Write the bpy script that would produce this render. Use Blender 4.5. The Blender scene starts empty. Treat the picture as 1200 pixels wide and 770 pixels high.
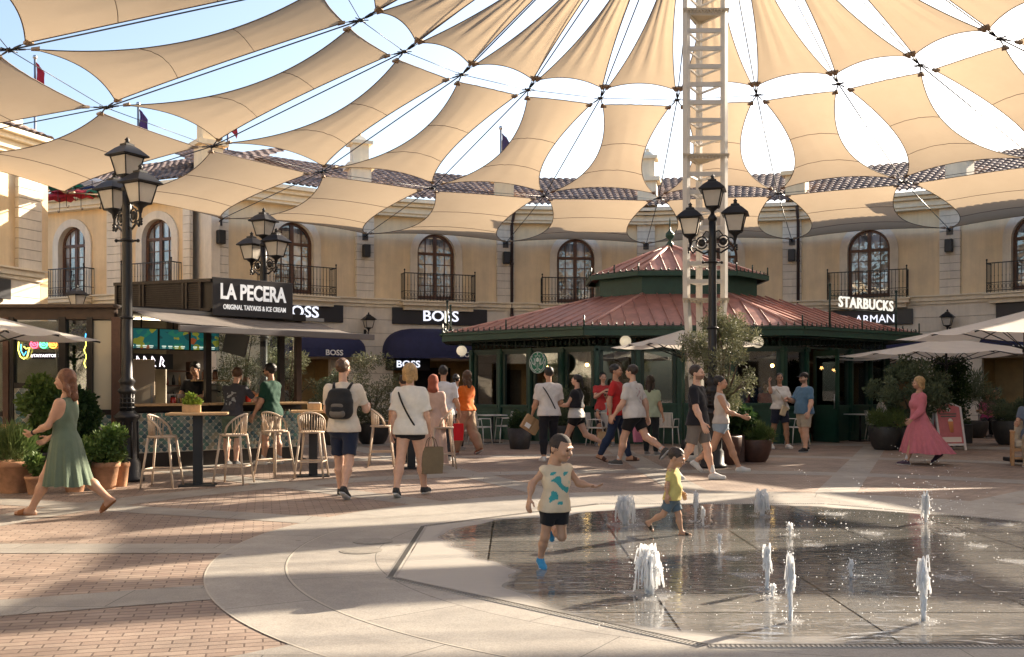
import bpy, bmesh, math, random
import numpy as np
from mathutils import Vector, Matrix
R = math.radians
random.seed(7)
S = bpy.context.scene
COL = S.collection
# ---------------------------------------------------------------- camera, sky, sun
FPX = 1167.0; HOR = 455.0; CAMH = 1.45
cam_d = bpy.data.cameras.new("camera"); cam = bpy.data.objects.new("camera", cam_d); COL.objects.link(cam)
cam_d.sensor_width = 36; cam_d.lens = FPX / 1200 * 36
cam_d.shift_y = (HOR - 385) / 1200
cam.location = (0, 0, CAMH); cam.rotation_euler = (R(90), 0, 0)
cam_d.clip_start = .05; cam_d.clip_end = 3000
S.camera = cam
SUN_AZ = 50
SUN_EL = 25
w = bpy.data.worlds.new("World"); S.world = w; w.use_nodes = True
nt = w.node_tree; bgn = nt.nodes["Background"]; sky = nt.nodes.new("ShaderNodeTexSky")
sky.sky_type = 'NISHITA'; sky.sun_disc = False; sky.sun_elevation = R(SUN_EL); sky.sun_rotation = R(SUN_AZ)
sky.air_density = 1.0; sky.dust_density = 2.5; sky.ozone_density = 1.0
nt.links.new(sky.outputs[0], bgn.inputs[0]); bgn.inputs[1].default_value = .095
sd = bpy.data.lights.new("sun", 'SUN'); so = bpy.data.objects.new("sun", sd); COL.objects.link(so)
sd.energy = 5.0; sd.angle = R(.5); sd.color = (1, .86, .68)
sv = Vector((math.sin(R(SUN_AZ)) * math.cos(R(SUN_EL)), math.cos(R(SUN_AZ)) * math.cos(R(SUN_EL)), math.sin(R(SUN_EL))))
so.rotation_euler = sv.to_track_quat('Z', 'Y').to_euler(); so.location = (20, 20, 30)
S.view_settings.view_transform = 'Standard'; S.view_settings.look = 'None'
S.view_settings.exposure = 1.72; S.view_settings.gamma = 1
S.view_settings.use_white_balance = True; S.view_settings.white_balance_temperature = 6600; S.view_settings.white_balance_tint = 10
S.render.engine = 'CYCLES'
S.cycles.max_bounces = 8; S.cycles.diffuse_bounces = 4; S.cycles.glossy_bounces = 3; S.cycles.transmission_bounces = 4
S.cycles.transparent_max_bounces = 8; S.cycles.caustics_reflective = False; S.cycles.caustics_refractive = False
S.cycles.use_denoising = True

# ---------------------------------------------------------------- helpers
def X_at(px, Y): return (px - 600) / FPX * Y
def Z_at(py, Y): return CAMH + (HOR - py) / FPX * Y
def Y_ground(py, z=0.0): return FPX * (CAMH - z) / (py - HOR)
def G(px, py): Y = Y_ground(py); return Vector((X_at(px, Y), Y, 0))

MATS = {}
def mat(name, col, rough=.6, metal=0, noise=0, nscale=20, bump=0, bscale=60, spec=.5, emit=None, estr=0, trans=0, alpha=1, col2=None, coat=0, sheen=0, transl=0, detail=4):
    if name in MATS: return MATS[name]
    m = bpy.data.materials.new(name); m.use_nodes = True; n = m.node_tree; N = n.nodes; L = n.links
    b = N["Principled BSDF"]; b.inputs["Base Color"].default_value = (*col, 1)
    b.inputs["Roughness"].default_value = rough; b.inputs["Metallic"].default_value = metal
    b.inputs["Specular IOR Level"].default_value = spec
    if coat: b.inputs["Coat Weight"].default_value = coat; b.inputs["Coat Roughness"].default_value = .1
    if sheen: b.inputs["Sheen Weight"].default_value = sheen
    if trans: b.inputs["Transmission Weight"].default_value = trans
    if alpha < 1: b.inputs["Alpha"].default_value = alpha
    if emit: b.inputs["Emission Color"].default_value = (*emit, 1); b.inputs["Emission Strength"].default_value = estr
    if noise or bump:
        tc = N.new("ShaderNodeTexCoord")
    if noise:
        t = N.new("ShaderNodeTexNoise"); t.inputs["Scale"].default_value = nscale; t.inputs["Detail"].default_value = detail
        t.inputs["Roughness"].default_value = .65
        L.new(tc.outputs["Object"], t.inputs["Vector"])
        r = N.new("ShaderNodeValToRGB"); r.color_ramp.elements[0].position = .3; r.color_ramp.elements[1].position = .7
        c2 = col2 if col2 else tuple(min(1, c * (1 + noise)) for c in col)
        c1 = col if col2 else tuple(c * (1 - noise) for c in col)
        r.color_ramp.elements[0].color = (*c1, 1); r.color_ramp.elements[1].color = (*c2, 1)
        L.new(t.outputs["Fac"], r.inputs["Fac"]); L.new(r.outputs["Color"], b.inputs["Base Color"])
    if bump:
        t2 = N.new("ShaderNodeTexNoise"); t2.inputs["Scale"].default_value = bscale; t2.inputs["Detail"].default_value = 3
        L.new(tc.outputs["Object"], t2.inputs["Vector"])
        bp = N.new("ShaderNodeBump"); bp.inputs["Strength"].default_value = bump; bp.inputs["Distance"].default_value = .01
        L.new(t2.outputs["Fac"], bp.inputs["Height"]); L.new(bp.outputs["Normal"], b.inputs["Normal"])
    if transl:
        tr = N.new("ShaderNodeBsdfTranslucent"); mx = N.new("ShaderNodeMixShader"); mx.inputs[0].default_value = transl
        src = b.inputs["Base Color"].links[0].from_socket if b.inputs["Base Color"].links else None
        if src: L.new(src, tr.inputs["Color"])
        else: tr.inputs["Color"].default_value = (*col, 1)
        L.new(b.outputs[0], mx.inputs[1]); L.new(tr.outputs[0], mx.inputs[2]); L.new(mx.outputs[0], N["Material Output"].inputs["Surface"])
    MATS[name] = m
    return m

class MB:
    """collects shapes into one mesh"""
    def __init__(s): s.v = []; s.f = []; s.m = []; s.sm = []
    def add(s, vs, fs, mi=0, smooth=False, M=None):
        o = len(s.v)
        if M is not None: vs = [M @ Vector(v) for v in vs]
        s.v += [tuple(v) for v in vs]; s.f += [tuple(i + o for i in f) for f in fs]
        s.m += [mi] * len(fs); s.sm += [smooth] * len(fs); return s
    def box(s, c, d, rz=0, mi=0, M=None, taper=1.0, bev=0):
        x, y, z = d[0] / 2, d[1] / 2, d[2] / 2
        if bev:
            b = min(bev, x * .45, y * .45, z * .45)
            bm = bmesh.new(); bmesh.ops.create_cube(bm, size=1)
            for v in bm.verts: v.co = Vector((v.co.x * d[0], v.co.y * d[1], v.co.z * d[2]))
            bmesh.ops.bevel(bm, geom=bm.edges[:], offset=b, segments=1, affect='EDGES')
            vs = [v.co.copy() for v in bm.verts]; fs = [tuple(v.index for v in f.verts) for f in bm.faces]; bm.free()
        else:
            vs = [Vector((sx * x, sy * y, sz * z)) for sz in (-1, 1) for sy in (-1, 1) for sx in (-1, 1)]
            fs = [(0, 2, 3, 1), (4, 5, 7, 6), (0, 1, 5, 4), (1, 3, 7, 5), (3, 2, 6, 7), (2, 0, 4, 6)]
        if taper != 1.0:
            for v in vs:
                k = 1 + (taper - 1) * (v.z / d[2] + .5); v.x *= k; v.y *= k
        T = Matrix.Translation(Vector(c)) @ Matrix.Rotation(rz, 4, 'Z')
        if M is not None: T = M @ T
        return s.add([T @ v for v in vs], fs, mi)
    def tube(s, pts, r, n=8, mi=0, cap=True, M=None, smooth=True, closed=False):
        pts = [Vector(p) for p in pts]; k = len(pts)
        rs = r if isinstance(r, (list, tuple)) else [r] * k
        vs = []; fs = []
        prev = None
        for i, p in enumerate(pts):
            if closed: d = pts[(i + 1) % k] - pts[i - 1]
            else: d = pts[min(i + 1, k - 1)] - pts[max(i - 1, 0)]
            if d.length < 1e-9: d = Vector((0, 0, 1))
            d.normalize()
            if prev is None:
                a = Vector((0, 0, 1)) if abs(d.z) < .9 else Vector((1, 0, 0))
                u = d.cross(a).normalized()
            else:
                u = prev - d * prev.dot(d)
                if u.length < 1e-6: u = d.orthogonal()
                u.normalize()
            prev = u; w_ = d.cross(u)
            for j in range(n):
                a = 2 * math.pi * j / n
                vs.append(p + (u * math.cos(a) + w_ * math.sin(a)) * rs[i])
        for i in range(k if closed else k - 1):
            i2 = (i + 1) % k
            for j in range(n):
                j2 = (j + 1) % n
                fs.append((i * n + j, i * n + j2, i2 * n + j2, i2 * n + j))
        if cap and not closed:
            fs.append(tuple(range(n))[::-1]); fs.append(tuple((k - 1) * n + j for j in range(n)))
        return s.add(vs, fs, mi, smooth, M)
    def lathe(s, prof, c=(0, 0, 0), n=20, mi=0, M=None, smooth=True, phase=0, cap=True):
        c = Vector(c); vs = []; fs = []
        for r, z in prof:
            for j in range(n):
                a = 2 * math.pi * j / n + phase
                vs.append(c + Vector((r * math.cos(a), r * math.sin(a), z)))
        for i in range(len(prof) - 1):
            for j in range(n):
                j2 = (j + 1) % n
                fs.append((i * n + j, i * n + j2, (i + 1) * n + j2, (i + 1) * n + j))
        if cap:
            fs.append(tuple(range(n))[::-1]); fs.append(tuple((len(prof) - 1) * n + j for j in range(n)))
        return s.add(vs, fs, mi, smooth, M)
    def prism(s, poly, z0, z1, mi=0, M=None):
        """poly: list of (x,y), extruded in z"""
        n = len(poly)
        vs = [Vector((x, y, z0)) for x, y in poly] + [Vector((x, y, z1)) for x, y in poly]
        fs = [tuple(range(n))[::-1], tuple(range(n, 2 * n))] + [(i, (i + 1) % n, n + (i + 1) % n, n + i) for i in range(n)]
        return s.add(vs, fs, mi, False, M)
    def ball(s, c, r, mi=0, n=10, M=None, sc=(1, 1, 1)):
        c = Vector(c); vs = []; fs = []
        for i in range(n + 1):
            t = math.pi * i / n
            for j in range(n * 2):
                a = math.pi * j / n
                vs.append(c + Vector((r * sc[0] * math.sin(t) * math.cos(a), r * sc[1] * math.sin(t) * math.sin(a), r * sc[2] * math.cos(t))))
        m = n * 2
        for i in range(n):
            for j in range(m):
                fs.append((i * m + j, (i + 1) * m + j, (i + 1) * m + (j + 1) % m, i * m + (j + 1) % m))
        return s.add(vs, fs, mi, True, M)
    def build(s, name, mats, parent=None, off=None, kind=None):
        me = bpy.data.meshes.new(name)
        vs = s.v
        if off is not None: vs = [(a - off[0], b - off[1], c - off[2]) for a, b, c in vs]
        me.from_pydata(vs, [], s.f)
        if not isinstance(mats, (list, tuple)): mats = [mats]
        for m in mats: me.materials.append(m)
        if len(mats) > 1: me.polygons.foreach_set("material_index", s.m)
        me.polygons.foreach_set("use_smooth", s.sm)
        me.update()
        o = bpy.data.objects.new(name, me); COL.objects.link(o)
        if parent is not None: o.parent = parent
        if off is not None and parent is None: o.location = off
        if kind: o["kind"] = kind
        return o

def tag(o, label, cat, group=None, kind=None):
    o["label"] = label; o["category"] = cat
    if group: o["group"] = group
    if kind: o["kind"] = kind
    return o
def thing(name, label, cat, loc=(0, 0, 0), rz=0, group=None):
    o = bpy.data.objects.new(name, None); COL.objects.link(o); o.empty_display_size = .2
    o.location = loc; o.rotation_euler = (0, 0, rz)
    return tag(o, label, cat, group)
def kids(o): return [c for c in KIDS if c.parent is o]
def dup(root, loc, rz=None, label=None, group=None, scale=None):
    def cp(o, par):
        c = o.copy(); COL.objects.link(c)
        if par is not None: c.parent = par
        for ch in o.children: cp(ch, c)
        return c
    r = cp(root, None); r.location = loc
    if rz is not None: r.rotation_euler = (0, 0, rz)
    if label: r["label"] = label
    if group: r["group"] = group
    if scale: r.scale = scale if isinstance(scale, (tuple, list)) else (scale,) * 3
    return r
def text_data(txt, size, ext=.01, bold=0.0, align='CENTER', spacing=1.0, shear=0):
    cu = bpy.data.curves.new("t", 'FONT'); cu.body = txt; cu.size = size; cu.extrude = ext; cu.offset = bold
    cu.align_x = align; cu.align_y = 'CENTER'; cu.space_character = spacing; cu.shear = shear; cu.resolution_u = 3
    o = bpy.data.objects.new("t", cu); COL.objects.link(o)
    dg = bpy.context.evaluated_depsgraph_get(); me = bpy.data.meshes.new_from_object(o.evaluated_get(dg))
    bpy.data.objects.remove(o); bpy.data.curves.remove(cu)
    for p in me.polygons: p.use_smooth = False
    return me
def text(txt, size, m, parent, loc, ext=.01, bold=0.0, rz=0, name="lettering", sx=1.0, **k):
    """letters stand upright facing -Y of the parent"""
    me = text_data(txt, size, ext, bold, **k)
    T = Matrix.Rotation(rz, 4, 'Z') @ Matrix.Rotation(R(90), 4, 'X') @ Matrix.Diagonal((sx, 1, 1, 1))
    me.transform(T); me.materials.clear(); me.materials.append(m); me.name = name
    o = bpy.data.objects.new(name, me); COL.objects.link(o); o.parent = parent; o.location = loc
    return o

# ---------------------------------------------------------------- materials
ochre = mat("ochre_render", (.80, .64, .42), .85, noise=.09, nscale=1.3, bump=.15, bscale=90)
ochre2 = mat("ochre_render_left", (.80, .60, .36), .85, noise=.1, nscale=1.1, bump=.15, bscale=90)
def streaks(m, amt=.08, sx=2.2):
    N = m.node_tree.nodes; L = m.node_tree.links; b = N["Principled BSDF"]; src = b.inputs["Base Color"].links[0].from_socket
    tc = N.new("ShaderNodeTexCoord"); mp = N.new("ShaderNodeMapping"); mp.inputs["Scale"].default_value = (sx, sx, .16); L.new(tc.outputs["Object"], mp.inputs["Vector"])
    t = N.new("ShaderNodeTexNoise"); t.inputs["Scale"].default_value = 1.6; t.inputs["Detail"].default_value = 6; t.inputs["Roughness"].default_value = .7; L.new(mp.outputs[0], t.inputs["Vector"])
    r = N.new("ShaderNodeValToRGB"); r.color_ramp.elements[0].position = .36; r.color_ramp.elements[0].color = (1 - amt, 1 - amt, 1 - amt * .95, 1); r.color_ramp.elements[1].position = .6; r.color_ramp.elements[1].color = (1.03, 1.03, 1.03, 1); L.new(t.outputs["Fac"], r.inputs["Fac"])
    mx = N.new("ShaderNodeMix"); mx.data_type = 'RGBA'; mx.blend_type = 'MULTIPLY'; mx.inputs[0].default_value = 1; L.new(src, mx.inputs[6]); L.new(r.outputs["Color"], mx.inputs[7]); L.new(mx.outputs[2], b.inputs["Base Color"])
stone = mat("limestone", (.74, .67, .56), .8, noise=.08, nscale=3, bump=.2, bscale=60)
cream = mat("cream_moulding", (.78, .69, .53), .75, noise=.06, nscale=4)
for m_ in (ochre, ochre2, stone, cream): streaks(m_)
iron = mat("black_iron", (.018, .018, .02), .4, metal=.3, spec=.5)
wood_dark = mat("brown_window_wood", (.11, .05, .03), .45, noise=.25, nscale=14)
navy = mat("navy_fabric", (.016, .02, .07), .8, noise=.15, nscale=5, bump=.2, bscale=200)
black_panel = mat("black_panel", (.012, .013, .018), .35)
white_letter = mat("white_letter", (.85, .86, .9), .5, emit=(.8, .85, 1), estr=.35)
white_plain = mat("white_plain_letter", (.8, .8, .78), .5)
green_paint = mat("dark_green_paint", (.012, .055, .035), .38, noise=.2, nscale=6)
green_dark = mat("deep_green_paint", (.008, .03, .02), .4)
cream_paint = mat("cream_painted_steel", (.68, .64, .57), .5, noise=.05, nscale=5)
terracotta = mat("terracotta_pot", (.42, .22, .12), .85, noise=.25, nscale=9, bump=.3, bscale=50)
darkpot = mat("dark_pot", (.03, .028, .027), .5, noise=.3, nscale=8)
brownpot = mat("brown_pot", (.075, .035, .025), .5, noise=.3, nscale=8)
rust = mat("brown_steel", (.10, .05, .035), .5, metal=.2, noise=.2, nscale=10)
wood_light = mat("light_wood", (.50, .32, .16), .5, noise=.18, nscale=12)
soil = mat("soil", (.03, .02, .013), .95, noise=.3, nscale=40)
white_metal = mat("white_metal", (.66, .64, .6), .45)
beige_plastic = mat("beige_plastic", (.56, .44, .33), .55)
chrome = mat("steel", (.5, .5, .5), .3, metal=1)
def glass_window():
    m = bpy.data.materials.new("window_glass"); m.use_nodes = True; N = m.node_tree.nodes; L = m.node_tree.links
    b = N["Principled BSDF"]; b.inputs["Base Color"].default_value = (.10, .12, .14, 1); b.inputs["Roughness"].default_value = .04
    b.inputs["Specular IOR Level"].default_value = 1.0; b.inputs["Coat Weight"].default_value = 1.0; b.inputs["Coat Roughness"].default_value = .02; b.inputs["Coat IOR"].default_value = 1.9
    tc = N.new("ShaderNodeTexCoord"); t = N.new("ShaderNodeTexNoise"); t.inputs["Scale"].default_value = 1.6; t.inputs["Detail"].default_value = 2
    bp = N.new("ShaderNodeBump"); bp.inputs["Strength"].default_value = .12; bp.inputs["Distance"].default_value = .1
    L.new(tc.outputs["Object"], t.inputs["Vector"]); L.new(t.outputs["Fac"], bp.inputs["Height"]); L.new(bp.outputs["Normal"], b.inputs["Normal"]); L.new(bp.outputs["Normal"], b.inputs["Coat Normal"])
    mp = N.new("ShaderNodeMapping"); mp.inputs["Scale"].default_value = (1.6, 1.6, .5); L.new(tc.outputs["Object"], mp.inputs["Vector"]); t3 = N.new("ShaderNodeTexNoise"); t3.inputs["Scale"].default_value = 1.5; t3.inputs["Detail"].default_value = 3; L.new(mp.outputs[0], t3.inputs["Vector"]); r3 = N.new("ShaderNodeValToRGB"); r3.color_ramp.elements[0].position = .42; r3.color_ramp.elements[0].color = (.07, .08, .09, 1); r3.color_ramp.elements[1].position = .58; r3.color_ramp.elements[1].color = (.42, .44, .47, 1); L.new(t3.outputs["Fac"], r3.inputs["Fac"]); L.new(r3.outputs["Color"], b.inputs["Base Color"])  # pale patches in the pane colour imitate reflected sky and sails, and curtains
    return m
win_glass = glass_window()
def clear_glass(name="clear_glass", tint=(.9, .95, .93), fac=.06):
    m = bpy.data.materials.new(name); m.use_nodes = True; N = m.node_tree.nodes; L = m.node_tree.links
    for n in list(N):
        if n.type != 'OUTPUT_MATERIAL': N.remove(n)
    out = [n for n in N][0]
    t = N.new("ShaderNodeBsdfTransparent"); t.inputs[0].default_value = (*tint, 1)
    g = N.new("ShaderNodeBsdfGlossy"); g.inputs["Roughness"].default_value = .02
    fr = N.new("ShaderNodeFresnel"); fr.inputs[0].default_value = 1.5
    ad = N.new("ShaderNodeMath"); ad.operation = 'ADD'; ad.inputs[1].default_value = fac; L.new(fr.outputs[0], ad.inputs[0])
    mx = N.new("ShaderNodeMixShader"); L.new(ad.outputs[0], mx.inputs[0]); L.new(t.outputs[0], mx.inputs[1]); L.new(g.outputs[0], mx.inputs[2])
    L.new(mx.outputs[0], out.inputs["Surface"])
    return m
shop_glass = clear_glass()
# ---------------------------------------------------------------- plaza geometry
CX, CY = 4.04, 19.8
OC = Vector((CX, CY, 0))
DL = 2 * math.pi / 22
TH0 = -.793
def radial(th, r, z=0): return Vector((CX + r * math.sin(th), CY + r * math.cos(th), z))
FC = Vector((2.5, 9.0, 0))      # fountain centre

# ---- ground
def nodes(name):
    m = bpy.data.materials.new(name); m.use_nodes = True
    return m, m.node_tree.nodes, m.node_tree.links, m.node_tree.nodes["Principled BSDF"]
def gum(m, N, L, b, vec):
    src = b.inputs["Base Color"].links[0].from_socket
    v = N.new("ShaderNodeTexVoronoi"); v.inputs["Scale"].default_value = 1.7; L.new(vec, v.inputs["Vector"])
    n = N.new("ShaderNodeTexNoise"); n.inputs["Scale"].default_value = 9; L.new(vec, n.inputs["Vector"])
    a = N.new("ShaderNodeMath"); a.operation = 'MULTIPLY_ADD'; a.inputs[1].default_value = .06; L.new(n.outputs["Fac"], a.inputs[0]); L.new(v.outputs["Distance"], a.inputs[2])
    r = N.new("ShaderNodeValToRGB"); r.color_ramp.elements[0].position = .075; r.color_ramp.elements[0].color = (.62, .60, .58, 1); r.color_ramp.elements[1].position = .095; r.color_ramp.elements[1].color = (1, 1, 1, 1); L.new(a.outputs[0], r.inputs["Fac"])
    n2 = N.new("ShaderNodeTexNoise"); n2.inputs["Scale"].default_value = .35; n2.inputs["Detail"].default_value = 9; n2.inputs["Roughness"].default_value = .75; n2.inputs["Distortion"].default_value = 1.5; L.new(vec, n2.inputs["Vector"])
    r2 = N.new("ShaderNodeValToRGB"); r2.color_ramp.elements[0].position = .38; r2.color_ramp.elements[0].color = (.78, .77, .76, 1); r2.color_ramp.elements[1].position = .58; r2.color_ramp.elements[1].color = (1.05, 1.05, 1.04, 1); L.new(n2.outputs["Fac"], r2.inputs["Fac"])
    mx = N.new("ShaderNodeMix"); mx.data_type = 'RGBA'; mx.blend_type = 'MULTIPLY'; mx.inputs[0].default_value = 1; L.new(src, mx.inputs[6]); L.new(r.outputs["Color"], mx.inputs[7])
    m2 = N.new("ShaderNodeMix"); m2.data_type = 'RGBA'; m2.blend_type = 'MULTIPLY'; m2.inputs[0].default_value = 1; L.new(mx.outputs[2], m2.inputs[6]); L.new(r2.outputs["Color"], m2.inputs[7]); L.new(m2.outputs[2], b.inputs["Base Color"])
def brick_mat():
    m, N, L, b = nodes("brick_paving")
    tc = N.new("ShaderNodeTexCoord"); mp = N.new("ShaderNodeMapping"); mp.inputs["Rotation"].default_value = (0, 0, R(-14))
    L.new(tc.outputs["Object"], mp.inputs["Vector"])
    br = N.new("ShaderNodeTexBrick"); br.inputs["Scale"].default_value = 1.0; br.inputs["Mortar Size"].default_value = .006
    br.inputs["Brick Width"].default_value = .20; br.inputs["Row Height"].default_value = .085; br.offset = .5
    br.inputs["Color1"].default_value = (.27, .20, .16, 1); br.inputs["Color2"].default_value = (.36, .285, .23, 1)
    br.inputs["Mortar"].default_value = (.13, .09, .07, 1); br.inputs["Bias"].default_value = 0; br.inputs["Mortar Smooth"].default_value = .2
    wn = N.new("ShaderNodeTexNoise"); wn.inputs["Scale"].default_value = 5; L.new(mp.outputs[0], wn.inputs["Vector"])
    vm = N.new("ShaderNodeVectorMath"); vm.operation = 'MULTIPLY_ADD'; vm.inputs[1].default_value = (.012, .012, 0); L.new(wn.outputs["Color"], vm.inputs[0]); L.new(mp.outputs[0], vm.inputs[2])
    L.new(vm.outputs[0], br.inputs["Vector"])
    n1 = N.new("ShaderNodeTexNoise"); n1.inputs["Scale"].default_value = .9; n1.inputs["Detail"].default_value = 6; L.new(tc.outputs["Object"], n1.inputs["Vector"])
    rp = N.new("ShaderNodeValToRGB"); rp.color_ramp.elements[0].position = .3; rp.color_ramp.elements[0].color = (.72, .70, .70, 1); rp.color_ramp.elements[1].position = .72; rp.color_ramp.elements[1].color = (1.1, 1.08, 1.05, 1)
    L.new(n1.outputs["Fac"], rp.inputs["Fac"])
    mx = N.new("ShaderNodeMix"); mx.data_type = 'RGBA'; mx.blend_type = 'MULTIPLY'; mx.inputs[0].default_value = 1
    L.new(br.outputs["Color"], mx.inputs[6]); L.new(rp.outputs["Color"], mx.inputs[7]); L.new(mx.outputs[2], b.inputs["Base Color"])
    bp = N.new("ShaderNodeBump"); bp.inputs["Strength"].default_value = .8; bp.inputs["Distance"].default_value = .004; bp.invert = True
    n2 = N.new("ShaderNodeTexNoise"); n2.inputs["Scale"].default_value = 40; L.new(tc.outputs["Object"], n2.inputs["Vector"])
    ad = N.new("ShaderNodeMath"); ad.operation = 'MULTIPLY_ADD'; ad.inputs[1].default_value = .35; L.new(n2.outputs["Fac"], ad.inputs[0]); L.new(br.outputs["Fac"], ad.inputs[2])
    L.new(ad.outputs[0], bp.inputs["Height"]); L.new(bp.outputs["Normal"], b.inputs["Normal"])
    b.inputs["Roughness"].default_value = .7; gum(m, N, L, b, tc.outputs["Object"])
    return m
def stone_mat(name, polar=False, c=(.36, .335, .30), sc=(.9, .45), rot=0):
    m, N, L, b = nodes(name)
    tc = N.new("ShaderNodeTexCoord"); vec = tc.outputs["Object"]
    if polar:
        sp = N.new("ShaderNodeSeparateXYZ"); L.new(vec, sp.inputs[0])
        at = N.new("ShaderNodeMath"); at.operation = 'ARCTAN2'; L.new(sp.outputs[1], at.inputs[0]); L.new(sp.outputs[0], at.inputs[1])
        k = N.new("ShaderNodeMath"); k.operation = 'MULTIPLY'; k.inputs[1].default_value = 4.0; L.new(at.outputs[0], k.inputs[0])
        ln = N.new("ShaderNodeVectorMath"); ln.operation = 'LENGTH'; L.new(vec, ln.inputs[0])
        cb = N.new("ShaderNodeCombineXYZ"); L.new(k.outputs[0], cb.inputs[0]); L.new(ln.outputs["Value"], cb.inputs[1]); vec2 = cb.outputs[0]
    else:
        mp = N.new("ShaderNodeMapping"); mp.inputs["Rotation"].default_value = (0, 0, rot); L.new(vec, mp.inputs["Vector"]); vec2 = mp.outputs[0]
    br = N.new("ShaderNodeTexBrick"); br.inputs["Scale"].default_value = 1.0; br.inputs["Mortar Size"].default_value = .004
    br.inputs["Brick Width"].default_value = sc[0]; br.inputs["Row Height"].default_value = sc[1]
    br.inputs["Color1"].default_value = (*[x * .93 for x in c], 1); br.inputs["Color2"].default_value = (*[x * 1.06 for x in c], 1)
    br.inputs["Mortar"].default_value = (*[x * .34 for x in c], 1)
    L.new(vec2, br.inputs["Vector"])
    n1 = N.new("ShaderNodeTexNoise"); n1.inputs["Scale"].default_value = 1.3; n1.inputs["Detail"].default_value = 8; n1.inputs["Roughness"].default_value = .7; L.new(vec, n1.inputs["Vector"])
    rp = N.new("ShaderNodeValToRGB"); rp.color_ramp.elements[0].position = .28; rp.color_ramp.elements[0].color = (.74, .74, .75, 1); rp.color_ramp.elements[1].position = .7; rp.color_ramp.elements[1].color = (1.08, 1.07, 1.05, 1)
    L.new(n1.outputs["Fac"], rp.inputs["Fac"])
    mx = N.new("ShaderNodeMix"); mx.data_type = 'RGBA'; mx.blend_type = 'MULTIPLY'; mx.inputs[0].default_value = 1
    L.new(br.outputs["Color"], mx.inputs[6]); L.new(rp.outputs["Color"], mx.inputs[7])
    n3 = N.new("ShaderNodeTexNoise"); n3.inputs["Scale"].default_value = 90; n3.inputs["Detail"].default_value = 2; L.new(vec, n3.inputs["Vector"])
    rp3 = N.new("ShaderNodeValToRGB"); rp3.color_ramp.elements[0].position = .35; rp3.color_ramp.elements[0].color = (.82, .82, .82, 1); rp3.color_ramp.elements[1].position = .62; rp3.color_ramp.elements[1].color = (1.06, 1.06, 1.06, 1); L.new(n3.outputs["Fac"], rp3.inputs["Fac"])
    mx3 = N.new("ShaderNodeMix"); mx3.data_type = 'RGBA'; mx3.blend_type = 'MULTIPLY'; mx3.inputs[0].default_value = 1
    L.new(mx.outputs[2], mx3.inputs[6]); L.new(rp3.outputs["Color"], mx3.inputs[7]); L.new(mx3.outputs[2], b.inputs["Base Color"])
    bp = N.new("ShaderNodeBump"); bp.inputs["Strength"].default_value = .35; bp.inputs["Distance"].default_value = .004
    L.new(n3.outputs["Fac"], bp.inputs["Height"]); L.new(bp.outputs["Normal"], b.inputs["Normal"])
    b.inputs["Roughness"].default_value = .62; gum(m, N, L, b, vec)
    return m
brickM = brick_mat()
stoneP = stone_mat("stone_disc_paving", True, sc=(1.4, .74))
stoneB = stone_mat("stone_band_paving", False, c=(.33, .305, .27), sc=(.9, .6))

g = MB(); g.add([(-400, -60, 0), (400, -60, 0), (400, 600, 0), (-400, 600, 0)], [(0, 1, 2, 3)])
g.build("ground", brickM, kind="structure")
def annulus(r0, r1, z, n=160, a0=0, a1=2 * math.pi):
    mb = MB(); vs = []; fs = []
    for i in range(n + 1):
        a = a0 + (a1 - a0) * i / n
        vs += [(r0 * math.cos(a), r0 * math.sin(a), z), (r1 * math.cos(a), r1 * math.sin(a), z)]
    for i in range(n): fs.append((2 * i, 2 * i + 1, 2 * i + 3, 2 * i + 2))
    mb.add(vs, fs); return mb
def place(o, p): o.location = p; return o
place(annulus(8.0, 8.7, .004).build("stone_ring_path", stoneB, kind="structure"), FC)
place(annulus(12.2, 12.9, .004).build("stone_ring_path", stoneB, kind="structure"), FC)
place(annulus(17.0, 18.2, .004).build("stone_ring_path", stoneB, kind="structure"), FC)
sp = MB()
for k in range(16):
    a = k * math.pi / 8
    if k in (0,): pass
    d = Vector((math.cos(a), math.sin(a), 0)); n = Vector((-d.y, d.x, 0)); hw = .27
    for r0, r1 in ((5.05, 8.0), (8.7, 12.2), (12.9, 17.0)):
        sp.add([FC + d * r0 - n * hw, FC + d * r1 - n * hw, FC + d * r1 + n * hw, FC + d * r0 + n * hw], [(0, 1, 2, 3)])
o = sp.build("stone_spoke_path", stoneB, kind="structure"); o.location.z = .004
place(annulus(3.4, 5.05, .004).build("stone_disc", stoneP, kind="structure"), FC)
# thin pale joint ring
place(annulus(4.42, 4.435, .0055).build("joint_ring", mat("pale_joint", (.40, .365, .31), .8), kind="structure"), FC)
place(annulus(5.04, 5.052, .0055).build("joint_ring", MATS["pale_joint"], kind="structure"), FC)

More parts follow.
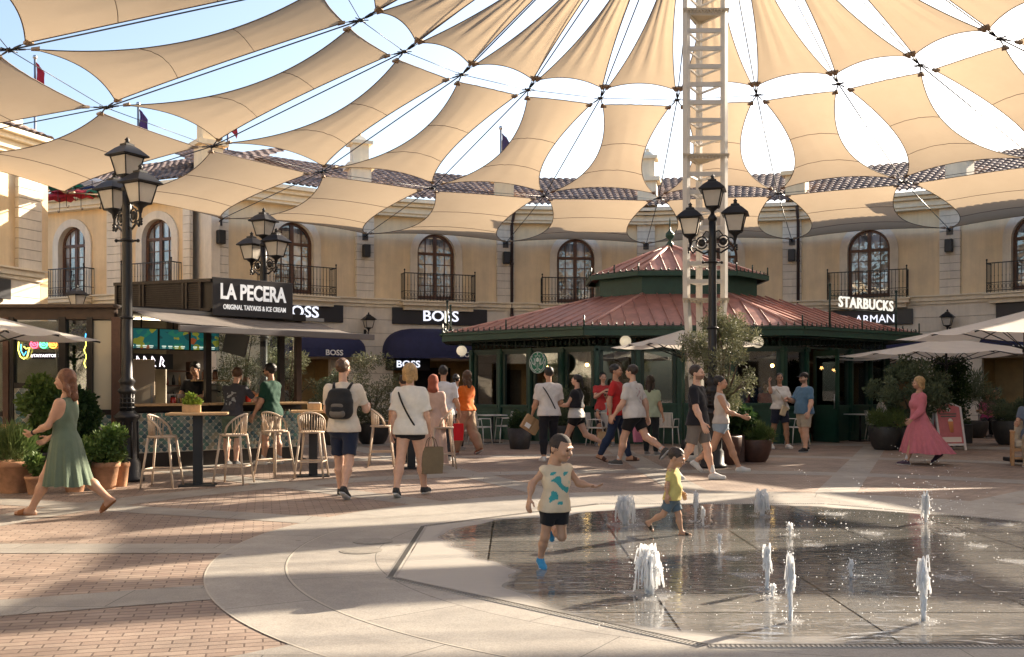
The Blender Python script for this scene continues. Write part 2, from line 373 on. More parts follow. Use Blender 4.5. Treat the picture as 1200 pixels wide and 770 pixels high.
# fountain floor: octagon of dark wet slabs (one sheet) with a film of water
OCT = [FC + Vector((3.66 * math.cos(R(22.5 + 45 * k)), 3.66 * math.sin(R(22.5 + 45 * k)), 0)) for k in range(8)]
def wet_mat():
    m, N, L, b = nodes("wet_slabs")
    tc = N.new("ShaderNodeTexCoord"); vec = tc.outputs["Object"]
    mp = N.new("ShaderNodeMapping"); mp.inputs["Location"].default_value = (.3, .2, 0); L.new(vec, mp.inputs["Vector"])
    br = N.new("ShaderNodeTexBrick"); br.offset = 0; br.inputs["Scale"].default_value = 1; br.inputs["Brick Width"].default_value = 1.2; br.inputs["Row Height"].default_value = .6
    br.inputs["Mortar Size"].default_value = .009
    br.inputs["Color1"].default_value = (.125, .122, .115, 1); br.inputs["Color2"].default_value = (.19, .182, .17, 1); br.inputs["Mortar"].default_value = (.008, .008, .008, 1)
    L.new(mp.outputs[0], br.inputs["Vector"])
    n1 = N.new("ShaderNodeTexNoise"); n1.inputs["Scale"].default_value = .5; n1.inputs["Detail"].default_value = 2.5; n1.inputs["Distortion"].default_value = .3; L.new(vec, n1.inputs["Vector"])
    # radial mask: dry towards the rim
    off_ = N.new("ShaderNodeVectorMath"); off_.operation = 'ADD'; off_.inputs[1].default_value = (-.5, .25, 0); L.new(vec, off_.inputs[0]); ln = N.new("ShaderNodeVectorMath"); ln.operation = 'LENGTH'; L.new(off_.outputs[0], ln.inputs[0])
    md = N.new("ShaderNodeMath"); md.operation = 'MULTIPLY_ADD'; md.inputs[1].default_value = -2.6; L.new(n1.outputs["Fac"], md.inputs[0]); L.new(ln.outputs["Value"], md.inputs[2])
    mr = N.new("ShaderNodeMapRange"); mr.inputs[1].default_value = 2.22; mr.inputs[2].default_value = 2.42; L.new(md.outputs[0], mr.inputs[0])   # 0 wet .. 1 dry
    cb = N.new("ShaderNodeMix"); cb.data_type = 'RGBA'; L.new(mr.outputs[0], cb.inputs[0]); L.new(br.outputs["Color"], cb.inputs[6]); cb.inputs[7].default_value = (.34, .315, .28, 1)
    L.new(cb.outputs[2], b.inputs["Base Color"])
    rr = N.new("ShaderNodeMapRange"); rr.inputs[3].default_value = .04; rr.inputs[4].default_value = .6; L.new(mr.outputs[0], rr.inputs[0]); L.new(rr.outputs[0], b.inputs["Roughness"])
    b.inputs["IOR"].default_value = 1.4; b.inputs["Specular IOR Level"].default_value = .75
    n2 = N.new("ShaderNodeTexNoise"); n2.inputs["Scale"].default_value = 5.5; n2.inputs["Detail"].default_value = 3; n2.inputs["Distortion"].default_value = 1.2
    mp2 = N.new("ShaderNodeMapping"); mp2.inputs["Scale"].default_value = (.7, 1.5, 1); L.new(vec, mp2.inputs["Vector"]); L.new(mp2.outputs[0], n2.inputs["Vector"])
    n3 = N.new("ShaderNodeTexNoise"); n3.inputs["Scale"].default_value = 1.1; L.new(vec, n3.inputs["Vector"])
    mu = N.new("ShaderNodeMath"); mu.operation = 'MULTIPLY'; L.new(n2.outputs["Fac"], mu.inputs[0]); L.new(n3.outputs["Fac"], mu.inputs[1])
    bp = N.new("ShaderNodeBump"); bp.inputs["Strength"].default_value = .5; bp.inputs["Distance"].default_value = .015; L.new(mu.outputs[0], bp.inputs["Height"]); L.new(bp.outputs["Normal"], b.inputs["Normal"])
    return m
mb = MB(); mb.add([p - FC for p in OCT], [tuple(range(8))])
o = mb.build("fountain_floor", wet_mat(), kind="structure"); o.location = FC + Vector((0, 0, .008))
# drain channel round it (slots), along the octagon
dm = mat("drain_steel", (.32, .30, .27), .6, metal=.1); dk = mat("drain_slot", (.13, .12, .105), .9)
dr = MB()
for k in range(8):
    a, b2 = OCT[k], OCT[(k + 1) % 8]; d = (b2 - a); L_ = d.length; d.normalize(); n = Vector((d.y, -d.x, 0))
    ang = math.atan2(d.y, d.x)
    M = Matrix.Translation(a + n * .05 + Vector((0, 0, .006))) @ Matrix.Rotation(ang, 4, 'Z')
    dr.box((L_ / 2, 0, 0), (L_, .06, .006), M=M)
    ns = int(L_ / .028)
    for i in range(ns): dr.box((.014 + i * .028, 0, .0045), (.009, .042, .002), M=M, mi=1)
o = dr.build("drain_channel", [dm, dk], off=tuple(FC)); tag(o, "slotted steel drain channel running round the splash fountain floor", "drain")
# linear channel slabs at far left of fountain and manhole covers
mh = mat("manhole", (.23, .21, .18), .6, noise=.2)
for i, (px, py) in enumerate(((423, 646), (437, 635))):
    p = G(px, py); m2 = MB(); m2.lathe([(.19, 0), (.19, .004)], n=28, smooth=False); m2.lathe([(.165, .0045), (.165, .006)], n=28, smooth=False)
    o = m2.build("drain_cover", mh); o.location = p + Vector((0, 0, .005))
    tag(o, ["round metal floor cover left of the fountain, nearer the camera", "round metal floor cover left of the fountain, the farther one"][i], "drain cover", "round floor covers")

# ---------------------------------------------------------------- shade sails
def sail_mat():
    m, N, L, b = nodes("sail_canvas")
    tc = N.new("ShaderNodeTexCoord"); vec = tc.outputs["Object"]
    n = N.new("ShaderNodeTexNoise"); n.inputs["Scale"].default_value = .7; n.inputs["Detail"].default_value = 9; n.inputs["Roughness"].default_value = .7; L.new(vec, n.inputs["Vector"])
    r = N.new("ShaderNodeValToRGB"); r.color_ramp.elements[0].color = (.44, .335, .225, 1); r.color_ramp.elements[1].color = (.54, .425, .295, 1); L.new(n.outputs["Fac"], r.inputs["Fac"])
    L.new(r.outputs["Color"], b.inputs["Base Color"]); b.inputs["Roughness"].default_value = .85; b.inputs["Specular IOR Level"].default_value = .15
    w1 = N.new("ShaderNodeTexNoise"); w1.inputs["Scale"].default_value = 60; L.new(vec, w1.inputs["Vector"])
    bp = N.new("ShaderNodeBump"); bp.inputs["Strength"].default_value = .3; bp.inputs["Distance"].default_value = .01; L.new(w1.outputs["Fac"], bp.inputs["Height"]); L.new(bp.outputs["Normal"], b.inputs["Normal"])
    tr = N.new("ShaderNodeBsdfTranslucent"); L.new(r.outputs["Color"], tr.inputs["Color"])
    mx = N.new("ShaderNodeMixShader"); mx.inputs[0].default_value = .42
    L.new(b.outputs[0], mx.inputs[1]); L.new(tr.outputs[0], mx.inputs[2]); L.new(mx.outputs[0], N["Material Output"].inputs["Surface"])
    return m
sailM = sail_mat()
edgeM = mat("sail_edge_webbing", (.10, .065, .04), .7)
cableM = mat("steel_cable", (.06, .06, .06), .4, metal=.7)
RA, HA = 13.54, 7.81; RB, HB = 7.44, 9.33; RC, HC = 19.35, 7.12; RT, HT = .75, 12.3
def node(ring, k):
    th = TH0 + DL * k
    if ring == 'A': return radial(th, RA, HA)
    if ring == 'B': return radial(th, RB, HB)
    if ring == 'C': return radial(th, RC, HC)
    return Vector((3.89 + RT * math.sin(th), CY + RT * math.cos(th), HT))
def make_sail(P, sag, seams, wr, label, grp, inset=(.35, .35)):
    # P: outer0, outer1, inner1, inner0 ; sag: outer, side, inner (metres)
    P = [Vector(p) for p in P]; c = sum(P, Vector()) / 4
    Q = []
    for i, p in enumerate(P):
        d = (c - p).normalized(); Q.append(p + d * inset[0 if i < 2 else 1])
    def edge(a, b, s):
        mid = (a + b) / 2; d = (c - mid)
        ax = (b - a).normalized(); d = d - ax * d.dot(ax); d.normalize()
        return lambda t: a.lerp(b, t) + d * (s * 4 * t * (1 - t))
    e_out = edge(Q[0], Q[1], sag[0]); e_in = edge(Q[3], Q[2], sag[2])
    e_l = edge(Q[0], Q[3], sag[1]); e_r = edge(Q[1], Q[2], sag[1])
    nu, nv = 14, 28
    nrm = (Q[1] - Q[0]).cross(Q[3] - Q[0]).normalized()
    if nrm.z < 0: nrm = -nrm
    ph = random.uniform(0, 9)
    def S_(u, v):
        p = e_out(u) * (1 - v) + e_in(u) * v + e_l(v) * (1 - u) + e_r(v) * u
        p -= (Q[0] * (1 - u) * (1 - v) + Q[1] * u * (1 - v) + Q[3] * (1 - u) * v + Q[2] * u * v)
        bu = 4 * u * (1 - u); bv = 4 * v * (1 - v)
        z = -.22 * bv + .10 * bu
        wr_ = wr * min(1, 6 * v) ; z += wr_ * .035 * math.sin(24 * u + 7 * v + ph) * bu * (.3 + .7 * (1 - v)) + wr_ * .02 * math.sin(43 * u - 11 * v + ph * 2) * bu
        return p + nrm * z
    mb = MB(); vs = [S_(i / nu, j / nv) for j in range(nv + 1) for i in range(nu + 1)]
    fs = [(j * (nu + 1) + i, j * (nu + 1) + i + 1, (j + 1) * (nu + 1) + i + 1, (j + 1) * (nu + 1) + i) for j in range(nv) for i in range(nu)]
    o0 = P[0]
    t = thing("shade_sail", label, "shade sail", c, 0, grp)
    mb.add(vs, fs, 0, True); mb.build("canvas", sailM, t, off=c)
    rim = [S_(i / nu, 0) for i in range(nu)] + [S_(1, j / nv) for j in range(nv)] + [S_(1 - i / nu, 1) for i in range(nu)] + [S_(0, 1 - j / nv) for j in range(nv)]
    e = MB(); e.tube(rim, .012, 5, closed=True)
    e.build("edge_webbing", edgeM, t, off=c)
    for v in seams:
        s2 = MB(); s2.tube([S_(i / nu, v) + Vector((0, 0, -.012)) for i in range(nu + 1)], .007, 4)
        s2.build("seam", edgeM, t, off=c)
    for p, q in zip(P, Q):
        d = (q - p); L_ = d.length; k = MB()
        k.tube([p, p + d * .3, p + d * .302, p + d * .718, p + d * .72, q], [.009, .009, .018, .018, .009, .009], 6)
        k.build("turnbuckle", cableM, t, off=c)
    for q, p in zip(Q, P):
        cp = MB()
        d = (q - p).normalized(); s3 = d.cross(Vector((0, 0, 1))).normalized()
        a = q - d * .02
        tri = [a - s3 * .035, a + s3 * .035, a + d * .15 + s3 * .085, a + d * .15 - s3 * .085]
        up = Vector((0, 0, .025))
        cp.add([x + up for x in tri] + [x - up for x in tri], [(0, 1, 2, 3), (7, 6, 5, 4), (0, 4, 5, 1), (1, 5, 6, 2), (2, 6, 7, 3), (3, 7, 4, 0)])
        cp.build("corner_patch", mat("sail_corner_patch", (.34, .25, .17), .8), t, off=c)
    return t
ORD = ["first", "second", "third", "fourth", "fifth", "sixth", "seventh", "eighth", "ninth", "tenth", "eleventh", "twelfth", "thirteenth", "fourteenth", "fifteenth", "sixteenth"]
def vis(ths, rmid): # in or near the view
    p = radial(ths, rmid); return p.y > 1.0
KS = list(range(-8, 14))
# order by angle; only ones near the view
def angk(k, rm):
    p = radial(TH0 + DL * (k + .5), rm); return p
cnt = {'o': 0, 'm': 0, 'i': 0}
def side_word(p):
    px = 600 + FPX * p.x / max(p.y, .5)
    return px
lst = []
for k in KS:
    for ring, a, b_, sag, seams, wr in (("outer", 'C', 'A', (.10, .74, .24), (.38, .72), 0.1), ("middle", 'A', 'B', (.22, .60, .13), (.33, .66), .25), ("inner", 'B', 'T', (.13, .30, .03), (), 1.0)):
        rm = {"outer": 16.4, "middle": 10.5, "inner": 4.0}[ring]
        p = angk(k, rm)
        if p.y < 3.2: continue
        lst.append((ring, k, a, b_, sag, seams, wr, p))
for ring in ("outer", "middle", "inner"):
    sub = sorted([x for x in lst if x[0] == ring], key=lambda x: x[7].x / x[7].y)
    for i, (rg, k, a, b_, sag, seams, wr, p) in enumerate(sub):
        n = len(sub); j = i + 1 if i < n / 2 else n - i
        frm = "left" if i < n / 2 else "right"
        nm = {"outer": "outer ring of tan sails by the facade", "middle": "middle ring of tan sails", "inner": "inner tan sails rising to the mast top"}[ring]
        lab = f"tan sail, {ORD[j-1]} from the {frm} in the " + {"outer": "ring by the facade", "middle": "middle ring", "inner": "ring rising to the mast top"}[ring]
        make_sail([node(a, k), node(a, k + 1), node(b_, k + 1), node(b_, k)], sag, seams, wr, lab, nm, (.16 if a == 'C' else .40, .36 if b_ != 'T' else .05))
# radial cables with node plates
cl = []
for k in range(-8, 15):
    th = TH0 + DL * k
    if radial(th, 10.5).y < 3: continue
    cl.append(k)
cl.sort(key=lambda k: radial(TH0 + DL * k, 12).x / radial(TH0 + DL * k, 12).y)
for i, k in enumerate(cl):
    n = len(cl); j = i + 1 if i < n / 2 else n - i; frm = "left" if i < n / 2 else "right"
    A_, B_, C_, T_ = node('A', k), node('B', k), node('C', k), node('T', k)
    t = thing("support_cable", f"dark steel cable between sails from mast to facade, {ORD[j-1]} from the {frm}", "cable", C_, 0, "radial cables carrying the sails")
    mb = MB(); mb.tube([C_, A_], .014, 5); mb.tube([A_, B_], .016, 5); mb.tube([B_, T_], .016, 5)
    if k + 1 in cl: mb.tube([A_, node('A', k + 1)], .009, 5); mb.tube([B_, node('B', k + 1)], .009, 5)
    mb.build("wire_rope", cableM, t, off=C_)
    for P_ in (A_, B_):
        m2 = MB(); m2.lathe([(.02, -.04), (.065, -.02), (.07, 0), (.065, .02), (.02, .04)], c=P_, n=10)
        for q in range(6):
            a = q * math.pi / 3; m2.tube([P_, P_ + Vector((.17 * math.cos(a), .17 * math.sin(a), 0))], .012, 5)
        m2.build("cable_plate", cableM, t, off=C_)
# ---------------------------------------------------------------- mast
MX, MY = 3.80, 19.8
t = thing("mast", "cream painted triangular lattice mast with ladder rungs holding up the sails", "mast", (MX, MY, 0))
def leg_at(i, z):
    s = 1.0 if z >= 3.2 else .30 + .70 * z / 3.2
    b = [(-.37, -.22), (.37, -.22), (0, .42)][i]; return Vector((b[0] * s, b[1] * s, z))
for i in range(3):
    mb = MB(); rr = .055 if i < 2 else .05
    for z0, z1 in ((0, 3.2), (3.2, 12.4)):
        a, b_ = leg_at(i, z0), leg_at(i, z1)
        mb.tube([a, b_], rr * 1.35, 4, smooth=False)
    mb.build("rail", cream_paint, t)
z = 3.55; k = 0
while z < 12.3:
    mb = MB(); p = [leg_at(i, z) for i in range(3)]
    for a, b_ in ((0, 1), (1, 2), (2, 0)):
        d = p[b_] - p[a]; M = Matrix.Translation((p[a] + p[b_]) / 2) @ Matrix.Rotation(math.atan2(d.y, d.x), 4, 'Z')
        mb.box((0, 0, 0), (d.length, .05, .085) if a == 0 and b_ == 1 else (d.length, .03, .04), M=M)
    mb.build("rung", cream_paint, t); z += .352; k += 1
for z in (.9, 1.7, 2.5):
    mb = MB(); p = [leg_at(i, z) for i in range(3)]
    for a, b_ in ((0, 1), (1, 2), (2, 0)):
        d = p[b_] - p[a]; M = Matrix.Translation((p[a] + p[b_]) / 2) @ Matrix.Rotation(math.atan2(d.y, d.x), 4, 'Z')
        mb.box((0, 0, 0), (d.length, .04, .09), M=M)
    mb.build("rung", cream_paint, t)
for z in (3.2, 6.03, 8.88, 11.7):
    mb = MB(); mb.prism([(-.46, -.30), (.46, -.30), (.06, .52), (-.06, .52)], z - .02, z + .02)
    for q in range(14):
        a = q / 13; mb.box((-.43 + .86 * a, -.3, z - .05), (.03, .02, .05))
    mb.build("platform_plate", mat("cream_plate", (.55, .46, .33), .6), t)
mb = MB(); mb.lathe([(.85, HT - .08), (.85, HT), (.6, HT + .02), (.3, HT + .25), (.05, HT + .6)], n=22); mb.build("crown_ring", cream_paint, t)
mb = MB(); mb.box((0, 0, .05), (.7, .6, .1), bev=.02); mb.build("base_plate", cream_paint, t)
# ---------------------------------------------------------------- facade
def roof_mat():
    m, N, L, b = nodes("roof_tiles")
    tc = N.new("ShaderNodeTexCoord"); vec = tc.outputs["Object"]
    v = N.new("ShaderNodeTexVoronoi"); v.inputs["Scale"].default_value = 3.6; L.new(vec, v.inputs["Vector"])
    r = N.new("ShaderNodeValToRGB"); cr = r.color_ramp; cr.elements[0].color = (.12, .085, .075, 1); cr.elements[1].color = (.36, .26, .21, 1)
    e = cr.elements.new(.4); e.color = (.20, .14, .12, 1); e = cr.elements.new(.7); e.color = (.27, .205, .18, 1)
    sp_ = N.new("ShaderNodeSeparateColor"); L.new(v.outputs["Color"], sp_.inputs[0]); L.new(sp_.outputs[0], r.inputs["Fac"])
    L.new(r.outputs["Color"], b.inputs["Base Color"]); b.inputs["Roughness"].default_value = .85
    return m
roofM = roof_mat()
pane_sub = mat("window_curtain", (.5, .5, .5), .8)
jointM = mat("stone_joint", (.30, .26, .2), .9)

def facade_block(parent, M, width, s0=.35, s1=.35, win=True, win_x=0, bal_w=2.8, gf=None, off=None, wall_m=None, roof=True, chim0=False, win_w=1.5, depth=.5):
    """one bay: local x along the wall (centre 0), y out of the plaza (into the building), z up; face at y=0"""
    wall_m = wall_m or ochre
    hw = width / 2
    # ochre upper wall with an arched hole, built as strips
    def P(v): return M @ Vector(v)
    wz0, wz1 = 4.77, 7.33; ww = win_w / 2; spring = wz1 - ww
    ub = MB(); z0, z1 = 4.6, 7.95; y = .10
    if win:
        xl, xr = win_x - ww, win_x + ww
        ub.add([P((-hw, y, z0)), P((xl, y, z0)), P((xl, y, z1)), P((-hw, y, z1))], [(0, 1, 2, 3)])
        ub.add([P((xr, y, z0)), P((hw, y, z0)), P((hw, y, z1)), P((xr, y, z1))], [(0, 1, 2, 3)])
        ub.add([P((xl, y, z0)), P((xr, y, z0)), P((xr, y, wz0)), P((xl, y, wz0))], [(0, 1, 2, 3)])
        n = 16
        for i in range(n):
            a0, a1 = math.pi * (1 - i / n), math.pi * (1 - (i + 1) / n)
            p0 = (win_x + ww * math.cos(a0), spring + ww * math.sin(a0)); p1 = (win_x + ww * math.cos(a1), spring + ww * math.sin(a1))
            ub.add([P((p0[0], y, p0[1])), P((p1[0], y, p1[1])), P((p1[0], y, z1)), P((p0[0], y, z1))], [(0, 1, 2, 3)])
    else:
        ub.add([P((-hw, y, z0)), P((hw, y, z0)), P((hw, y, z1)), P((-hw, y, z1))], [(0, 1, 2, 3)])
    ub.build("upper_wall", wall_m, parent, off=off)
    if win:
        # stone surround
        sm = MB(); r0, r1 = ww, ww + .28; yf, yb = .03, .35
        prof = [(win_x - r0, wz0), (win_x - r0, spring)] + [(win_x + r0 * math.cos(math.pi * (1 - i / 16)), spring + r0 * math.sin(math.pi * (1 - i / 16))) for i in range(1, 16)] + [(win_x + r0, spring), (win_x + r0, wz0)]
        po = [(win_x - r1, wz0), (win_x - r1, spring)] + [(win_x + r1 * math.cos(math.pi * (1 - i / 16)), spring + r1 * math.sin(math.pi * (1 - i / 16))) for i in range(1, 16)] + [(win_x + r1, spring), (win_x + r1, wz0)]
        for i in range(len(prof) - 1):
            a, b_ = prof[i], prof[i + 1]; c, d = po[i], po[i + 1]
            sm.add([P((a[0], yf, a[1])), P((b_[0], yf, b_[1])), P((d[0], yf, d[1])), P((c[0], yf, c[1])),
                    P((a[0], yb, a[1])), P((b_[0], yb, b_[1])), P((d[0], .11, d[1])), P((c[0], .11, c[1]))],
                   [(0, 1, 2, 3), (0, 4, 5, 1), (3, 2, 6, 7)])
        wf = MB()   # timber frame
        # outer ring
        ri = ww - .09
        pi_ = [(win_x - ri, wz0 + .0), (win_x - ri, spring)] + [(win_x + ri * math.cos(math.pi * (1 - i / 16)), spring + ri * math.sin(math.pi * (1 - i / 16))) for i in range(1, 16)] + [(win_x + ri, spring), (win_x + ri, wz0)]
        for i in range(len(prof) - 1):
            a, b_ = prof[i], prof[i + 1]; c, d = pi_[i], pi_[i + 1]
            wf.add([P((a[0], .24, a[1])), P((b_[0], .24, b_[1])), P((d[0], .24, d[1])), P((c[0], .24, c[1])), P((d[0], .31, d[1])), P((c[0], .31, c[1]))], [(3, 2, 1, 0), (2, 3, 5, 4)])
        wf.box((win_x, .27, (wz0 + wz1) / 2), (.13, .06, wz1 - wz0 - .02), M=M)
        wf.box((win_x, .27, spring), (ww * 2 - .02, .07, .10), M=M)
        wf.box((win_x, .27, wz0 + .1), (ww * 2 - .02, .05, .2), M=M)
        for sx in (-1, 1):
            wf.box((win_x + sx * ww * .52, .285, (wz0 + spring) / 2), (.035, .03, spring - wz0), M=M)
            wf.box((win_x + sx * ww * .5, .285, spring + .3), (.03, .03, .55), M=M)
            wf.box((win_x + sx * (ww - .06), .272, (wz0 + spring) / 2), (.1, .05, spring - wz0), M=M)
        for q in range(1, 4): wf.box((win_x, .285, wz0 + .2 + (spring - wz0 - .2) * q / 4), (ww * 2 - .1, .028, .03), M=M)
        win_o = sm.build("window", stone, parent, off=off)
        wf.build("frame", wood_dark, win_o, off=None if off is None else off)
        gp = MB(); pts = [(x, z) for x, z in prof]
        cx_ = win_x
        for i in range(len(prof) - 1):
            a, b_ = prof[i], prof[i + 1]
            gp.add([P((cx_, .30, wz0)), P((a[0], .30, a[1])), P((b_[0], .30, b_[1]))], [(0, 2, 1)])
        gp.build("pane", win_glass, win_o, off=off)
        # curtain backing
        # balcony
        bl = MB(); bw = bal_w / 2
        bl.box((win_x, -.20, 4.60), (bal_w + .1, .60, .12), M=M); bl.box((win_x, -.12, 4.46), (bal_w - .1, .42, .16), M=M); bl.box((win_x, -.24, 4.695), (bal_w + .2, .66, .05), M=M)
        bo = bl.build("balcony", cream, parent, off=off)
        rl = MB()
        zt = 4.72 + 1.02; yr = -.45
        for z_, th in ((zt, .035), (4.80, .025), (4.80 + .27, .02)):
            rl.box((win_x, yr, z_), (bal_w, .035, th), M=M)
            for sx in (-1, 1): rl.box((win_x + sx * (bw - .015), yr / 2 + .02, z_), (.03, -yr, th), M=M)
        nb = int(bal_w / .125)
        for i in range(nb + 1):
            x = win_x - bw + .02 + (bal_w - .04) * i / nb; fat = i in (0, nb)
            rl.tube([P((x, yr, 4.72)), P((x, yr, zt + (.10 if fat else 0)))], .02 if fat else .0095, 4)
            if fat: rl.ball(P((x, yr, zt + .12)), .035, n=4)
            else: rl.ball(P((x, yr, 5.3)), .02, n=3)
            # lower scroll
            if i < nb:
                xc = x + .06; pts = [P((xc + .045 * math.cos(a), yr, 4.93 + .085 * math.sin(a))) for a in [k_ * math.pi / 4 for k_ in range(9)]]
                rl.tube(pts, .007, 3, cap=False)
        for sx in (-1, 1):
            for q in range(4):
                rl.tube([P((win_x + sx * (bw - .015), yr * q / 4 + .02, 4.72)), P((win_x + sx * (bw - .015), yr * q / 4 + .02, zt))], .009, 4)
        rl.build("railing", iron, bo, off=off)
    # pilasters (stone) at both ends
    for sx, s_ in ((-1, s0), (1, s1)):
        if s_ <= 0: continue
        pm = MB(); xc = sx * (hw - s_ / 2)
        nb = 11; zz0, zz1 = 4.78, 7.9
        for i in range(nb):
            h = (zz1 - zz0) / nb; pm.box((xc, .04, zz0 + h * (i + .5)), (s_, .16, h - .018), M=M)
        pm.box((xc, .06, (zz0 + zz1) / 2), (s_ - .02, .14, zz1 - zz0), M=M, mi=1)
        pm.build("pilaster", [stone, jointM], parent, off=off)
    # belt course
    bc = MB(); bc.box((0, -.03, 4.66), (width + .02, .22, .16), M=M); bc.box((0, -.07, 4.76), (width + .04, .30, .05), M=M); bc.box((0, 0, 4.52), (width, .14, .10), M=M)
    bc.build("belt_course", cream, parent, off=off)
    cn = MB()
    for zc, hh, pr in ((7.93, .10, .08), (8.03, .10, .16), (8.14, .12, .12), (8.27, .12, .30), (8.40, .12, .48)):
        cn.box((0, .15 - pr / 2 - .05, zc), (width + pr * .28, .5 + pr, hh), M=M)
    cn.build("cornice", cream, parent, off=off)
    gt = MB(); gt.box((0, -.40, 8.475), (width + .2, .09, .07), M=M); gt.build("gutter", mat("dark_gutter", (.06, .045, .04), .5), parent, off=off)
    if roof:
        rf = MB(); y0, z0, y1, z1 = -.42, 8.50, 5.2, 10.75; rows = 16; pitch = .245
        we, wi = width / 2 + .08, width / 2 + .08 + (y1 - y0) * .143
        ncol = int(2 * we / pitch)
        vs = []; fs = []; S4 = 6
        for j in range(rows * 2):
            jj = j // 2; top = j % 2; t0 = (jj + top) / rows
            yy = y0 + (y1 - y0) * t0; zz = z0 + (z1 - z0) * t0 + (.045 if not top else 0)
            hw_ = we + (wi - we) * t0
            for i in range(ncol * S4 + 1):
                u = i / (ncol * S4); cc = abs(math.sin(math.pi * i / S4)) ** .7
                vs.append(P((-hw_ + 2 * hw_ * u, yy, zz + .075 * cc)))
        W = ncol * S4 + 1
        for j in range(rows * 2 - 1):
            for i in range(W - 1): fs.append((j * W + i, j * W + i + 1, (j + 1) * W + i + 1, (j + 1) * W + i))
        rf.add(vs, fs, 0, False)
        rf.build("roof", roofM, parent, off=off)
    # ground floor stone with shop opening
    gm = MB(); rows = 9; op = gf
    zt = 4.5
    hz = zt / rows
    if op:
        x0, x1, zo = op
        segs = [(-hw, x0), (x1, hw)]
    else: segs = [(-hw, hw)]; zo = 0
    for i in range(rows):
        za, zb = i * hz, (i + 1) * hz
        for (a, b_) in (segs if zb <= (zo + .01 if op else 0) else [(-hw, hw)]):
            if b_ - a > .02: gm.box(((a + b_) / 2, .12, (za + zb) / 2), (b_ - a, .24, hz - .014), M=M)
    for (a, b_) in segs:
        gm.box(((a + b_) / 2, .16, zt / 2), (b_ - a - .01, .2, zt), M=M, mi=1)
    if op:
        gm.box(((x0 + x1) / 2, .16, (math.ceil(zo / hz - .01) * hz + zt) / 2), (x1 - x0 + .02, .2, zt - math.ceil(zo / hz - .01) * hz), M=M, mi=1)
    gm.build("ground_wall", [stone, jointM], parent, off=off)
    if op:
        zo = math.floor(zo / hz + .01) * hz
        sh = MB(); xc = (x0 + x1) / 2; wd = x1 - x0
        # recess: back wall golden, dark glass door frames
        sh.box((xc, 1.3, zo / 2), (wd, .05, zo), M=M); sh.box((x0 - .02, .75, zo / 2), (.05, 1.1, zo), M=M); sh.box((x1 + .02, .75, zo / 2), (.05, 1.1, zo), M=M)
        sh.box((xc, .75, zo + .02), (wd, 1.1, .05), M=M)
        so_ = sh.build("shopfront", mat("golden_shopfront", (.30, .20, .08), .5, noise=.2, nscale=2), parent, off=off)
        sd_ = MB(); sd_.box((xc + .2, 1.22, zo / 2 - .1), (wd * .42, .06, zo - .3), M=M); sd_.build("door", mat("dark_door_glass", (.02, .022, .025), .08), so_, off=off)
    # solid behind (blocks light)
    bk = MB(); bk.box((0, 2.6, 4.1), (width + .6, .1, 8.2), M=M); bk.box((0, 1.45, 8.2), (width + .3, 2.4, .1), M=M); bk.box((0, 1.4, 4.5), (width + .2, 2.3, .06), M=M)
    bk.build("inner_wall", mat("interior_dark", (.08, .07, .06), .9), parent, off=off)

RW = 19.55
def bay_matrix(k, r=RW):
    th = TH0 + DL * (k + .5) - (.032 if k < -1 else 0)
    c = radial(th, r * math.cos(DL / 2) + (RW - RW)); ap = r * math.cos(DL / 2)
    c = radial(th, ap)
    return Matrix.Translation(c) @ Matrix.Rotation(-th, 4, 'Z')
BW = 2 * RW * math.sin(DL / 2)
def chimney(mb, M, x, top=True, w_=.75, zt=9.9, y=.9):
    mb.box((x, y, (8.4 + zt) / 2), (w_, w_, zt - 8.4), M=M); mb.box((x, y, zt + .06), (w_ + .3, w_ + .3, .16), M=M)
    if top:
        mb.box((x, y, zt + .5), (w_ * .8, w_ * .8, .8), M=M); mb.box((x, y, zt + .95), (w_ * 1.15, w_ * 1.15, .12), M=M)
        mb.box((x, y, zt + 1.12), (w_ * .8, w_ * .8, .24), M=M, taper=.3); mb.ball(M @ Vector((x, y, zt + 1.3)), .09, n=5)
main_off = tuple(radial(0, RW))
main = thing("curved_building", "curved two storey ochre arcade building with balconies, stone pilasters and tiled roof", "building", main_off)
openings = {0: (-1.4, 1.4, 2.9), 1: (-1.7, 1.7, 2.9), 2: (-1.5, 1.5, 2.9), 3: (-1.5, 1.5, 2.9), 4: (-1.5, 1.5, 2.9), 5: (-1.7, 1.9, 2.9), 6: (-1.5, 1.5, 2.9)}
for k in range(0, 8):
    M = bay_matrix(k)
    facade_block(main, M, BW, gf=openings.get(k), off=main_off)
    ch = MB(); chimney(ch, M, -BW / 2, top=(k in (0, 1, 3)), zt=9.75); ch.build("chimney", cream if k % 2 else ochre, main, off=main_off)
# end wall of the curved building at the street corner
cr = radial(TH0, RW)
M0 = bay_matrix(0)
ew = MB(); ew.box((-BW / 2 - .12, 1.2, 6.15), (.30, 2.6, 3.6), M=M0); ew.box((-BW / 2 - .12, 1.2, 2.25), (.30, 2.6, 4.4), M=M0)
ew.build("corner_pier", stone, main, off=main_off)
for k in (-2, -1): pass
left_off = tuple(radial(TH0 - 1.5 * DL, RW))
leftb = thing("corner_building", "pale corner building at the far left edge with quoined pier and dappled sun", "building", left_off)
for k in (-2, -3):
    M = bay_matrix(k)
    facade_block(leftb, M, BW, s0=.7, s1=.85, gf=(-1.5, 1.5, 2.9) if k == -2 else None, off=left_off, win_x=-.9 if k == -2 else 0)
    ch = MB(); chimney(ch, M, BW / 2 - .5, top=False, zt=10.0); ch.build("chimney", cream, leftb, off=left_off)
Ml = bay_matrix(-2)
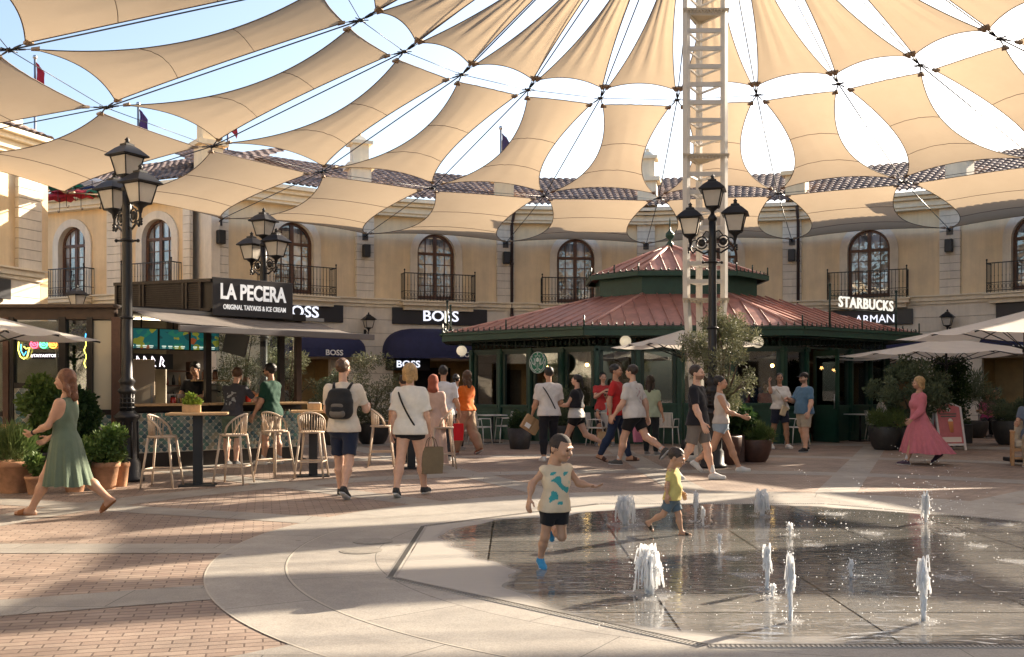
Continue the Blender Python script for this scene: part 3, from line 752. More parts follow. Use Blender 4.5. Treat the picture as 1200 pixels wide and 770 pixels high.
ew = MB(); ew.box((BW / 2 + .12, 3.0, 6.15), (.3, 6, 3.6), M=Ml); ew.box((BW / 2 + .12, 3.0, 2.25), (.3, 6, 4.4), M=Ml); ew.build("side_wall", ochre2, leftb, off=left_off)
# street building: from the corner running back left, windows seen at 193 and 93
c1 = Vector((-10.95, 33.9, 0)); c0 = Vector((-18.2, 37.2, 0))
d = c1 - c0; LN = d.length; ang = math.atan2(d.y, d.x)
soff = tuple((c0 + c1) / 2)
street = thing("street_building", "ochre building wall in the side street behind the black food kiosk", "building", soff)
for f0, f1, wx in ((0.0, .56, .28), (.56, 1.0, .35)):
    a, b_ = c0.lerp(c1, f0), c0.lerp(c1, f1); M = Matrix.Translation((a + b_) / 2) @ Matrix.Rotation(ang, 4, 'Z')
    facade_block(street, M, (b_ - a).length, s0=.0 if f0 == 0 else .35, s1=.3, win_x=wx - .15, bal_w=2.3, gf=None, off=soff, wall_m=ochre2, win_w=1.35)
# the far side of the ring, behind the camera
opp_off = tuple(radial(2.2, RW))
opp = thing("opposite_building", "plain ochre and stone arcade building closing the plaza behind the viewpoint", "building", opp_off)
for nm, m_, z0_, z1_, y_ in (("ground_wall", stone, 0, 4.6, .0), ("upper_wall", ochre, 4.6, 8.0, .1), ("cornice", cream, 8.0, 8.5, -.25)):
    mb = MB()
    for k in (8, 9, 10, 11, 12, -4, -5, -6): mb.box((0, .3 + y_, (z0_ + z1_) / 2), (BW + .1, .6, z1_ - z0_), M=bay_matrix(k))
    mb.build(nm, m_, opp, off=opp_off)
mb = MB()
for k in (8, 9, 10, 11, 12, -4, -5, -6): mb.box((0, 2.4, 9.3), (BW + .6, 5.4, .1), M=bay_matrix(k) @ Matrix.Translation((0, 0, .2)))
mb.build("roof", roofM, opp, off=opp_off)
for k in (8, 9, 10, 11, 12, -4, -5, -6):
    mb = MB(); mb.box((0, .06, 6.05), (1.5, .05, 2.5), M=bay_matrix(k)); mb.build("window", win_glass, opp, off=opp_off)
    mb = MB(); mb.box((0, -.02, 1.4), (3.0, .05, 2.8), M=bay_matrix(k)); mb.build("shopfront", MATS["dark_door_glass"], opp, off=opp_off)
# ---- downpipes, black wall speakers and cable anchors on pilasters
pipeM = mat("dark_pipe", (.05, .035, .035), .5)
for k, nm in ((2, "brown downpipe on the pier between the second and third balcony bays"), (4, "brown downpipe with a swan neck right of the roof lantern")):
    b0 = radial(TH0 + DL * k + .012, RW - .12); mb = MB()
    p = radial(TH0 + DL * k + .012, RW - .55)
    mb.tube([p + Vector((0, 0, 8.4)), p + Vector((0, 0, 8.2)), b0 + Vector((0, 0, 7.8)), b0 + Vector((0, 0, .0))], .06, 8)
    for z in (2, 4.3, 6.3): mb.lathe([(.075, -.04), (.075, .04)], c=b0 + Vector((0, 0, z)), n=10)
    o = mb.build("downpipe", pipeM, off=tuple(b0)); tag(o, nm, "drainpipe")
for i, k in enumerate(range(0, 7)):
    th = TH0 + DL * k; base = radial(th, RW - .02)
    t = thing("wall_speaker", f"black box speaker on a facade pier under the cable anchor, {ORD[i]} from the street corner", "speaker", base + Vector((0, 0, 6.3)), -th, "black speakers on the facade piers")
    mb = MB(); mb.box((0, -.17, .22), (.26, .22, .46), bev=.02); mb.build("housing", iron, t)
    mb = MB(); mb.box((0, -.04, .22), (.08, .1, .3)); mb.build("bracket", iron, t)
    t = thing("cable_anchor", f"small dark steel bracket holding a sail cable on the facade, {ORD[i]} from the street corner", "anchor bracket", base + Vector((0, 0, 7.05)), -th, "cable anchors on the facade piers")
    mb = MB(); mb.box((0, -.03, .0), (.22, .05, .26)); mb.tube([(0, -.03, 0), (0, -.3, .07)], .03, 6); mb.build("bracket", cableM, t)
# ---------------------------------------------------------------- street lamps
milk = mat("milky_lantern_glass", (.75, .70, .62), .35, transl=.4, noise=.05, nscale=6)
def lantern_parts(t, c, s=1.0, rz=R(20)):
    s *= .9
    M = Matrix.Translation(Vector(c)) @ Matrix.Rotation(rz, 4, 'Z') @ Matrix.Scale(s, 4)
    head = MB()
    def sq(h, z): return [(-h, -h, z), (h, -h, z), (h, h, z), (-h, h, z)]
    # frame: bars at the corners, rings
    b0, t0 = sq(.125, 0), sq(.195, .33)
    for a, b_ in zip(b0, t0): head.tube([a, b_], .014, 4, M=M)
    for q in (b0, t0): head.tube(q, .016, 4, closed=True, M=M)
    # roof
    rings = [sq(.255, .33), sq(.265, .35), sq(.15, .47), sq(.085, .52), sq(.085, .55), sq(.05, .565)]
    vs = [v for r_ in rings for v in r_]; fs = [(0, 3, 2, 1)]
    for i in range(len(rings) - 1):
        for j in range(4): fs.append((i * 4 + j, i * 4 + (j + 1) % 4, i * 4 + 4 + (j + 1) % 4, i * 4 + 4 + j))
    head.add(vs, fs, 0, False, M)
    head.lathe([(.05, .56), (.03, .60), (.045, .625), (.012, .66), (.0, .68)], n=10, M=M)
    # cup beneath
    head.lathe([(.012, -.18), (.03, -.15), (.045, -.08), (.11, -.03), (.135, -.01), (.12, .0)], n=12, M=M)
    lo = head.build("lantern", iron, t)
    gl = MB(); gb, gt = sq(.12, .004), sq(.188, .326); gl.add(gb + gt, [(0, 1, 5, 4), (1, 2, 6, 5), (2, 3, 7, 6), (3, 0, 4, 7), (0, 3, 2, 1)], 0, False, M)
    gl.build("glass", milk, lo)
def scroll_arm(t, side, H0, rz, L_=.42):
    M = Matrix.Rotation(rz, 4, 'Z'); mb = MB(); s = side
    # main S curve out from the post, then up to the lantern
    pts = []
    for i in range(22):
        a = R(200) + R(320) * i / 21; pts.append((s * (.20 + .105 * math.cos(a)), 0, H0 + .0 + .11 * math.sin(a)))
    mb.tube(pts, .014, 6, M=M)
    pts = [(s * .05, 0, H0 - .16), (s * .16, 0, H0 - .20), (s * .30, 0, H0 - .12), (s * .37, 0, H0 - .18), (s * L_, 0, H0 - .10), (s * L_, 0, H0 + .02)]
    mb.tube(pts, .02, 6, M=M)
    pts = [(s * (.33 + .07 * math.cos(R(a))), 0, H0 - .02 + .08 * math.sin(R(a))) for a in range(-120, 200, 20)]
    mb.tube(pts, .012, 5, M=M)
    mb.tube([(s * .05, 0, H0 + .18), (s * .12, 0, H0 + .21), (s * .19, 0, H0 + .12)], .013, 5, M=M)
    mb.lathe([(.07, -.01), (.07, .01)], c=(0, 0, 0), n=14, M=M @ Matrix.Translation((s * .20, 0, H0)) @ Matrix.Rotation(R(90), 4, 'X'))
    for a in (-60, 0, 60): mb.ball((s * (.43 + .02), 0, H0 - .12 + a / 1500), .022, n=4, M=M)
    mb.build("scroll_arm", iron, t)
def street_lamp(loc, label, rz):
    t = thing("street_lamp", label, "street lamp", loc, 0, "three lantern street lamps")
    mb = MB(); mb.lathe([(.26, 0), (.26, .05), (.21, .08), (.20, .30), (.17, .34), (.16, .95), (.19, .98), (.20, 1.02), (.15, 1.06), (.11, 1.10)], n=24)
    for i in range(8):
        a = i * math.pi / 4; mb.tube([(.17 * math.cos(a), .17 * math.sin(a), .36), (.165 * math.cos(a), .165 * math.sin(a), .93)], .016, 5)
    mb.build("base", iron, t)
    mb = MB(); mb.lathe([(.105, 1.08), (.10, 1.35), (.125, 1.38), (.14, 1.42), (.10, 1.46), (.10, 1.52), (.13, 1.56), (.085, 1.62), (.078, 2.6), (.072, 4.2), (.07, 4.55)], n=18)
    for z in (1.15, 1.22, 1.29, 2.55, 3.75): mb.lathe([(.09, z - .02), (.125, z), (.09, z + .02)], n=16)
    for i in range(10):
        a = i * math.pi / 5; mb.tube([(.105 * math.cos(a), .105 * math.sin(a), 1.1), (.098 * math.cos(a), .098 * math.sin(a), 1.36)], .011, 4)
    mb.tube([(-.16, 0, 3.75), (.16, 0, 3.75)], .018, 6)
    for sx in (-1, 1): mb.ball((sx * .17, 0, 3.75), .03, n=4)
    mb.lathe([(.07, 4.5), (.09, 4.56), (.05, 4.62), (.03, 4.66)], n=14)
    mb.build("post", iron, t)
    for s in (-1, 1): scroll_arm(t, s, 4.12, rz)
    lantern_parts(t, (0, 0, 4.76), 1.0, rz + R(12))
    for s in (-1, 1): lantern_parts(t, (s * .42 * math.cos(rz), s * .42 * math.sin(rz), 4.28), 1.0, rz + R(12))
    return t
p = G(149, 564); street_lamp(p, "black three lantern street lamp with ribbed base left of the food kiosk counter", R(-42))
Y = 21.6; street_lamp((X_at(309, Y), Y, 0), "black three lantern street lamp rising behind the kiosk roof sign", R(-38)).scale = (1, 1, 1.0)
Y = 18.2; street_lamp((X_at(835, Y), Y, 0), "black three lantern street lamp in front of the lattice mast and the olive tree", R(-28))

def wall_lantern(loc, rz, label):
    t = thing("wall_lantern", label, "wall lantern", loc, rz, "lanterns on wall brackets")
    mb = MB(); mb.box((0, -.02, -.1), (.08, .04, .35)); mb.tube([(0, 0, -.18), (0, -.16, -.24), (0, -.30, -.14), (0, -.38, -.16), (0, -.40, 0)], .018, 6)
    mb.tube([(0, -.18 + .08 * math.cos(a), -.08 + .08 * math.sin(a)) for a in [k * .5 for k in range(12)]], .012, 5)
    mb.build("bracket", iron, t); lantern_parts(t, (0, -.40, .12), .95, 0)
for px, k_, lb in ((427, 1, "black wall lantern on a stone pier left of the navy dome awning"), (1113, 5, "black wall lantern on a stone pier above the big white parasol on the right")):
    th = TH0 + DL * k_; b0 = radial(th, RW - .02, 3.55); wall_lantern(b0, -th, lb)
wall_lantern(Vector((X_at(70, 27.5), 28.0, Z_at(362, 27.5))), R(60), "black wall lantern on the pier of the far left corner building")

# ---------------------------------------------------------------- shop signs and awnings on the facade
def on_bay(k, x, y, z):
    M = bay_matrix(k); return M @ Vector((x, y, z)), -(TH0 + DL * (k + .5))
def shop_sign(k, x, z, w_, h, txt, size, label, serif=False, tx=0, offm=None):
    p, rz = on_bay(k, x, -.02, z) if offm is None else offm
    t = thing("shop_sign", label, "shop sign", p, rz, "dark fascia signs on the facade")
    mb = MB(); mb.box((0, -.04, 0), (w_, .1, h), bev=.01); mb.build("panel", black_panel, t)
    if txt: text(txt, size, white_letter, t, (tx, -.105, -.005 - (.07 if txt == "ARMANI" else 0)), .02, .0 if serif else .006, name="lettering", sx=1.12 if not serif else .95)
shop_sign(1, 0.12, 4.17, 3.75, .62, "BOSS", .56, "wide dark sign with lit white letters left of the coffee pavilion")
shop_sign(0, .05, 4.15, 3.6, .62, "BOSS", .56, "dark lit sign half hidden behind the kiosk roof", tx=.1)
shop_sign(4, .05, 4.06, 3.0, .56, "ARMANI", .42, "dark sign behind the letters on the pavilion roof", serif=True, tx=.25)
shop_sign(5, .6, 4.10, 3.6, .70, "", .5, "blank dark sign above the awning at the right edge")
shop_sign(-2, -.25, 4.15, 3.6, .55, "CALVIN KLEIN", .36, "black sign ending in white capitals on the building at the far left edge", serif=True, tx=-.2)
def dome_awning(k, x, w_, ztop, zbot, proj, txt, label, tx=0, size=.30, valance_txt=True):
    p, rz = on_bay(k, x, -.03, 0)
    t = thing("awning", label, "awning", p, rz, "navy dome awnings")
    mb = MB(); nu, nv = 24, 8; vs = []; fs = []
    H = ztop - zbot - .28
    for j in range(nv + 1):
        ph = math.pi / 2 * j / nv
        for i in range(nu + 1):
            a = math.pi * i / nu
            sx = -math.cos(a); 
            e = .55
            xx = (w_ / 2) * math.copysign(abs(sx) ** .75, sx) * (math.cos(ph) ** .45 if j < nv else 0.0) * 1.0
            yy = -proj * (math.sin(a) ** .6 if 0 < i < nu else 0) * math.cos(ph) ** .8
            rib = 1 + .012 * (i % 2)
            vs.append((xx * rib, yy * rib, zbot + .28 + H * math.sin(ph)))
    for j in range(nv):
        for i in range(nu): fs.append((j * (nu + 1) + i, j * (nu + 1) + i + 1, (j + 1) * (nu + 1) + i + 1, (j + 1) * (nu + 1) + i))
    mb.add(vs, fs, 0, True); mb.build("canopy", navy, t)
    vl = MB(); vs2 = []; 
    for i in range(nu + 1):
        a = vs[i]; vs2 += [(a[0], a[1] - .004, zbot + .285), (a[0], a[1] - .004, zbot + .01 * math.sin(i * 1.7))]
    vl.add(vs2, [(2 * i, 2 * i + 1, 2 * i + 3, 2 * i + 2) for i in range(nu)], 0, False); v_o = vl.build("valance", navy, t)
    if txt: text(txt, size, white_plain, t, (tx, -proj - .03, zbot + .14), .006, .006, name="lettering", sx=1.1)
dome_awning(1, -.12, 4.0, 3.70, 2.55, 1.25, "BOSS", "navy dome awning over the shop door left of the coffee pavilion", tx=.95, size=.27)
dome_awning(0, .75, 3.6, 3.45, 2.55, 1.1, "BOSS", "navy dome awning partly behind the right end of the food kiosk", tx=.2, size=.27)
dome_awning(4, .35, 3.6, 3.5, 2.4, 1.2, "ARMANI", "navy dome awning behind the parasols right of the coffee pavilion", tx=-.2, size=.30)
dome_awning(5, .55, 4.4, 3.55, 2.6, 1.3, "ARMANI", "navy dome awning with white letters at the right edge", tx=-.2, size=.34)
shop_sign(1, -1.15, 2.35, 1.7, .45, "BOSS", .36, "low black sign with dull letters under the left end of the dome awning")
# ---------------------------------------------------------------- coffee pavilion
PC = Vector((4.75, 29.95, 0))
EAVE = [Vector(p) for p in ((1.87, 25.5, 0), (7.4, 25.5, 0), (11.7, 28.8, 0), (11.7, 31.2, 0), (7.4, 34.4, 0), (1.87, 34.4, 0), (-1.95, 31.2, 0), (-1.95, 28.9, 0))]
LANT = [Vector(p) for p in ((3.68, 28.1, 0), (6.1, 28.1, 0), (7.15, 29.2, 0), (7.15, 30.7, 0), (6.1, 31.8, 0), (3.68, 31.8, 0), (2.6, 30.7, 0), (2.6, 29.2, 0))]
def inset(poly, d):
    c = PC; out = []
    for p in poly:
        v = p - c; out.append(c + v * (1 - d / v.length))
    return out
pav = thing("coffee_pavilion", "dark green octagonal coffee pavilion with red ribbed metal roof and roof lantern", "pavilion", tuple(PC))
redroof = mat("red_metal_roof", (.30, .13, .10), .5, noise=.28, nscale=3, bump=.05)
redrib = mat("roof_hip_flashing", (.55, .30, .25), .45)
he, hl0 = 3.02, 4.12
rf = MB(); rb = MB(); hp = MB()
def roof_ring(E, L_, z0, z1, pitch, rf, rb, hp):
    n = len(E)
    for i in range(n):
        a, b_ = E[i], E[(i + 1) % n]; c, d = L_[(i + 1) % n], L_[i]
        A, B, C_, D = a + Vector((0, 0, z0)), b_ + Vector((0, 0, z0)), c + Vector((0, 0, z1)), d + Vector((0, 0, z1))
        rf.add([A, B, C_, D], [(0, 1, 2, 3)])
        hp.tube([A, D], .05, 5)
        k = max(2, int((B - A).length / pitch)); ax = (B - A).normalized()
        # seams run up the slope, perpendicular to the eave
        nrm = (B - A).cross(D - A).normalized(); up = nrm.cross(ax)
        if up.z < 0: up = -up
        for q in range(1, k):
            s = (B - A).length * q / k; p0 = A + ax * s
            # length until hip lines or top
            Lmax = (C_ - B).dot(up)
            # left hip: D-A ; right hip: C-B
            ua, va = (D - A).dot(ax), (D - A).dot(up); ub, vb = (C_ - B).dot(ax), (C_ - B).dot(up)
            T = va
            if ua > 1e-6 and s < ua: T = min(T, va * s / ua)
            W = (B - A).length - s
            if -ub > 1e-6 and W < -ub: T = min(T, vb * W / -ub)
            if T > .1: rb.tube([p0 + nrm * .015, p0 + up * T + nrm * .015], .022, 4, smooth=False)
roof_ring(EAVE, LANT, he, hl0, .36, rf, rb, hp)
ap = [Vector((4.75, 29.95, 0))] * 8
LE = [PC + (p - PC) * 1.13 for p in LANT]
roof_ring(LE, ap, 4.72, 5.75, .36, rf, rb, hp)
r_o = rf.build("roof", redroof, pav, off=tuple(PC)); rb.build("roof_seams", redroof, r_o, off=tuple(PC)); hp.build("hip_flashing", redrib, r_o, off=tuple(PC))
fn = MB(); fn.lathe([(.16, 5.7), (.10, 5.8), (.04, 5.9), (.13, 6.0), (.13, 6.1), (.03, 6.2), (.02, 6.5), (0, 6.6)], c=PC, n=12); fn.build("finial", green_paint, r_o, off=tuple(PC))
def ring_fascia(poly, z0, z1, th, name, m, par, out=0.0):
    mb = MB(); n = len(poly); P0 = [PC + (p - PC) * (1 + out) for p in poly]
    for i in range(n):
        a, b_ = P0[i], P0[(i + 1) % n]; d = b_ - a
        M = Matrix.Translation((a + b_) / 2 + Vector((0, 0, (z0 + z1) / 2))) @ Matrix.Rotation(math.atan2(d.y, d.x), 4, 'Z')
        mb.box((0, 0, 0), (d.length + .02, th, z1 - z0), M=M)
    return mb.build(name, m, par, off=tuple(PC))
ring_fascia(EAVE, 2.80, 3.0, .09, "fascia", green_paint, pav, .006); ring_fascia(EAVE, 2.97, 3.03, .16, "gutter", green_paint, pav, .012)
ring_fascia(LE, 4.60, 4.73, .08, "fascia", green_paint, pav, .004)
ring_fascia(LANT, 4.0, 4.66, .06, "lantern_wall", green_paint, pav)
sf = MB(); E2 = EAVE; I2 = inset(EAVE, 1.2)
for i in range(8): sf.add([E2[i] + Vector((0, 0, 2.82)), E2[(i + 1) % 8] + Vector((0, 0, 2.82)), I2[(i + 1) % 8] + Vector((0, 0, 2.82)), I2[i] + Vector((0, 0, 2.82))], [(3, 2, 1, 0)])
sf.build("soffit", green_dark, pav, off=tuple(PC))
def cresting(poly, z, sp, h, out):
    cs = MB(); n = len(poly); P0 = [PC + (p - PC) * (1 + out) for p in poly]
    for i in range(n):
        a, b_ = P0[i], P0[(i + 1) % n]; d = b_ - a; k = int(d.length / sp)
        if a.y > 31.5 and b_.y > 31.5: continue
        for q in range(k + 1):
            p = a.lerp(b_, q / k) + Vector((0, 0, z)); big = q in (0, k // 2)
            hh = h * (2.4 if big else 1)
            cs.tube([p, p + Vector((0, 0, hh))], .022 if big else .012, 4)
            e = d.normalized() * .035
            cs.tube([p + Vector((0, 0, hh * .55)) - e, p + Vector((0, 0, hh * .55)) + e], .014, 4)
            cs.ball(p + Vector((0, 0, hh)), .022 if big else .016, n=3)
        cs.tube([a + Vector((0, 0, z + .03)), b_ + Vector((0, 0, z + .03))], .012, 4)
    return cs.build("roof_cresting", green_dark, pav, off=tuple(PC))
cresting(EAVE, 3.02, .20, .12, .010); cresting(LE, 4.72, .2, .10, .004)
WALL = [PC + (p - PC) * f for p, f in zip(EAVE, (.88,) * 8)]
dark_int = mat("pavilion_interior_wall", (.10, .055, .03), .7, noise=.35, nscale=2.5)
fr_w = []
def wall_side(i, spec, low=.92):
    """spec: list of (frac0, frac1, type)"""
    a, b_ = WALL[i], WALL[(i + 1) % 8]; d = b_ - a; L_ = d.length; ang = math.atan2(d.y, d.x)
    M = Matrix.Translation(a) @ Matrix.Rotation(ang, 4, 'Z')
    for f0, f1, ty in spec:
        x0, x1 = f0 * L_, f1 * L_; xc = (x0 + x1) / 2; w_ = x1 - x0
        po = MB(); po.box((x0, 0, 1.28), (.13, .16, 2.56), M=M); po.box((x0, -.09, 1.28), (.07, .03, 2.5), M=M); po.box((x0, -.0, .12), (.2, .22, .24), M=M); po.box((x0, 0, 2.46), (.19, .21, .06), M=M)
        po.build("post", green_paint, pav, off=tuple(PC))
        if ty == 'win':
            lo = MB(); lo.box((xc, 0, low / 2), (w_ - .13, .08, low), M=M); lo.box((xc, -.05, low / 2), (w_ - .38, .03, low - .28), M=M); lo.box((xc, -.03, low + .03), (w_ - .13, .16, .07), M=M)
            lo.build("lower_panel", green_paint, pav, off=tuple(PC))
            gl = MB(); gl.box((xc, .02, (low + 2.5) / 2), (w_ - .13, .012, 2.5 - low), M=M)
            fr = MB(); fr.box((x0 + .12, 0, (low + 2.5) / 2), (.09, .06, 2.4 - low), M=M); fr.box((x1 - .12, 0, (low + 2.5) / 2), (.09, .06, 2.4 - low), M=M); fr.box((xc, 0, 2.46), (w_ - .13, .06, .1), M=M)
            f_o = fr.build("window_frame", green_dark, pav, off=tuple(PC)); gl.build("pane", shop_glass, f_o, off=tuple(PC))
        # frieze lattice
        fz = MB(); fz.box((xc, -.02, 2.53), (w_, .07, .05), M=M); fz.box((xc, -.02, 2.80), (w_, .07, .05), M=M)
        nn = max(2, int(w_ / .16))
        for q in range(nn):
            xa = x0 + w_ * q / nn; xb = x0 + w_ * (q + 1) / nn
            fz.tube([M @ Vector((xa, -.02, 2.55)), M @ Vector((xb, -.02, 2.78))], .012, 4); fz.tube([M @ Vector((xb, -.02, 2.55)), M @ Vector((xa, -.02, 2.78))], .012, 4)
            fz.tube([M @ Vector(((xa + xb) / 2 + .05 * math.cos(t_), -.02, 2.665 + .05 * math.sin(t_))) for t_ in [k * math.pi / 4 for k in range(8)]], .009, 4, closed=True)
            if q % 2: fz.box(((xa + xb) / 2, -.02, 2.665), (.02, .02, .26), M=M)
        fz.build("frieze_lattice", green_dark, pav, off=tuple(PC))
wall_side(7, [(0, .25, 'win'), (.25, .50, 'win'), (.50, .75, 'win'), (.75, 1, 'win')])
wall_side(0, [(0, .22, 'win'), (.22, .44, 'win'), (.44, .72, 'win'), (.72, 1, 'win')], low=1.0)
wall_side(1, [(0, .20, 'win'), (.20, .42, 'open'), (.42, .62, 'win'), (.62, .82, 'win'), (.82, 1, 'win')])
wall_side(6, [(0, .5, 'win'), (.5, 1, 'win')]); wall_side(2, [(0, .5, 'win'), (.5, 1, 'win')])
# solid back and floor, counter
bk = MB()
for i in (3, 4, 5):
    a, b_ = WALL[i], WALL[(i + 1) % 8]; d = b_ - a; M = Matrix.Translation((a + b_) / 2 + Vector((0, 0, 1.4))) @ Matrix.Rotation(math.atan2(d.y, d.x), 4, 'Z'); bk.box((0, 0, 0), (d.length, .1, 2.8), M=M)
bk.box((4.75, 30.8, 1.35), (3.2, .2, 2.7)); bk.build("inner_wall", dark_int, pav, off=tuple(PC))
bk = MB(); bk.box((4.75, 29.7, .55), (4.5, .7, 1.1)); bk.build("serving_counter", mat("dark_counter", (.05, .03, .02), .4), pav, off=tuple(PC))
bulb = mat("warm_bulb", (1, .8, .5), .4, emit=(1, .55, .18), estr=6)
for i, (px, Y) in enumerate(((577, 29.3), (688, 27.6), (640, 30.0), (905, 28.6), (745, 28.5))):
    z = 2.1; t = thing("pendant_lamp", f"small warm pendant bulb inside the coffee pavilion, {ORD[i]} hung", "pendant lamp", (X_at(px, Y), Y, z), 0, "pendant bulbs in the pavilion")
    t["label"] = "warm glowing pendant bulb " + ("behind the left tip window of the pavilion", "just right of the round green emblem", "hanging deepest inside left of the parasol", "behind the glass right of the olive tree", "behind the glass left of the small parasol")[i]
    mb = MB(); mb.ball((0, 0, 0), .055, n=6); mb.build("bulb", bulb, t)
    mb = MB(); mb.tube([(0, 0, .05), (0, 0, .7)], .008, 4); mb.lathe([(.03, .04), (.03, .12)], n=8); mb.build("cord", iron, t)
globe = mat("white_globe_glass", (.82, .74, .60), .3, emit=(1, .85, .6), estr=.15)
for i, (px, py, lb) in enumerate(((733, 400, "white globe lamp under the pavilion eave left of the small parasol"), (888, 401, "white globe lamp under the pavilion eave right of the olive tree"), (541, 411, "white globe lamp under the left tip of the pavilion eave"))):
    Y = (25.7, 25.7, 28.6)[i]
    t = thing("globe_lamp", lb, "globe lamp", (X_at(px, Y), Y, Z_at(py, Y)), 0, "globe lamps under the pavilion eave")
    mb = MB(); mb.ball((0, 0, 0), .15, n=10); mb.build("globe", globe, t)
    mb = MB(); mb.lathe([(.05, .13), (.07, .17), (.03, .2)], n=10); mb.tube([(0, 0, .18), (0, 0, 2.84 - Z_at(py, Y))], .015, 5); mb.build("stem", green_dark, t)
# round green and white emblem on the left angled side
def emblem(loc, rz, rad, label):
    t = thing("round_sign", label, "round sign", loc, rz)
    Mx = Matrix.Rotation(R(90), 4, 'X')
    g1 = mat("emblem_green", (.0, .17, .09), .4); wm = mat("emblem_white", (.75, .8, .76), .5)
    mb = MB(); mb.lathe([(rad, -.03), (rad, .03)], n=40, M=Mx, smooth=False); mb.build("disc", g1, t)
    e = MB()
    def P(x, z): return Vector((x * rad, -.04, z * rad))
    e.tube([P(.97 * math.cos(a), .97 * math.sin(a)) for a in [k * math.pi / 20 for k in range(40)]], rad * .03, 4, closed=True)
    # crown with star
    crown = [P(-.24, .48), P(-.30, .68), P(-.14, .58), P(0, .74), P(.14, .58), P(.30, .68), P(.24, .48)]
    e.tube(crown, rad * .035, 4)
    st = [P(0 + (.11 if k % 2 == 0 else .045) * math.sin(k * math.pi / 5), .84 + (.11 if k % 2 == 0 else .045) * math.cos(k * math.pi / 5)) for k in range(10)]
    e.add(st, [tuple(range(10))[::-1]])
    # face, wavy hair, arms holding up two tails
    e.add([P(.17 * math.cos(a), .26 + .22 * math.sin(a)) for a in [k * math.pi / 8 for k in range(16)]], [tuple(range(16))])
    for s in (-1, 1):
        for q, off_ in enumerate((.26, .34, .42)):
            e.tube([P(s * (off_ + .03 * math.sin(k * 1.4 + q)), .42 - k * .11) for k in range(8 - q)], rad * .028, 4)
        e.tube([P(s * .20, -.02), P(s * .42, -.20), P(s * .62, -.05), P(s * .70, .22), P(s * .80, .40)], rad * .045, 4)
        e.tube([P(s * .12, -.55), P(s * .40, -.72), P(s * .66, -.52), P(s * .78, -.15), P(s * .86, .1)], rad * .05, 4)
        e.tube([P(s * .70, .45), P(s * .62, .62), P(s * .84, .52)], rad * .04, 4)
        e.tube([P(s * .15, -.78), P(s * .38, -.86)], rad * .04, 4)
    for z_ in (-.1, -.22, -.34, -.46, -.58, -.70): e.tube([P(-.11, z_), P(0, z_ - .05), P(.11, z_)], rad * .022, 4)
    e.build("emblem", wm, t)
    f = MB()
    for s in (-1, 1): f.add([P(s * .07 + .03 * math.cos(a), .30 + .018 * math.sin(a)) + Vector((0, -.004, 0)) for a in [k * math.pi / 4 for k in range(8)]], [tuple(range(8))])
    f.tube([P(-.05, .16), P(0, .145), P(.05, .16)], rad * .014, 4); f.build("face_lines", g1, t)
a, b_ = WALL[7], WALL[0]; d = (b_ - a); q = a.lerp(b_, .66); nrm = Vector((d.y, -d.x, 0)).normalized()
Y = 26.6; emblem(Vector((X_at(631, Y) , Y, Z_at(425, Y))) , math.atan2(d.y, d.x), .29, "round green emblem sign with white crowned figure on the pavilion's left angled side")
# roof letters
def roof_letters(i, f0, f1, size, label, z=3.62):
    a, b_ = EAVE[i], EAVE[(i + 1) % 8]; d = b_ - a; ang = math.atan2(d.y, d.x)
    p0, p1 = a.lerp(b_, f0), a.lerp(b_, f1); c = (p0 + p1) / 2; L_ = (p1 - p0).length
    t = thing("roof_sign", label, "roof sign", c, ang, "white letter signs on the pavilion roof edge")
    mb = MB()
    for s in (-1, 1):
        mb.tube([(s * L_ / 2, .05, 3.0), (s * L_ / 2, .05, z + .42)], .03, 6); mb.ball((s * L_ / 2, .05, z + .45), .045, n=4)
    for zz in (z - size * .42, z + size * .42): mb.tube([(-L_ / 2, .07, zz), (L_ / 2, .07, zz)], .014, 5)
    mb.build("sign_frame", green_dark, t)
    o = text("STARBUCKS", size, mat("cream_letter", (.80, .80, .70), .5, emit=(1, 1, .9), estr=.25), t, (0, -.03, z), .012, .006, name="lettering", spacing=1.08)
    wd = o.dimensions.x; k = (L_ * .82) / wd; o.data.transform(Matrix.Diagonal((k, 1, 1, 1)))
roof_letters(1, .24, .82, .40, "white raised letters on a green frame at the right edge of the pavilion roof", z=3.74)
roof_letters(6, .15, .85, .46, "white raised letters seen edge on at the left tip of the pavilion roof", z=3.55)
# open door on the right angled side
a, b_ = WALL[1], WALL[2]; d = b_ - a; ang = math.atan2(d.y, d.x); q = a.lerp(b_, .42)
t = thing("open_door", "open dark green pavilion door with glass upper half", "door", (X_at(983, 26.5), 26.5, 0), R(-62))
mb = MB(); mb.box((-.45, 0, .5), (.9, .05, 1.0)); mb.box((-.45, 0, 2.4), (.9, .05, .14)); mb.box((-.05, 0, 1.25), (.1, .05, 2.5)); mb.box((-.85, 0, 1.25), (.1, .05, 2.5)); mb.build("door_leaf", green_paint, t)
mb = MB(); mb.box((-.45, 0, 1.66), (.7, .012, 1.34)); mb.build("pane", shop_glass, t)
mb = MB(); mb.tube([(-.1, -.06, .9), (-.1, -.06, 1.3)], .016, 6); mb.build("handle", chrome, t)
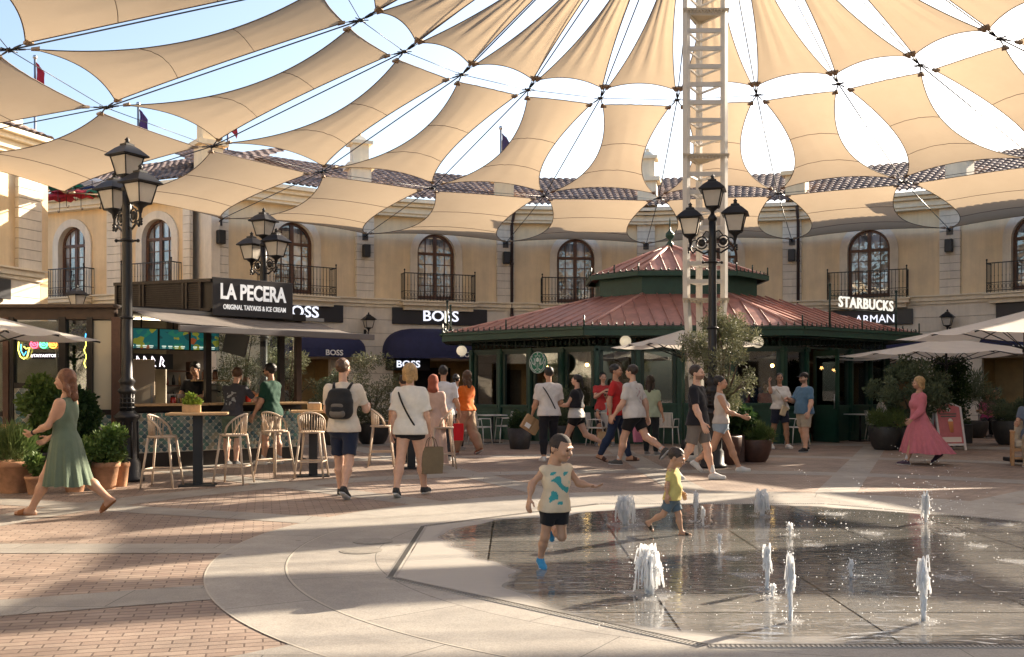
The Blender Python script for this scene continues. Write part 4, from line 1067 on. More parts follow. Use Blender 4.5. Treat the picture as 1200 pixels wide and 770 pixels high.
# things inside: brown panel seen behind the door
# ---------------------------------------------------------------- food kiosk
blk = mat("kiosk_black_steel", (.022, .018, .016), .45, metal=.3, noise=.25, nscale=5)
bronze = mat("kiosk_bronze_steel", (.06, .038, .028), .4, metal=.4, noise=.2, nscale=6)
F0, F1 = Vector((-6.85, 17.75, 0)), Vector((-4.25, 20.05, 0))
fd = (F1 - F0).normalized(); FL = (F1 - F0).length; fang = math.atan2(fd.y, fd.x)
KM = Matrix.Translation(F0) @ Matrix.Rotation(fang, 4, 'Z')      # local x along counter, y into the kiosk
kio = thing("food_kiosk", "black steel street food kiosk with scalloped tile counter, menu screens and roof sign", "kiosk", tuple(F0))
ko = tuple(F0)
tileM = [mat("scale_tile_teal", (.10, .20, .175), .18, noise=.3, nscale=9), mat("scale_tile_grey", (.20, .26, .24), .18, noise=.2, nscale=9), mat("scale_tile_blue", (.07, .13, .15), .18, noise=.3, nscale=9), mat("scale_tile_sand", (.30, .29, .22), .2, noise=.2, nscale=9), mat("tile_grout", (.50, .47, .39), .8)]
def scale_tiles(M, x0, x1, z0, z1, r=.062):
    mb = MB(); rnd = random.Random(3)
    mb.box(((x0 + x1) / 2, .015, (z0 + z1) / 2), (x1 - x0, .02, z1 - z0), M=M, mi=4)
    row = 0; z = z0 + r
    rows = []
    while z < z1 + r * .2: rows.append(z); z += r * 1.0
    for row, z in enumerate(rows):
        x = x0 + (r if row % 2 else 0) + .002
        while x < x1 + r * .5:
            mi = rnd.choice((0, 0, 1, 1, 2, 2, 3)); rr = r * .84
            pts = [(rr * math.cos(a), rr * math.sin(a)) for a in [math.pi * k / 7 + math.pi for k in range(8)]] + [(rr, r * .13), (r * .42, r * .62), (0, r * .82), (-r * .42, r * .62), (-rr, r * .13)]
            pts = [(min(max(px_ + x, x0), x1), min(max(pz_ + z, z0), z1)) for px_, pz_ in pts]
            if max(p_[0] for p_ in pts) - min(p_[0] for p_ in pts) > .02 and max(p_[1] for p_ in pts) - min(p_[1] for p_ in pts) > .02:
                c = (sum(p_[0] for p_ in pts) / len(pts), sum(p_[1] for p_ in pts) / len(pts)); n = len(pts)
                yy = -.001 - row * .0016
                gp_ = [(min(max(x + (a_ - x) / .84, x0), x1), min(max(z + (b_ - z) / .84, z0), z1)) for a_, b_ in pts]; mb.add([(a_, yy + .0008, b_) for a_, b_ in gp_], [tuple(range(n))], 4, False, M)
                vs = [(a, yy, b) for a, b in pts] + [(c[0], yy - .004, c[1])]
                fs = [(i, (i + 1) % n, n) for i in range(n)]
                mb.add(vs, fs, mi, False, M)
            x += 2 * r
    return mb
cb = MB(); cb.box((FL / 2, .35, .14), (FL, .7, .28), M=KM); cb.box((FL / 2, .36, .62), (FL, .66, .72), M=KM); cb.build("counter", blk, kio, off=ko)
scale_tiles(KM, .05, FL - .03, .28, 1.0).build("counter_tiles", tileM, kio, off=ko)
ct = MB(); ct.box((.72, .05, 1.15), (1.42, .50, .045), M=KM, bev=.006); ct.box((2.45, -.02, 1.155), (2.05, .46, .045), M=KM, bev=.006); ct.build("bar_ledge", wood_light, kio, off=ko)
ct = MB(); ct.box((FL / 2, .12, 1.08), (FL, .2, .09), M=KM); ct.build("ledge_support", blk, kio, off=ko)
# posts
for x, nm, m_ in ((.06, "corner_post", bronze), (1.55, "post", blk), (FL - .38, "post", blk), (FL, "corner_post", bronze)):
    pb = MB(); pb.box((x, .12, 1.43) if x > .1 else (x, .1, 1.43), (.11, .11, 2.86), M=KM); pb.build(nm, m_, kio, off=ko)
# roof slab, soffit
foot = [F0 + Vector((-.05, .05, 0)), F1 + Vector((.1, 0, 0)), F1 + Vector((-2.3, 2.5, 0)), F0 + Vector((-2.3, 2.3, 0))]
rs = MB(); rs.prism([(p.x, p.y) for p in foot], 2.80, 2.93); rs.build("roof_slab", blk, kio, off=ko)
fl = MB(); fl.prism([(p.x, p.y) for p in foot], .01, .05); fl.build("kiosk_floor", mat("kiosk_floor", (.08, .07, .06), .6), kio, off=ko)
# roof box: sign face and louvred face
A = Vector((-5.60, 18.62, 0)); B = Vector((-4.42, 19.72, 0)); D = Vector((-7.72, 19.4, 0)); Cq = Vector((-6.6, 20.8, 0))
zt, zb = 3.50, 2.90
rbx = MB(); rbx.prism([(p.x, p.y) for p in (A, B, Cq, D)], zb, zt); rbx.build("roof_box", blk, kio, off=ko)
def along(a, b_): d_ = b_ - a; return Matrix.Translation(a) @ Matrix.Rotation(math.atan2(d_.y, d_.x), 4, 'Z'), d_.length
MD, LD = along(D, A)
lv = MB()
for x0, x1 in ((.05, .62), (.70, 1.62), (1.70, LD - .25)):
    lv.box((x0, -.03, (zt + zb) / 2), (.05, .06, zt - zb), M=MD); lv.box((x1, -.03, (zt + zb) / 2), (.05, .06, zt - zb), M=MD)
    for q in range(13): lv.box(((x0 + x1) / 2, -.025, zb + .06 + q * .04), (x1 - x0 - .05, .02, .022), M=MD)
lv.box((LD / 2, -.03, zt - .03), (LD, .07, .06), M=MD); lv.box((LD / 2, -.03, zb + .02), (LD, .07, .05), M=MD)
lv.build("louvre_panel", mat("louvre_brown", (.045, .034, .028), .55, metal=.2, noise=.3, nscale=8), kio, off=ko)
MS, LS = along(A, B)
sp_ = MB(); sp_.box((LS / 2 + .02, -.03, (zt + zb) / 2 - .03), (LS + .08, .05, zt - zb + .12), M=MS, bev=.008)
sgn = sp_.build("sign_panel", mat("sign_charcoal", (.03, .028, .03), .6), kio, off=ko)
def text_on(par, M, txt, size, x, y, z, m_, bold, off, width=None, ext=.006, name="lettering"):
    me = text_data(txt, size, ext, bold); me.transform(Matrix.Rotation(R(90), 4, 'X'))
    if width:
        xs = [v.co.x for v in me.vertices]; k = width / (max(xs) - min(xs)); c_ = (max(xs) + min(xs)) / 2
        me.transform(Matrix.Diagonal((k, 1, 1, 1)) @ Matrix.Translation((-c_, 0, 0)))
    me.transform(M @ Matrix.Translation((x, y, z))); me.transform(Matrix.Translation(-Vector(off)))
    me.materials.clear(); me.materials.append(m_); o = bpy.data.objects.new(name, me); COL.objects.link(o); o.parent = par; return o
wl = mat("sign_white_letters", (.82, .82, .8), .5, emit=(1, 1, 1), estr=.12)
text_on(sgn, MS, "LA PECERA", .40, LS / 2 + .02, -.062, 3.26, wl, .012, ko, width=LS * .86)
text_on(sgn, MS, "ORIGINAL TAIYAKIS & ICE CREAM", .13, LS / 2 + .04, -.062, 2.98, wl, .002, ko, width=LS * .82)
# awning
aw = thing("awning", "grey retractable awning pulled out over the kiosk counter", "awning", tuple(F0))
R0, R1 = F0 + Vector((.08, -.08, 2.86)), F1 + Vector((.30, .45, 2.78)); nrm = Vector((fd.y, -fd.x, 0))
Q0, Q1 = R0 + nrm * 1.95 + Vector((.08, 0, -.36)), R1 + nrm * 1.95 + Vector((0, 0, -.33))
mb = MB(); N_ = 24; vs = []
for j in range(7):
    v = j / 6
    for i in range(N_ + 1):
        u = i / N_; p = (R0.lerp(R1, u)).lerp(Q0.lerp(Q1, u), v); p = p + Vector((0, 0, -.05 * math.sin(math.pi * v) + .006 * math.sin(u * 40) * v)); vs.append(p)
W = N_ + 1
mb.add(vs, [(j * W + i, j * W + i + 1, (j + 1) * W + i + 1, (j + 1) * W + i) for j in range(6) for i in range(N_)], 0, True)
mb.build("canopy", mat("awning_grey_fabric", (.20, .175, .155), .85, noise=.08, nscale=5, bump=.2, bscale=150, transl=.2), aw, off=ko)
mb = MB(); dq = (Q1 - Q0); Mq = Matrix.Translation((Q0 + Q1) / 2) @ Matrix.Rotation(math.atan2(dq.y, dq.x), 4, 'Z'); mb.box((0, 0, -.05), (dq.length + .05, .06, .11), M=Mq, bev=.01); mb.build("front_bar", mat("awning_bar", (.14, .13, .13), .5), aw, off=ko)
mb = MB(); dr_ = (R1 - R0); Mr = Matrix.Translation((R0 + R1) / 2) @ Matrix.Rotation(math.atan2(dr_.y, dr_.x), 4, 'Z'); mb.box((0, 0, .03), (dr_.length + .1, .14, .07), M=Mr); mb.build("cassette", mat("awning_cassette", (.30, .29, .27), .4), aw, off=ko)
for u in (.12, .5, .86):
    mb = MB(); a_ = R0.lerp(R1, u) + Vector((0, 0, -.08)); c_ = Q0.lerp(Q1, u) + Vector((0, 0, -.07)); e_ = (a_ + c_) / 2 + fd * .35 + Vector((0, 0, -.03)); mb.tube([a_, e_, c_], .022, 5); mb.build("folding_arm", blk, aw, off=ko)
# glazing of the right half
gz = MB(); gz.box((2.55, .22, 1.95), (1.55, .012, 1.55), M=KM); gz.build("glass_screen", shop_glass, kio, off=ko)
# menu screens
def screen_mat(seed):
    m, N, L, b = nodes("menu_screen_%d" % seed); tc = N.new("ShaderNodeTexCoord")
    mp = N.new("ShaderNodeMapping"); mp.inputs["Location"].default_value = (seed * 3.1, 0, seed); mp.inputs["Scale"].default_value = (5, 5, 7); L.new(tc.outputs["Object"], mp.inputs["Vector"])
    v = N.new("ShaderNodeTexVoronoi"); v.inputs["Scale"].default_value = 1.6; L.new(mp.outputs[0], v.inputs["Vector"])
    r = N.new("ShaderNodeValToRGB"); r.color_ramp.interpolation = 'CONSTANT'; cr = r.color_ramp
    cr.elements[0].color = (.02, .20, .22, 1); cr.elements[1].position = .55; cr.elements[1].color = (.03, .28, .20, 1)
    for pos, c in ((.70, (.35, .40, .06, 1)), (.80, (.40, .12, .05, 1)), (.88, (.02, .10, .12, 1))):
        e = cr.elements.new(pos); e.color = c
    sp2 = N.new("ShaderNodeSeparateColor"); L.new(v.outputs["Color"], sp2.inputs[0]); L.new(sp2.outputs[0], r.inputs["Fac"])
    L.new(r.outputs["Color"], b.inputs["Base Color"]); L.new(r.outputs["Color"], b.inputs["Emission Color"]); b.inputs["Emission Strength"].default_value = .08; b.inputs["Roughness"].default_value = .2
    return m
for i, lb in enumerate(("teal menu screen hanging in the kiosk beside the street lamp", "teal and yellow menu screen in the middle of three in the kiosk", "teal menu screen nearest the kiosk's glass half")):
    c = KM @ Vector((.38 + i * .60, .30, 2.36)); t = thing("menu_screen", lb, "screen", c, fang, "menu screens hanging in the kiosk")
    mb = MB(); mb.box((0, .02, 0), (.585, .04, .40)); mb.build("bezel", blk, t)
    mb = MB(); mb.box((0, -.004, 0), (.555, .006, .365)); so2 = mb.build("display", screen_mat(i), t)
    mb = MB(); mb.tube([(0, .05, .18), (0, .05, .42)], .014, 5); mb.build("hanger", blk, t)
    mw = mat("screen_text", (.6, .7, .6), .5, emit=(.7, .9, .8), estr=.25)
    for q in range(4): mb = MB(); mb.box((-.2 + .12 * q, -.009, -.13), (.08, .002, .02)); mb.box((-.2 + .12 * q, -.009, -.16), (.06, .002, .01)); mb.build("menu_line", mw, t)
t = thing("tilted_screen", "dark tilted monitor seen from its side under the awning", "screen", KM @ Vector((2.02, -.1, 2.30)), fang + R(-60))
mb = MB(); mb.box((0, 0, 0), (.5, .05, .42), M=Matrix.Rotation(R(14), 4, 'Y')); mb.build("housing", mat("monitor_grey", (.07, .075, .08), .4), t); mb = MB(); mb.tube([(0, 0, .15), (0, 0, .5)], .015, 5); mb.build("hanger", blk, t)
# neon writing panel under screens
t = thing("neon_sign", "dark panel with red and white neon scribbles under the menu screens", "neon sign", KM @ Vector((.75, 1.6, 1.98)), fang)
mb = MB(); mb.box((0, .02, 0), (1.5, .03, .30)); mb.build("panel", black_panel, t)
neonR = mat("neon_red", (1, .1, .1), .4, emit=(1, .04, .03), estr=2.5); neonW = mat("neon_white", (1, 1, 1), .4, emit=(1, .9, 1), estr=1.0)
neonY = mat("neon_yellow", (1, .9, .2), .4, emit=(.9, .8, .12), estr=1.3); neonG = mat("neon_green", (.2, 1, .5), .4, emit=(.08, .8, .3), estr=1.3); neonO = mat("neon_orange", (1, .5, .1), .4, emit=(1, .35, .05), estr=1.5); neonP = mat("neon_pink", (1, .2, .3), .4, emit=(1, .08, .14), estr=1.5); neonB = mat("neon_blue", (.1, .6, 1), .4, emit=(.05, .4, .9), estr=1.3)
mb = MB(); mb.tube([(-.7, 0, -.02), (-.55, 0, .04), (-.42, 0, -.06), (-.35, 0, .08), (-.30, 0, -.08), (-.22, 0, .02)], .014, 5); mb.tube([(-.45, 0, .05), (-.25, 0, -.09)], .014, 5); mb.build("red_tube", neonR, t)
mb = MB(); 
for x in (0, .14, .30, .48): mb.tube([(x, 0, -.10), (x + .03, 0, .10), (x + .08, 0, .02), (x + .05, 0, -.05), (x + .1, 0, -.10)], .010, 5)
mb.build("white_tube", neonW, t)
# kiosk interior: back wall, fridge, shelves, machines
iw = MB(); iw.box((1.0, 2.3, 1.4), (3.0, .06, 2.8), M=KM); iw.build("back_wall", mat("kiosk_back_wall", (.20, .17, .14), .7, noise=.2, nscale=3), kio, off=ko)
t = thing("tall_cabinet", "tall cream fridge cabinet inside the kiosk left of the barista", "cabinet", KM @ Vector((.62, 1.25, 0)), fang)
mb = MB(); mb.box((0, 0, 1.0), (.55, .5, 2.0), bev=.01); mb.build("cabinet_body", mat("cabinet_cream", (.62, .50, .36), .5), t); mb = MB(); mb.box((.2, -.27, 1.2), (.03, .03, .6)); mb.build("handle", chrome, t)
t = thing("shelf_rack", "dark shelf rack of bottles and jars behind the barista", "shelf", KM @ Vector((1.45, 2.1, 0)), fang)
mb = MB()
for z in (1.2, 1.5, 1.8): mb.box((0, 0, z), (1.2, .25, .025))
for x in (-.6, .6): mb.box((x, 0, 1.0), (.03, .25, 2.0))
mb.build("frame", rust, t)
rnd = random.Random(5); cols = [(.3, .05, .03), (.02, .02, .02), (.3, .2, .1), (.5, .45, .4), (.05, .12, .06)]
for z in (1.2, 1.5):
    for q in range(9):
        r = .025 + rnd.random() * .012; mb = MB(); x = -.52 + q * .13; h = .12 + rnd.random() * .09
        mb.lathe([(r, z + .015), (r, z + h * .7), (r * .4, z + h), (r * .4, z + h + .03)], c=(x, -.02, 0), n=8); mb.build("bottle", mat("bottle_%d" % (q % 5), cols[q % 5], .3), t)
def counter_thing(x, y, z, name, label, cat, fn, grp=None):
    t = thing(name, label, cat, KM @ Vector((x, y, z)), fang, grp); fn(t); return t
def jar(col):
    def f(t):
        mb = MB(); mb.lathe([(.05, 0), (.055, .02), (.055, .14), (.04, .16)], n=12); mb.build("body", mat("jar_%s" % str(col), col, .25), t)
        mb = MB(); mb.lathe([(.045, .16), (.045, .19), (.01, .2)], n=12); mb.build("lid", iron, t)
    return f
def rack(t):
    mb = MB(); mb.box((0, 0, .01), (.6, .3, .02)); mb.box((0, .14, .12), (.6, .02, .24)); mb.build("tray", chrome, t)
    for q in range(7): mb = MB(); mb.lathe([(.012, .02), (.022, .13), (.03, .16)], c=(-.25 + q * .08, 0, 0), n=7); mb.build("cone", mat("wafer", (.45, .25, .1), .7), t)
counter_thing(1.28, .5, 1.1, "cone_rack", "steel tray of wafer cones on the kiosk counter before the barista", "rack", rack)
for i, (x, c, lb) in enumerate(((1.02, (.45, .03, .02), "red lidded jar beside the wafer tray on the kiosk counter"), (2.25, (.5, .03, .02), "red cup on the counter between the two customers"), (2.40, (.5, .04, .03), "red jar on the counter next to the bearded customer's arm"), (2.12, (.04, .04, .04), "dark jar on the counter by the grey shirted customer"))):
    counter_thing(x, .15 if i else .45, 1.18 if i else 1.12, "jar", lb, "jar", jar(c), "jars on the kiosk counter")
def coffee(t):
    mb = MB(); mb.box((0, 0, .22), (.55, .4, .44), bev=.03); mb.box((0, -.22, .36), (.5, .1, .12), bev=.02); mb.build("body", mat("machine_steel", (.35, .33, .3), .3, metal=.8), t)
    for x in (-.14, .14): mb = MB(); mb.tube([(x, -.24, .3), (x, -.36, .28)], .016, 6); mb.build("handle", iron, t)
counter_thing(1.95, 1.1, 1.1, "coffee_machine", "steel coffee machine behind the glass of the kiosk", "coffee machine", coffee)
for i in range(2):
    counter_thing(1.78 + i * .22, .75, 1.62, "drink_cup", ("clear cup of dark drink on the high shelf, left one", "clear cup of dark drink on the high shelf, right one")[i], "cup", jar((.12, .05, .03)), "cups on the kiosk shelf")
mb = MB(); mb.box((1.9, .75, 1.60), (.7, .25, .03), M=KM); mb.build("cup_shelf", wood_light, kio, off=ko)
mb = MB(); mb.box((1.6, .9, .55), (2.6, .5, 1.1), M=KM); mb.build("work_counter", blk, kio, off=ko)
mb = MB(); mb.box((.0, 1.2, 1.4), (.05, 2.2, 2.8), M=KM); mb.build("side_wall", blk, kio, off=ko)
# kiosk work light
lw = mat("strip_light", (1, .9, .7), .5, emit=(1, .8, .5), estr=3)
mb = MB(); mb.box((1.0, 1.0, 2.77), (1.2, .08, .03), M=KM); mb.build("strip_light", lw, kio, off=ko)

# ---------------------------------------------------------------- glass pavilion left of the kiosk
PV = Vector((-9.0, 17.45, 0)); pvo = tuple(PV)
pv = thing("glass_annex", "low glazed annex with scalloped tile wainscot and neon signs left of the kiosk", "annex", pvo)
X0, X1 = -11.2, -6.98; y0 = 17.5
mb = MB(); mb.box(((X0 + X1) / 2, y0 + .05, 2.76), (X1 - X0, .16, .2)); mb.box(((X0 + X1) / 2, y0 - .05, 2.88), (X1 - X0 + .1, .3, .05)); mb.build("roof_beam", bronze, pv, off=pvo)
mb = MB(); mb.box(((X0 + X1) / 2, y0 + 1.6, 2.9), (X1 - X0, 3.2, .06)); mb.build("roof", blk, pv, off=pvo)
def px_x(px): return X_at(px, y0)
for px, w_, m_ in ((8, .10, rust), (15, .07, blk), (74, .12, blk), (106, .10, blk), (137, .16, rust), (-60, .1, rust)):
    mb = MB(); mb.box((px_x(px), y0 + .02, 1.35), (w_, .14, 2.7)); mb.build("post", m_, pv, off=pvo)
for pa, pb, zs in ((18, 70, 1.50), (78, 103, 1.03), (109, 131, 1.03), (-55, 4, 1.0)):
    xa, xb = px_x(pa), px_x(pb)
    mb = MB(); mb.box(((xa + xb) / 2, y0, zs), (xb - xa, .1, .09)); mb.build("sill", blk, pv, off=pvo)
    Mt = Matrix.Translation((xa, y0 - .02, 0)); scale_tiles(Mt, 0, xb - xa, .3, zs - .05, r=.075).build("wainscot_tiles", tileM, pv, off=pvo)
    mb = MB(); mb.box(((xa + xb) / 2, y0, .15), (xb - xa, .1, .3)); mb.build("plinth", blk, pv, off=pvo)
    if pa != 109:
        mb = MB(); mb.box(((xa + xb) / 2, y0 + .03, (zs + 2.66) / 2), (xb - xa, .012, 2.62 - zs)); mb.build("pane", shop_glass, pv, off=pvo)
    else:
        mb = MB(); mb.box(((xa + xb) / 2, y0 + .03, (zs + 2.66) / 2), (xb - xa, .03, 2.62 - zs)); mb.build("frosted_panel", mat("frosted_cream", (.58, .52, .38), .3), pv, off=pvo)
mb = MB(); mb.box(((X0 + X1) / 2, y0 + 2.6, 1.4), (X1 - X0, .06, 2.8)); mb.build("back_wall", mat("annex_back", (.30, .27, .21), .7, noise=.25, nscale=1.5), pv, off=pvo)
def neon(label, loc, parts):
    t = thing("neon_sign", label, "neon sign", loc, 0, "neon signs in the annex window")
    for nm, m_, pts, r_, cl_ in parts:
        mb = MB(); mb.tube(pts, r_, 5, closed=cl_); mb.build(nm, m_, t)
    mb = MB(); mb.box((0, .03, .02), (.06, .04, .12)); mb.build("mount", iron, t)
    return t
yy = y0 - .03
def ell(cx, cz, rx, rz_, a0=0, a1=360, n=18): return [(cx + rx * math.cos(R(a0 + (a1 - a0) * i / n)), 0, cz + rz_ * math.sin(R(a0 + (a1 - a0) * i / n))) for i in range(n + (0 if a1 - a0 == 360 else 1))]
neon("yellow neon cone shape with blue inner line in the annex window", (X_at(28, yy), yy, Z_at(410, yy)), [("yellow_tube", neonY, [(-.09, 0, .14), (-.10, 0, 0), (-.06, 0, -.12), (0, 0, -.16), (.06, 0, -.12), (.10, 0, .04), (.04, 0, .02), (.0, 0, .06)], .011, False), ("blue_tube", neonB, [(-.05, 0, .10), (-.05, 0, -.02), (0, 0, -.10), (.04, 0, -.03)], .008, False)])
for px, m_, nm in ((40, neonP, "pink neon ring, leftmost of three over the neon word"), (51, neonG, "green neon ring, middle of three over the neon word"), (62, neonO, "orange neon ring, rightmost of three over the neon word")):
    neon(nm, (X_at(px, yy), yy, Z_at(403.5, yy)), [("outer_tube", m_, ell(0, 0, .065, .065), .011, True), ("inner_tube", m_, ell(0, 0, .028, .028), .008, True), ("wave_tube", m_, [(-.05, 0, .02), (-.02, 0, -.03), (.02, 0, .03), (.05, 0, -.02)], .007, False)])
t = thing("neon_sign", "small dark plate with white hashtag word under the neon rings", "neon sign", (X_at(51, yy), yy, Z_at(417, yy)), 0)
mb = MB(); mb.box((0, .01, 0), (.40, .02, .12)); mb.build("plate", black_panel, t)
text("#TAIYAKITOS", .072, neonW, t, (0, -.004, 0), .002, .0)
neon("thin yellow neon squiggle hanging in the narrow annex window", (X_at(100, yy), yy, Z_at(415, yy)), [("yellow_tube", neonY, [(.02 * math.sin(k * 1.1), 0, .24 - k * .04) for k in range(13)], .009, False), ("blue_tube", neonB, [(.01, 0, .36), (.0, 0, .27)], .009, False)])

# ---------------------------------------------------------------- parasols
canvasM = mat("parasol_canvas", (.72, .67, .60), .85, noise=.05, nscale=3, bump=.15, bscale=200, transl=.35)
def parasol(loc, half, zr, za, label, polem=None, rz=0, n=4, val=.0):
    t = thing("parasol", label, "parasol", loc, rz, "cream parasols")
    mb = MB(); k = 8; vs = []; fs = []
    cor = [Vector((half * math.cos(math.pi / 4 + 2 * math.pi * i / n) * math.sqrt(2) if n == 4 else half * math.cos(2 * math.pi * i / n), half * math.sin(math.pi / 4 + 2 * math.pi * i / n) * math.sqrt(2) if n == 4 else half * math.sin(2 * math.pi * i / n), zr)) for i in range(n)]
    ribs = []
    for i in range(n):
        a, b_ = cor[i], cor[(i + 1) % n]; ribs.append(a)
        if n == 4: ribs.append((a + b_) / 2 + Vector((0, 0, .03)))
    m_ = len(ribs); apx = Vector((0, 0, za))
    for i in range(m_):
        a, b_ = ribs[i], ribs[(i + 1) % m_]
        o0 = len(vs)
        for j in range(k + 1):
            t_ = j / k
            for q in range(5):
                u = q / 4; e = a.lerp(b_, u); ctr = Vector((0, 0, zr)); inward = (ctr - e) * (.035 * 4 * u * (1 - u))
                p = apx.lerp(e + inward, t_); p.z -= .06 * 4 * u * (1 - u) * t_ + .03 * math.sin(math.pi * t_); vs.append(p)
        for j in range(k):
            for q in range(4): fs.append((o0 + j * 5 + q, o0 + (j + 1) * 5 + q, o0 + (j + 1) * 5 + q + 1, o0 + j * 5 + q + 1))
    mb.add(vs, fs, 0, True); mb.build("canopy", canvasM, t)
    fr = MB()
    for a in ribs:
        fr.tube([apx + Vector((0, 0, -.07)), a + Vector((0, 0, -.035))], .014, 4)
        mid = apx.lerp(a, .55) + Vector((0, 0, -.07)); fr.tube([Vector((0, 0, zr - .28)), mid], .011, 4)
    fr.build("ribs", iron, t)
    po = MB(); po.tube([(0, 0, 0), (0, 0, za)], .032, 10); po.lathe([(.05, zr - .34), (.05, zr - .24)], n=10); po.lathe([(.02, za), (.035, za + .03), (.0, za + .07)], n=8); po.build("pole", polem or iron, t)
    bs = MB(); bs.box((0, 0, .04), (.6, .6, .08), bev=.015); bs.lathe([(.05, .08), (.045, .35)], n=10); bs.build("base", iron, t)
    return t
parasol((-8.6, 15.5, 0), 1.55, 2.27, 2.72, "cream parasol at the left edge in front of the annex window")
parasol((10.9, 25.0, 0), 1.95, 2.30, 2.72, "wide cream parasol over the pink board right of the pavilion", rz=R(8))
parasol((10.15, 19.7, 0), 1.85, 2.50, 2.98, "cream parasol at the right edge, the nearest and highest")
parasol((10.4, 29.0, 0), 1.6, 2.25, 2.55, "cream parasol behind the wide one, only its rim showing")
parasol((3.66, 21.3, 0), 1.22, 2.36, 2.70, "small cream parasol on a green pole beside the olive tree", green_paint, rz=R(12))

# ---------------------------------------------------------------- hanging street umbrellas, flags
uc = [("dark green", (.01, .09, .06)), ("red", (.35, .02, .03)), ("dark green", (.01, .09, .06)), ("red", (.40, .02, .03)), ("white", (.7, .7, .7)), ("navy", (.01, .02, .08)), ("green", (.02, .14, .07)), ("red", (.35, .02, .02))]
ups = [(68, 222, 0), (78, 229, 1), (88, 221, 2), (95, 231, 3), (108, 217, 4), (112, 226, 5), (118, 230, 6), (70, 235, 7)]
for i, (px, py, c_) in enumerate(ups):
    Y = 33 + (i % 3) * 1.2; nm, cc = uc[i]
    t = thing("hanging_umbrella", f"open {nm} umbrella hung over the side street, {ORD[i]} of the cluster by the pier", "umbrella", (X_at(px, Y), Y, Z_at(py, Y)), i * .4, "open umbrellas strung over the side street")
    mb = MB(); vs = [Vector((0, 0, .22))]; m_ = 8
    for j in range(1, 5):
        for q in range(m_ * 2):
            a = math.pi * q / m_; r = .52 * math.sin(j / 4 * math.pi / 2.1) * (1 if q % 2 == 0 else .93); vs.append(Vector((r * math.cos(a), r * math.sin(a), .22 * math.cos(j / 4 * math.pi / 2.1) - (0 if q % 2 == 0 else -.015 * j))))
    fs = [(0, 1 + q, 1 + (q + 1) % 16) for q in range(16)] + [(1 + j * 16 + q, 1 + (j + 1) * 16 + q, 1 + (j + 1) * 16 + (q + 1) % 16, 1 + j * 16 + (q + 1) % 16) for j in range(3) for q in range(16)]
    mb.add(vs, fs, 0, False); mb.build("canopy", mat("umbrella_" + nm.replace(" ", "_"), cc, .6, transl=.25), t)
    mb = MB(); mb.tube([(0, 0, .28), (0, 0, -.35), (.03, 0, -.42), (.07, 0, -.40), (.075, 0, -.34)], .012, 5); mb.build("handle", iron, t)
for px, py, col, nm, h in ((41, 85, (.55, .02, .04), "red", 3.2), (162, 140, (.10, .04, .16), "purple", 2.4), (587, 168, (.08, .05, .12), "dark purple", 2.0), (267, 147, (.5, .03, .04), "small red", 1.5)):
    Y = 44.0; p = Vector((X_at(px, Y), Y, 0)); z1 = Z_at(py - 18, Y)
    t = thing("flag", f"{nm} flag hanging limp from a pole beyond the roofs", "flag", p)
    mb = MB(); mb.tube([(0, 0, 0), (0, 0, z1)], .05, 6); mb.ball((0, 0, z1), .10, n=5); mb.build("flagpole", chrome, t)
    mb = MB(); vs = []
    for j in range(7):
        for i in range(5): vs.append((.03 + .10 * i + .03 * math.sin(j + i), .10 * math.sin(i * 2.2 + j * .4), z1 - .2 - h * .42 * j / 6 - .12 * i))
    mb.add(vs, [(j * 5 + i, j * 5 + i + 1, (j + 1) * 5 + i + 1, (j + 1) * 5 + i) for j in range(6) for i in range(4)], 0, True); mb.build("cloth", mat("flag_" + nm.replace(" ", "_"), col, .7), t)
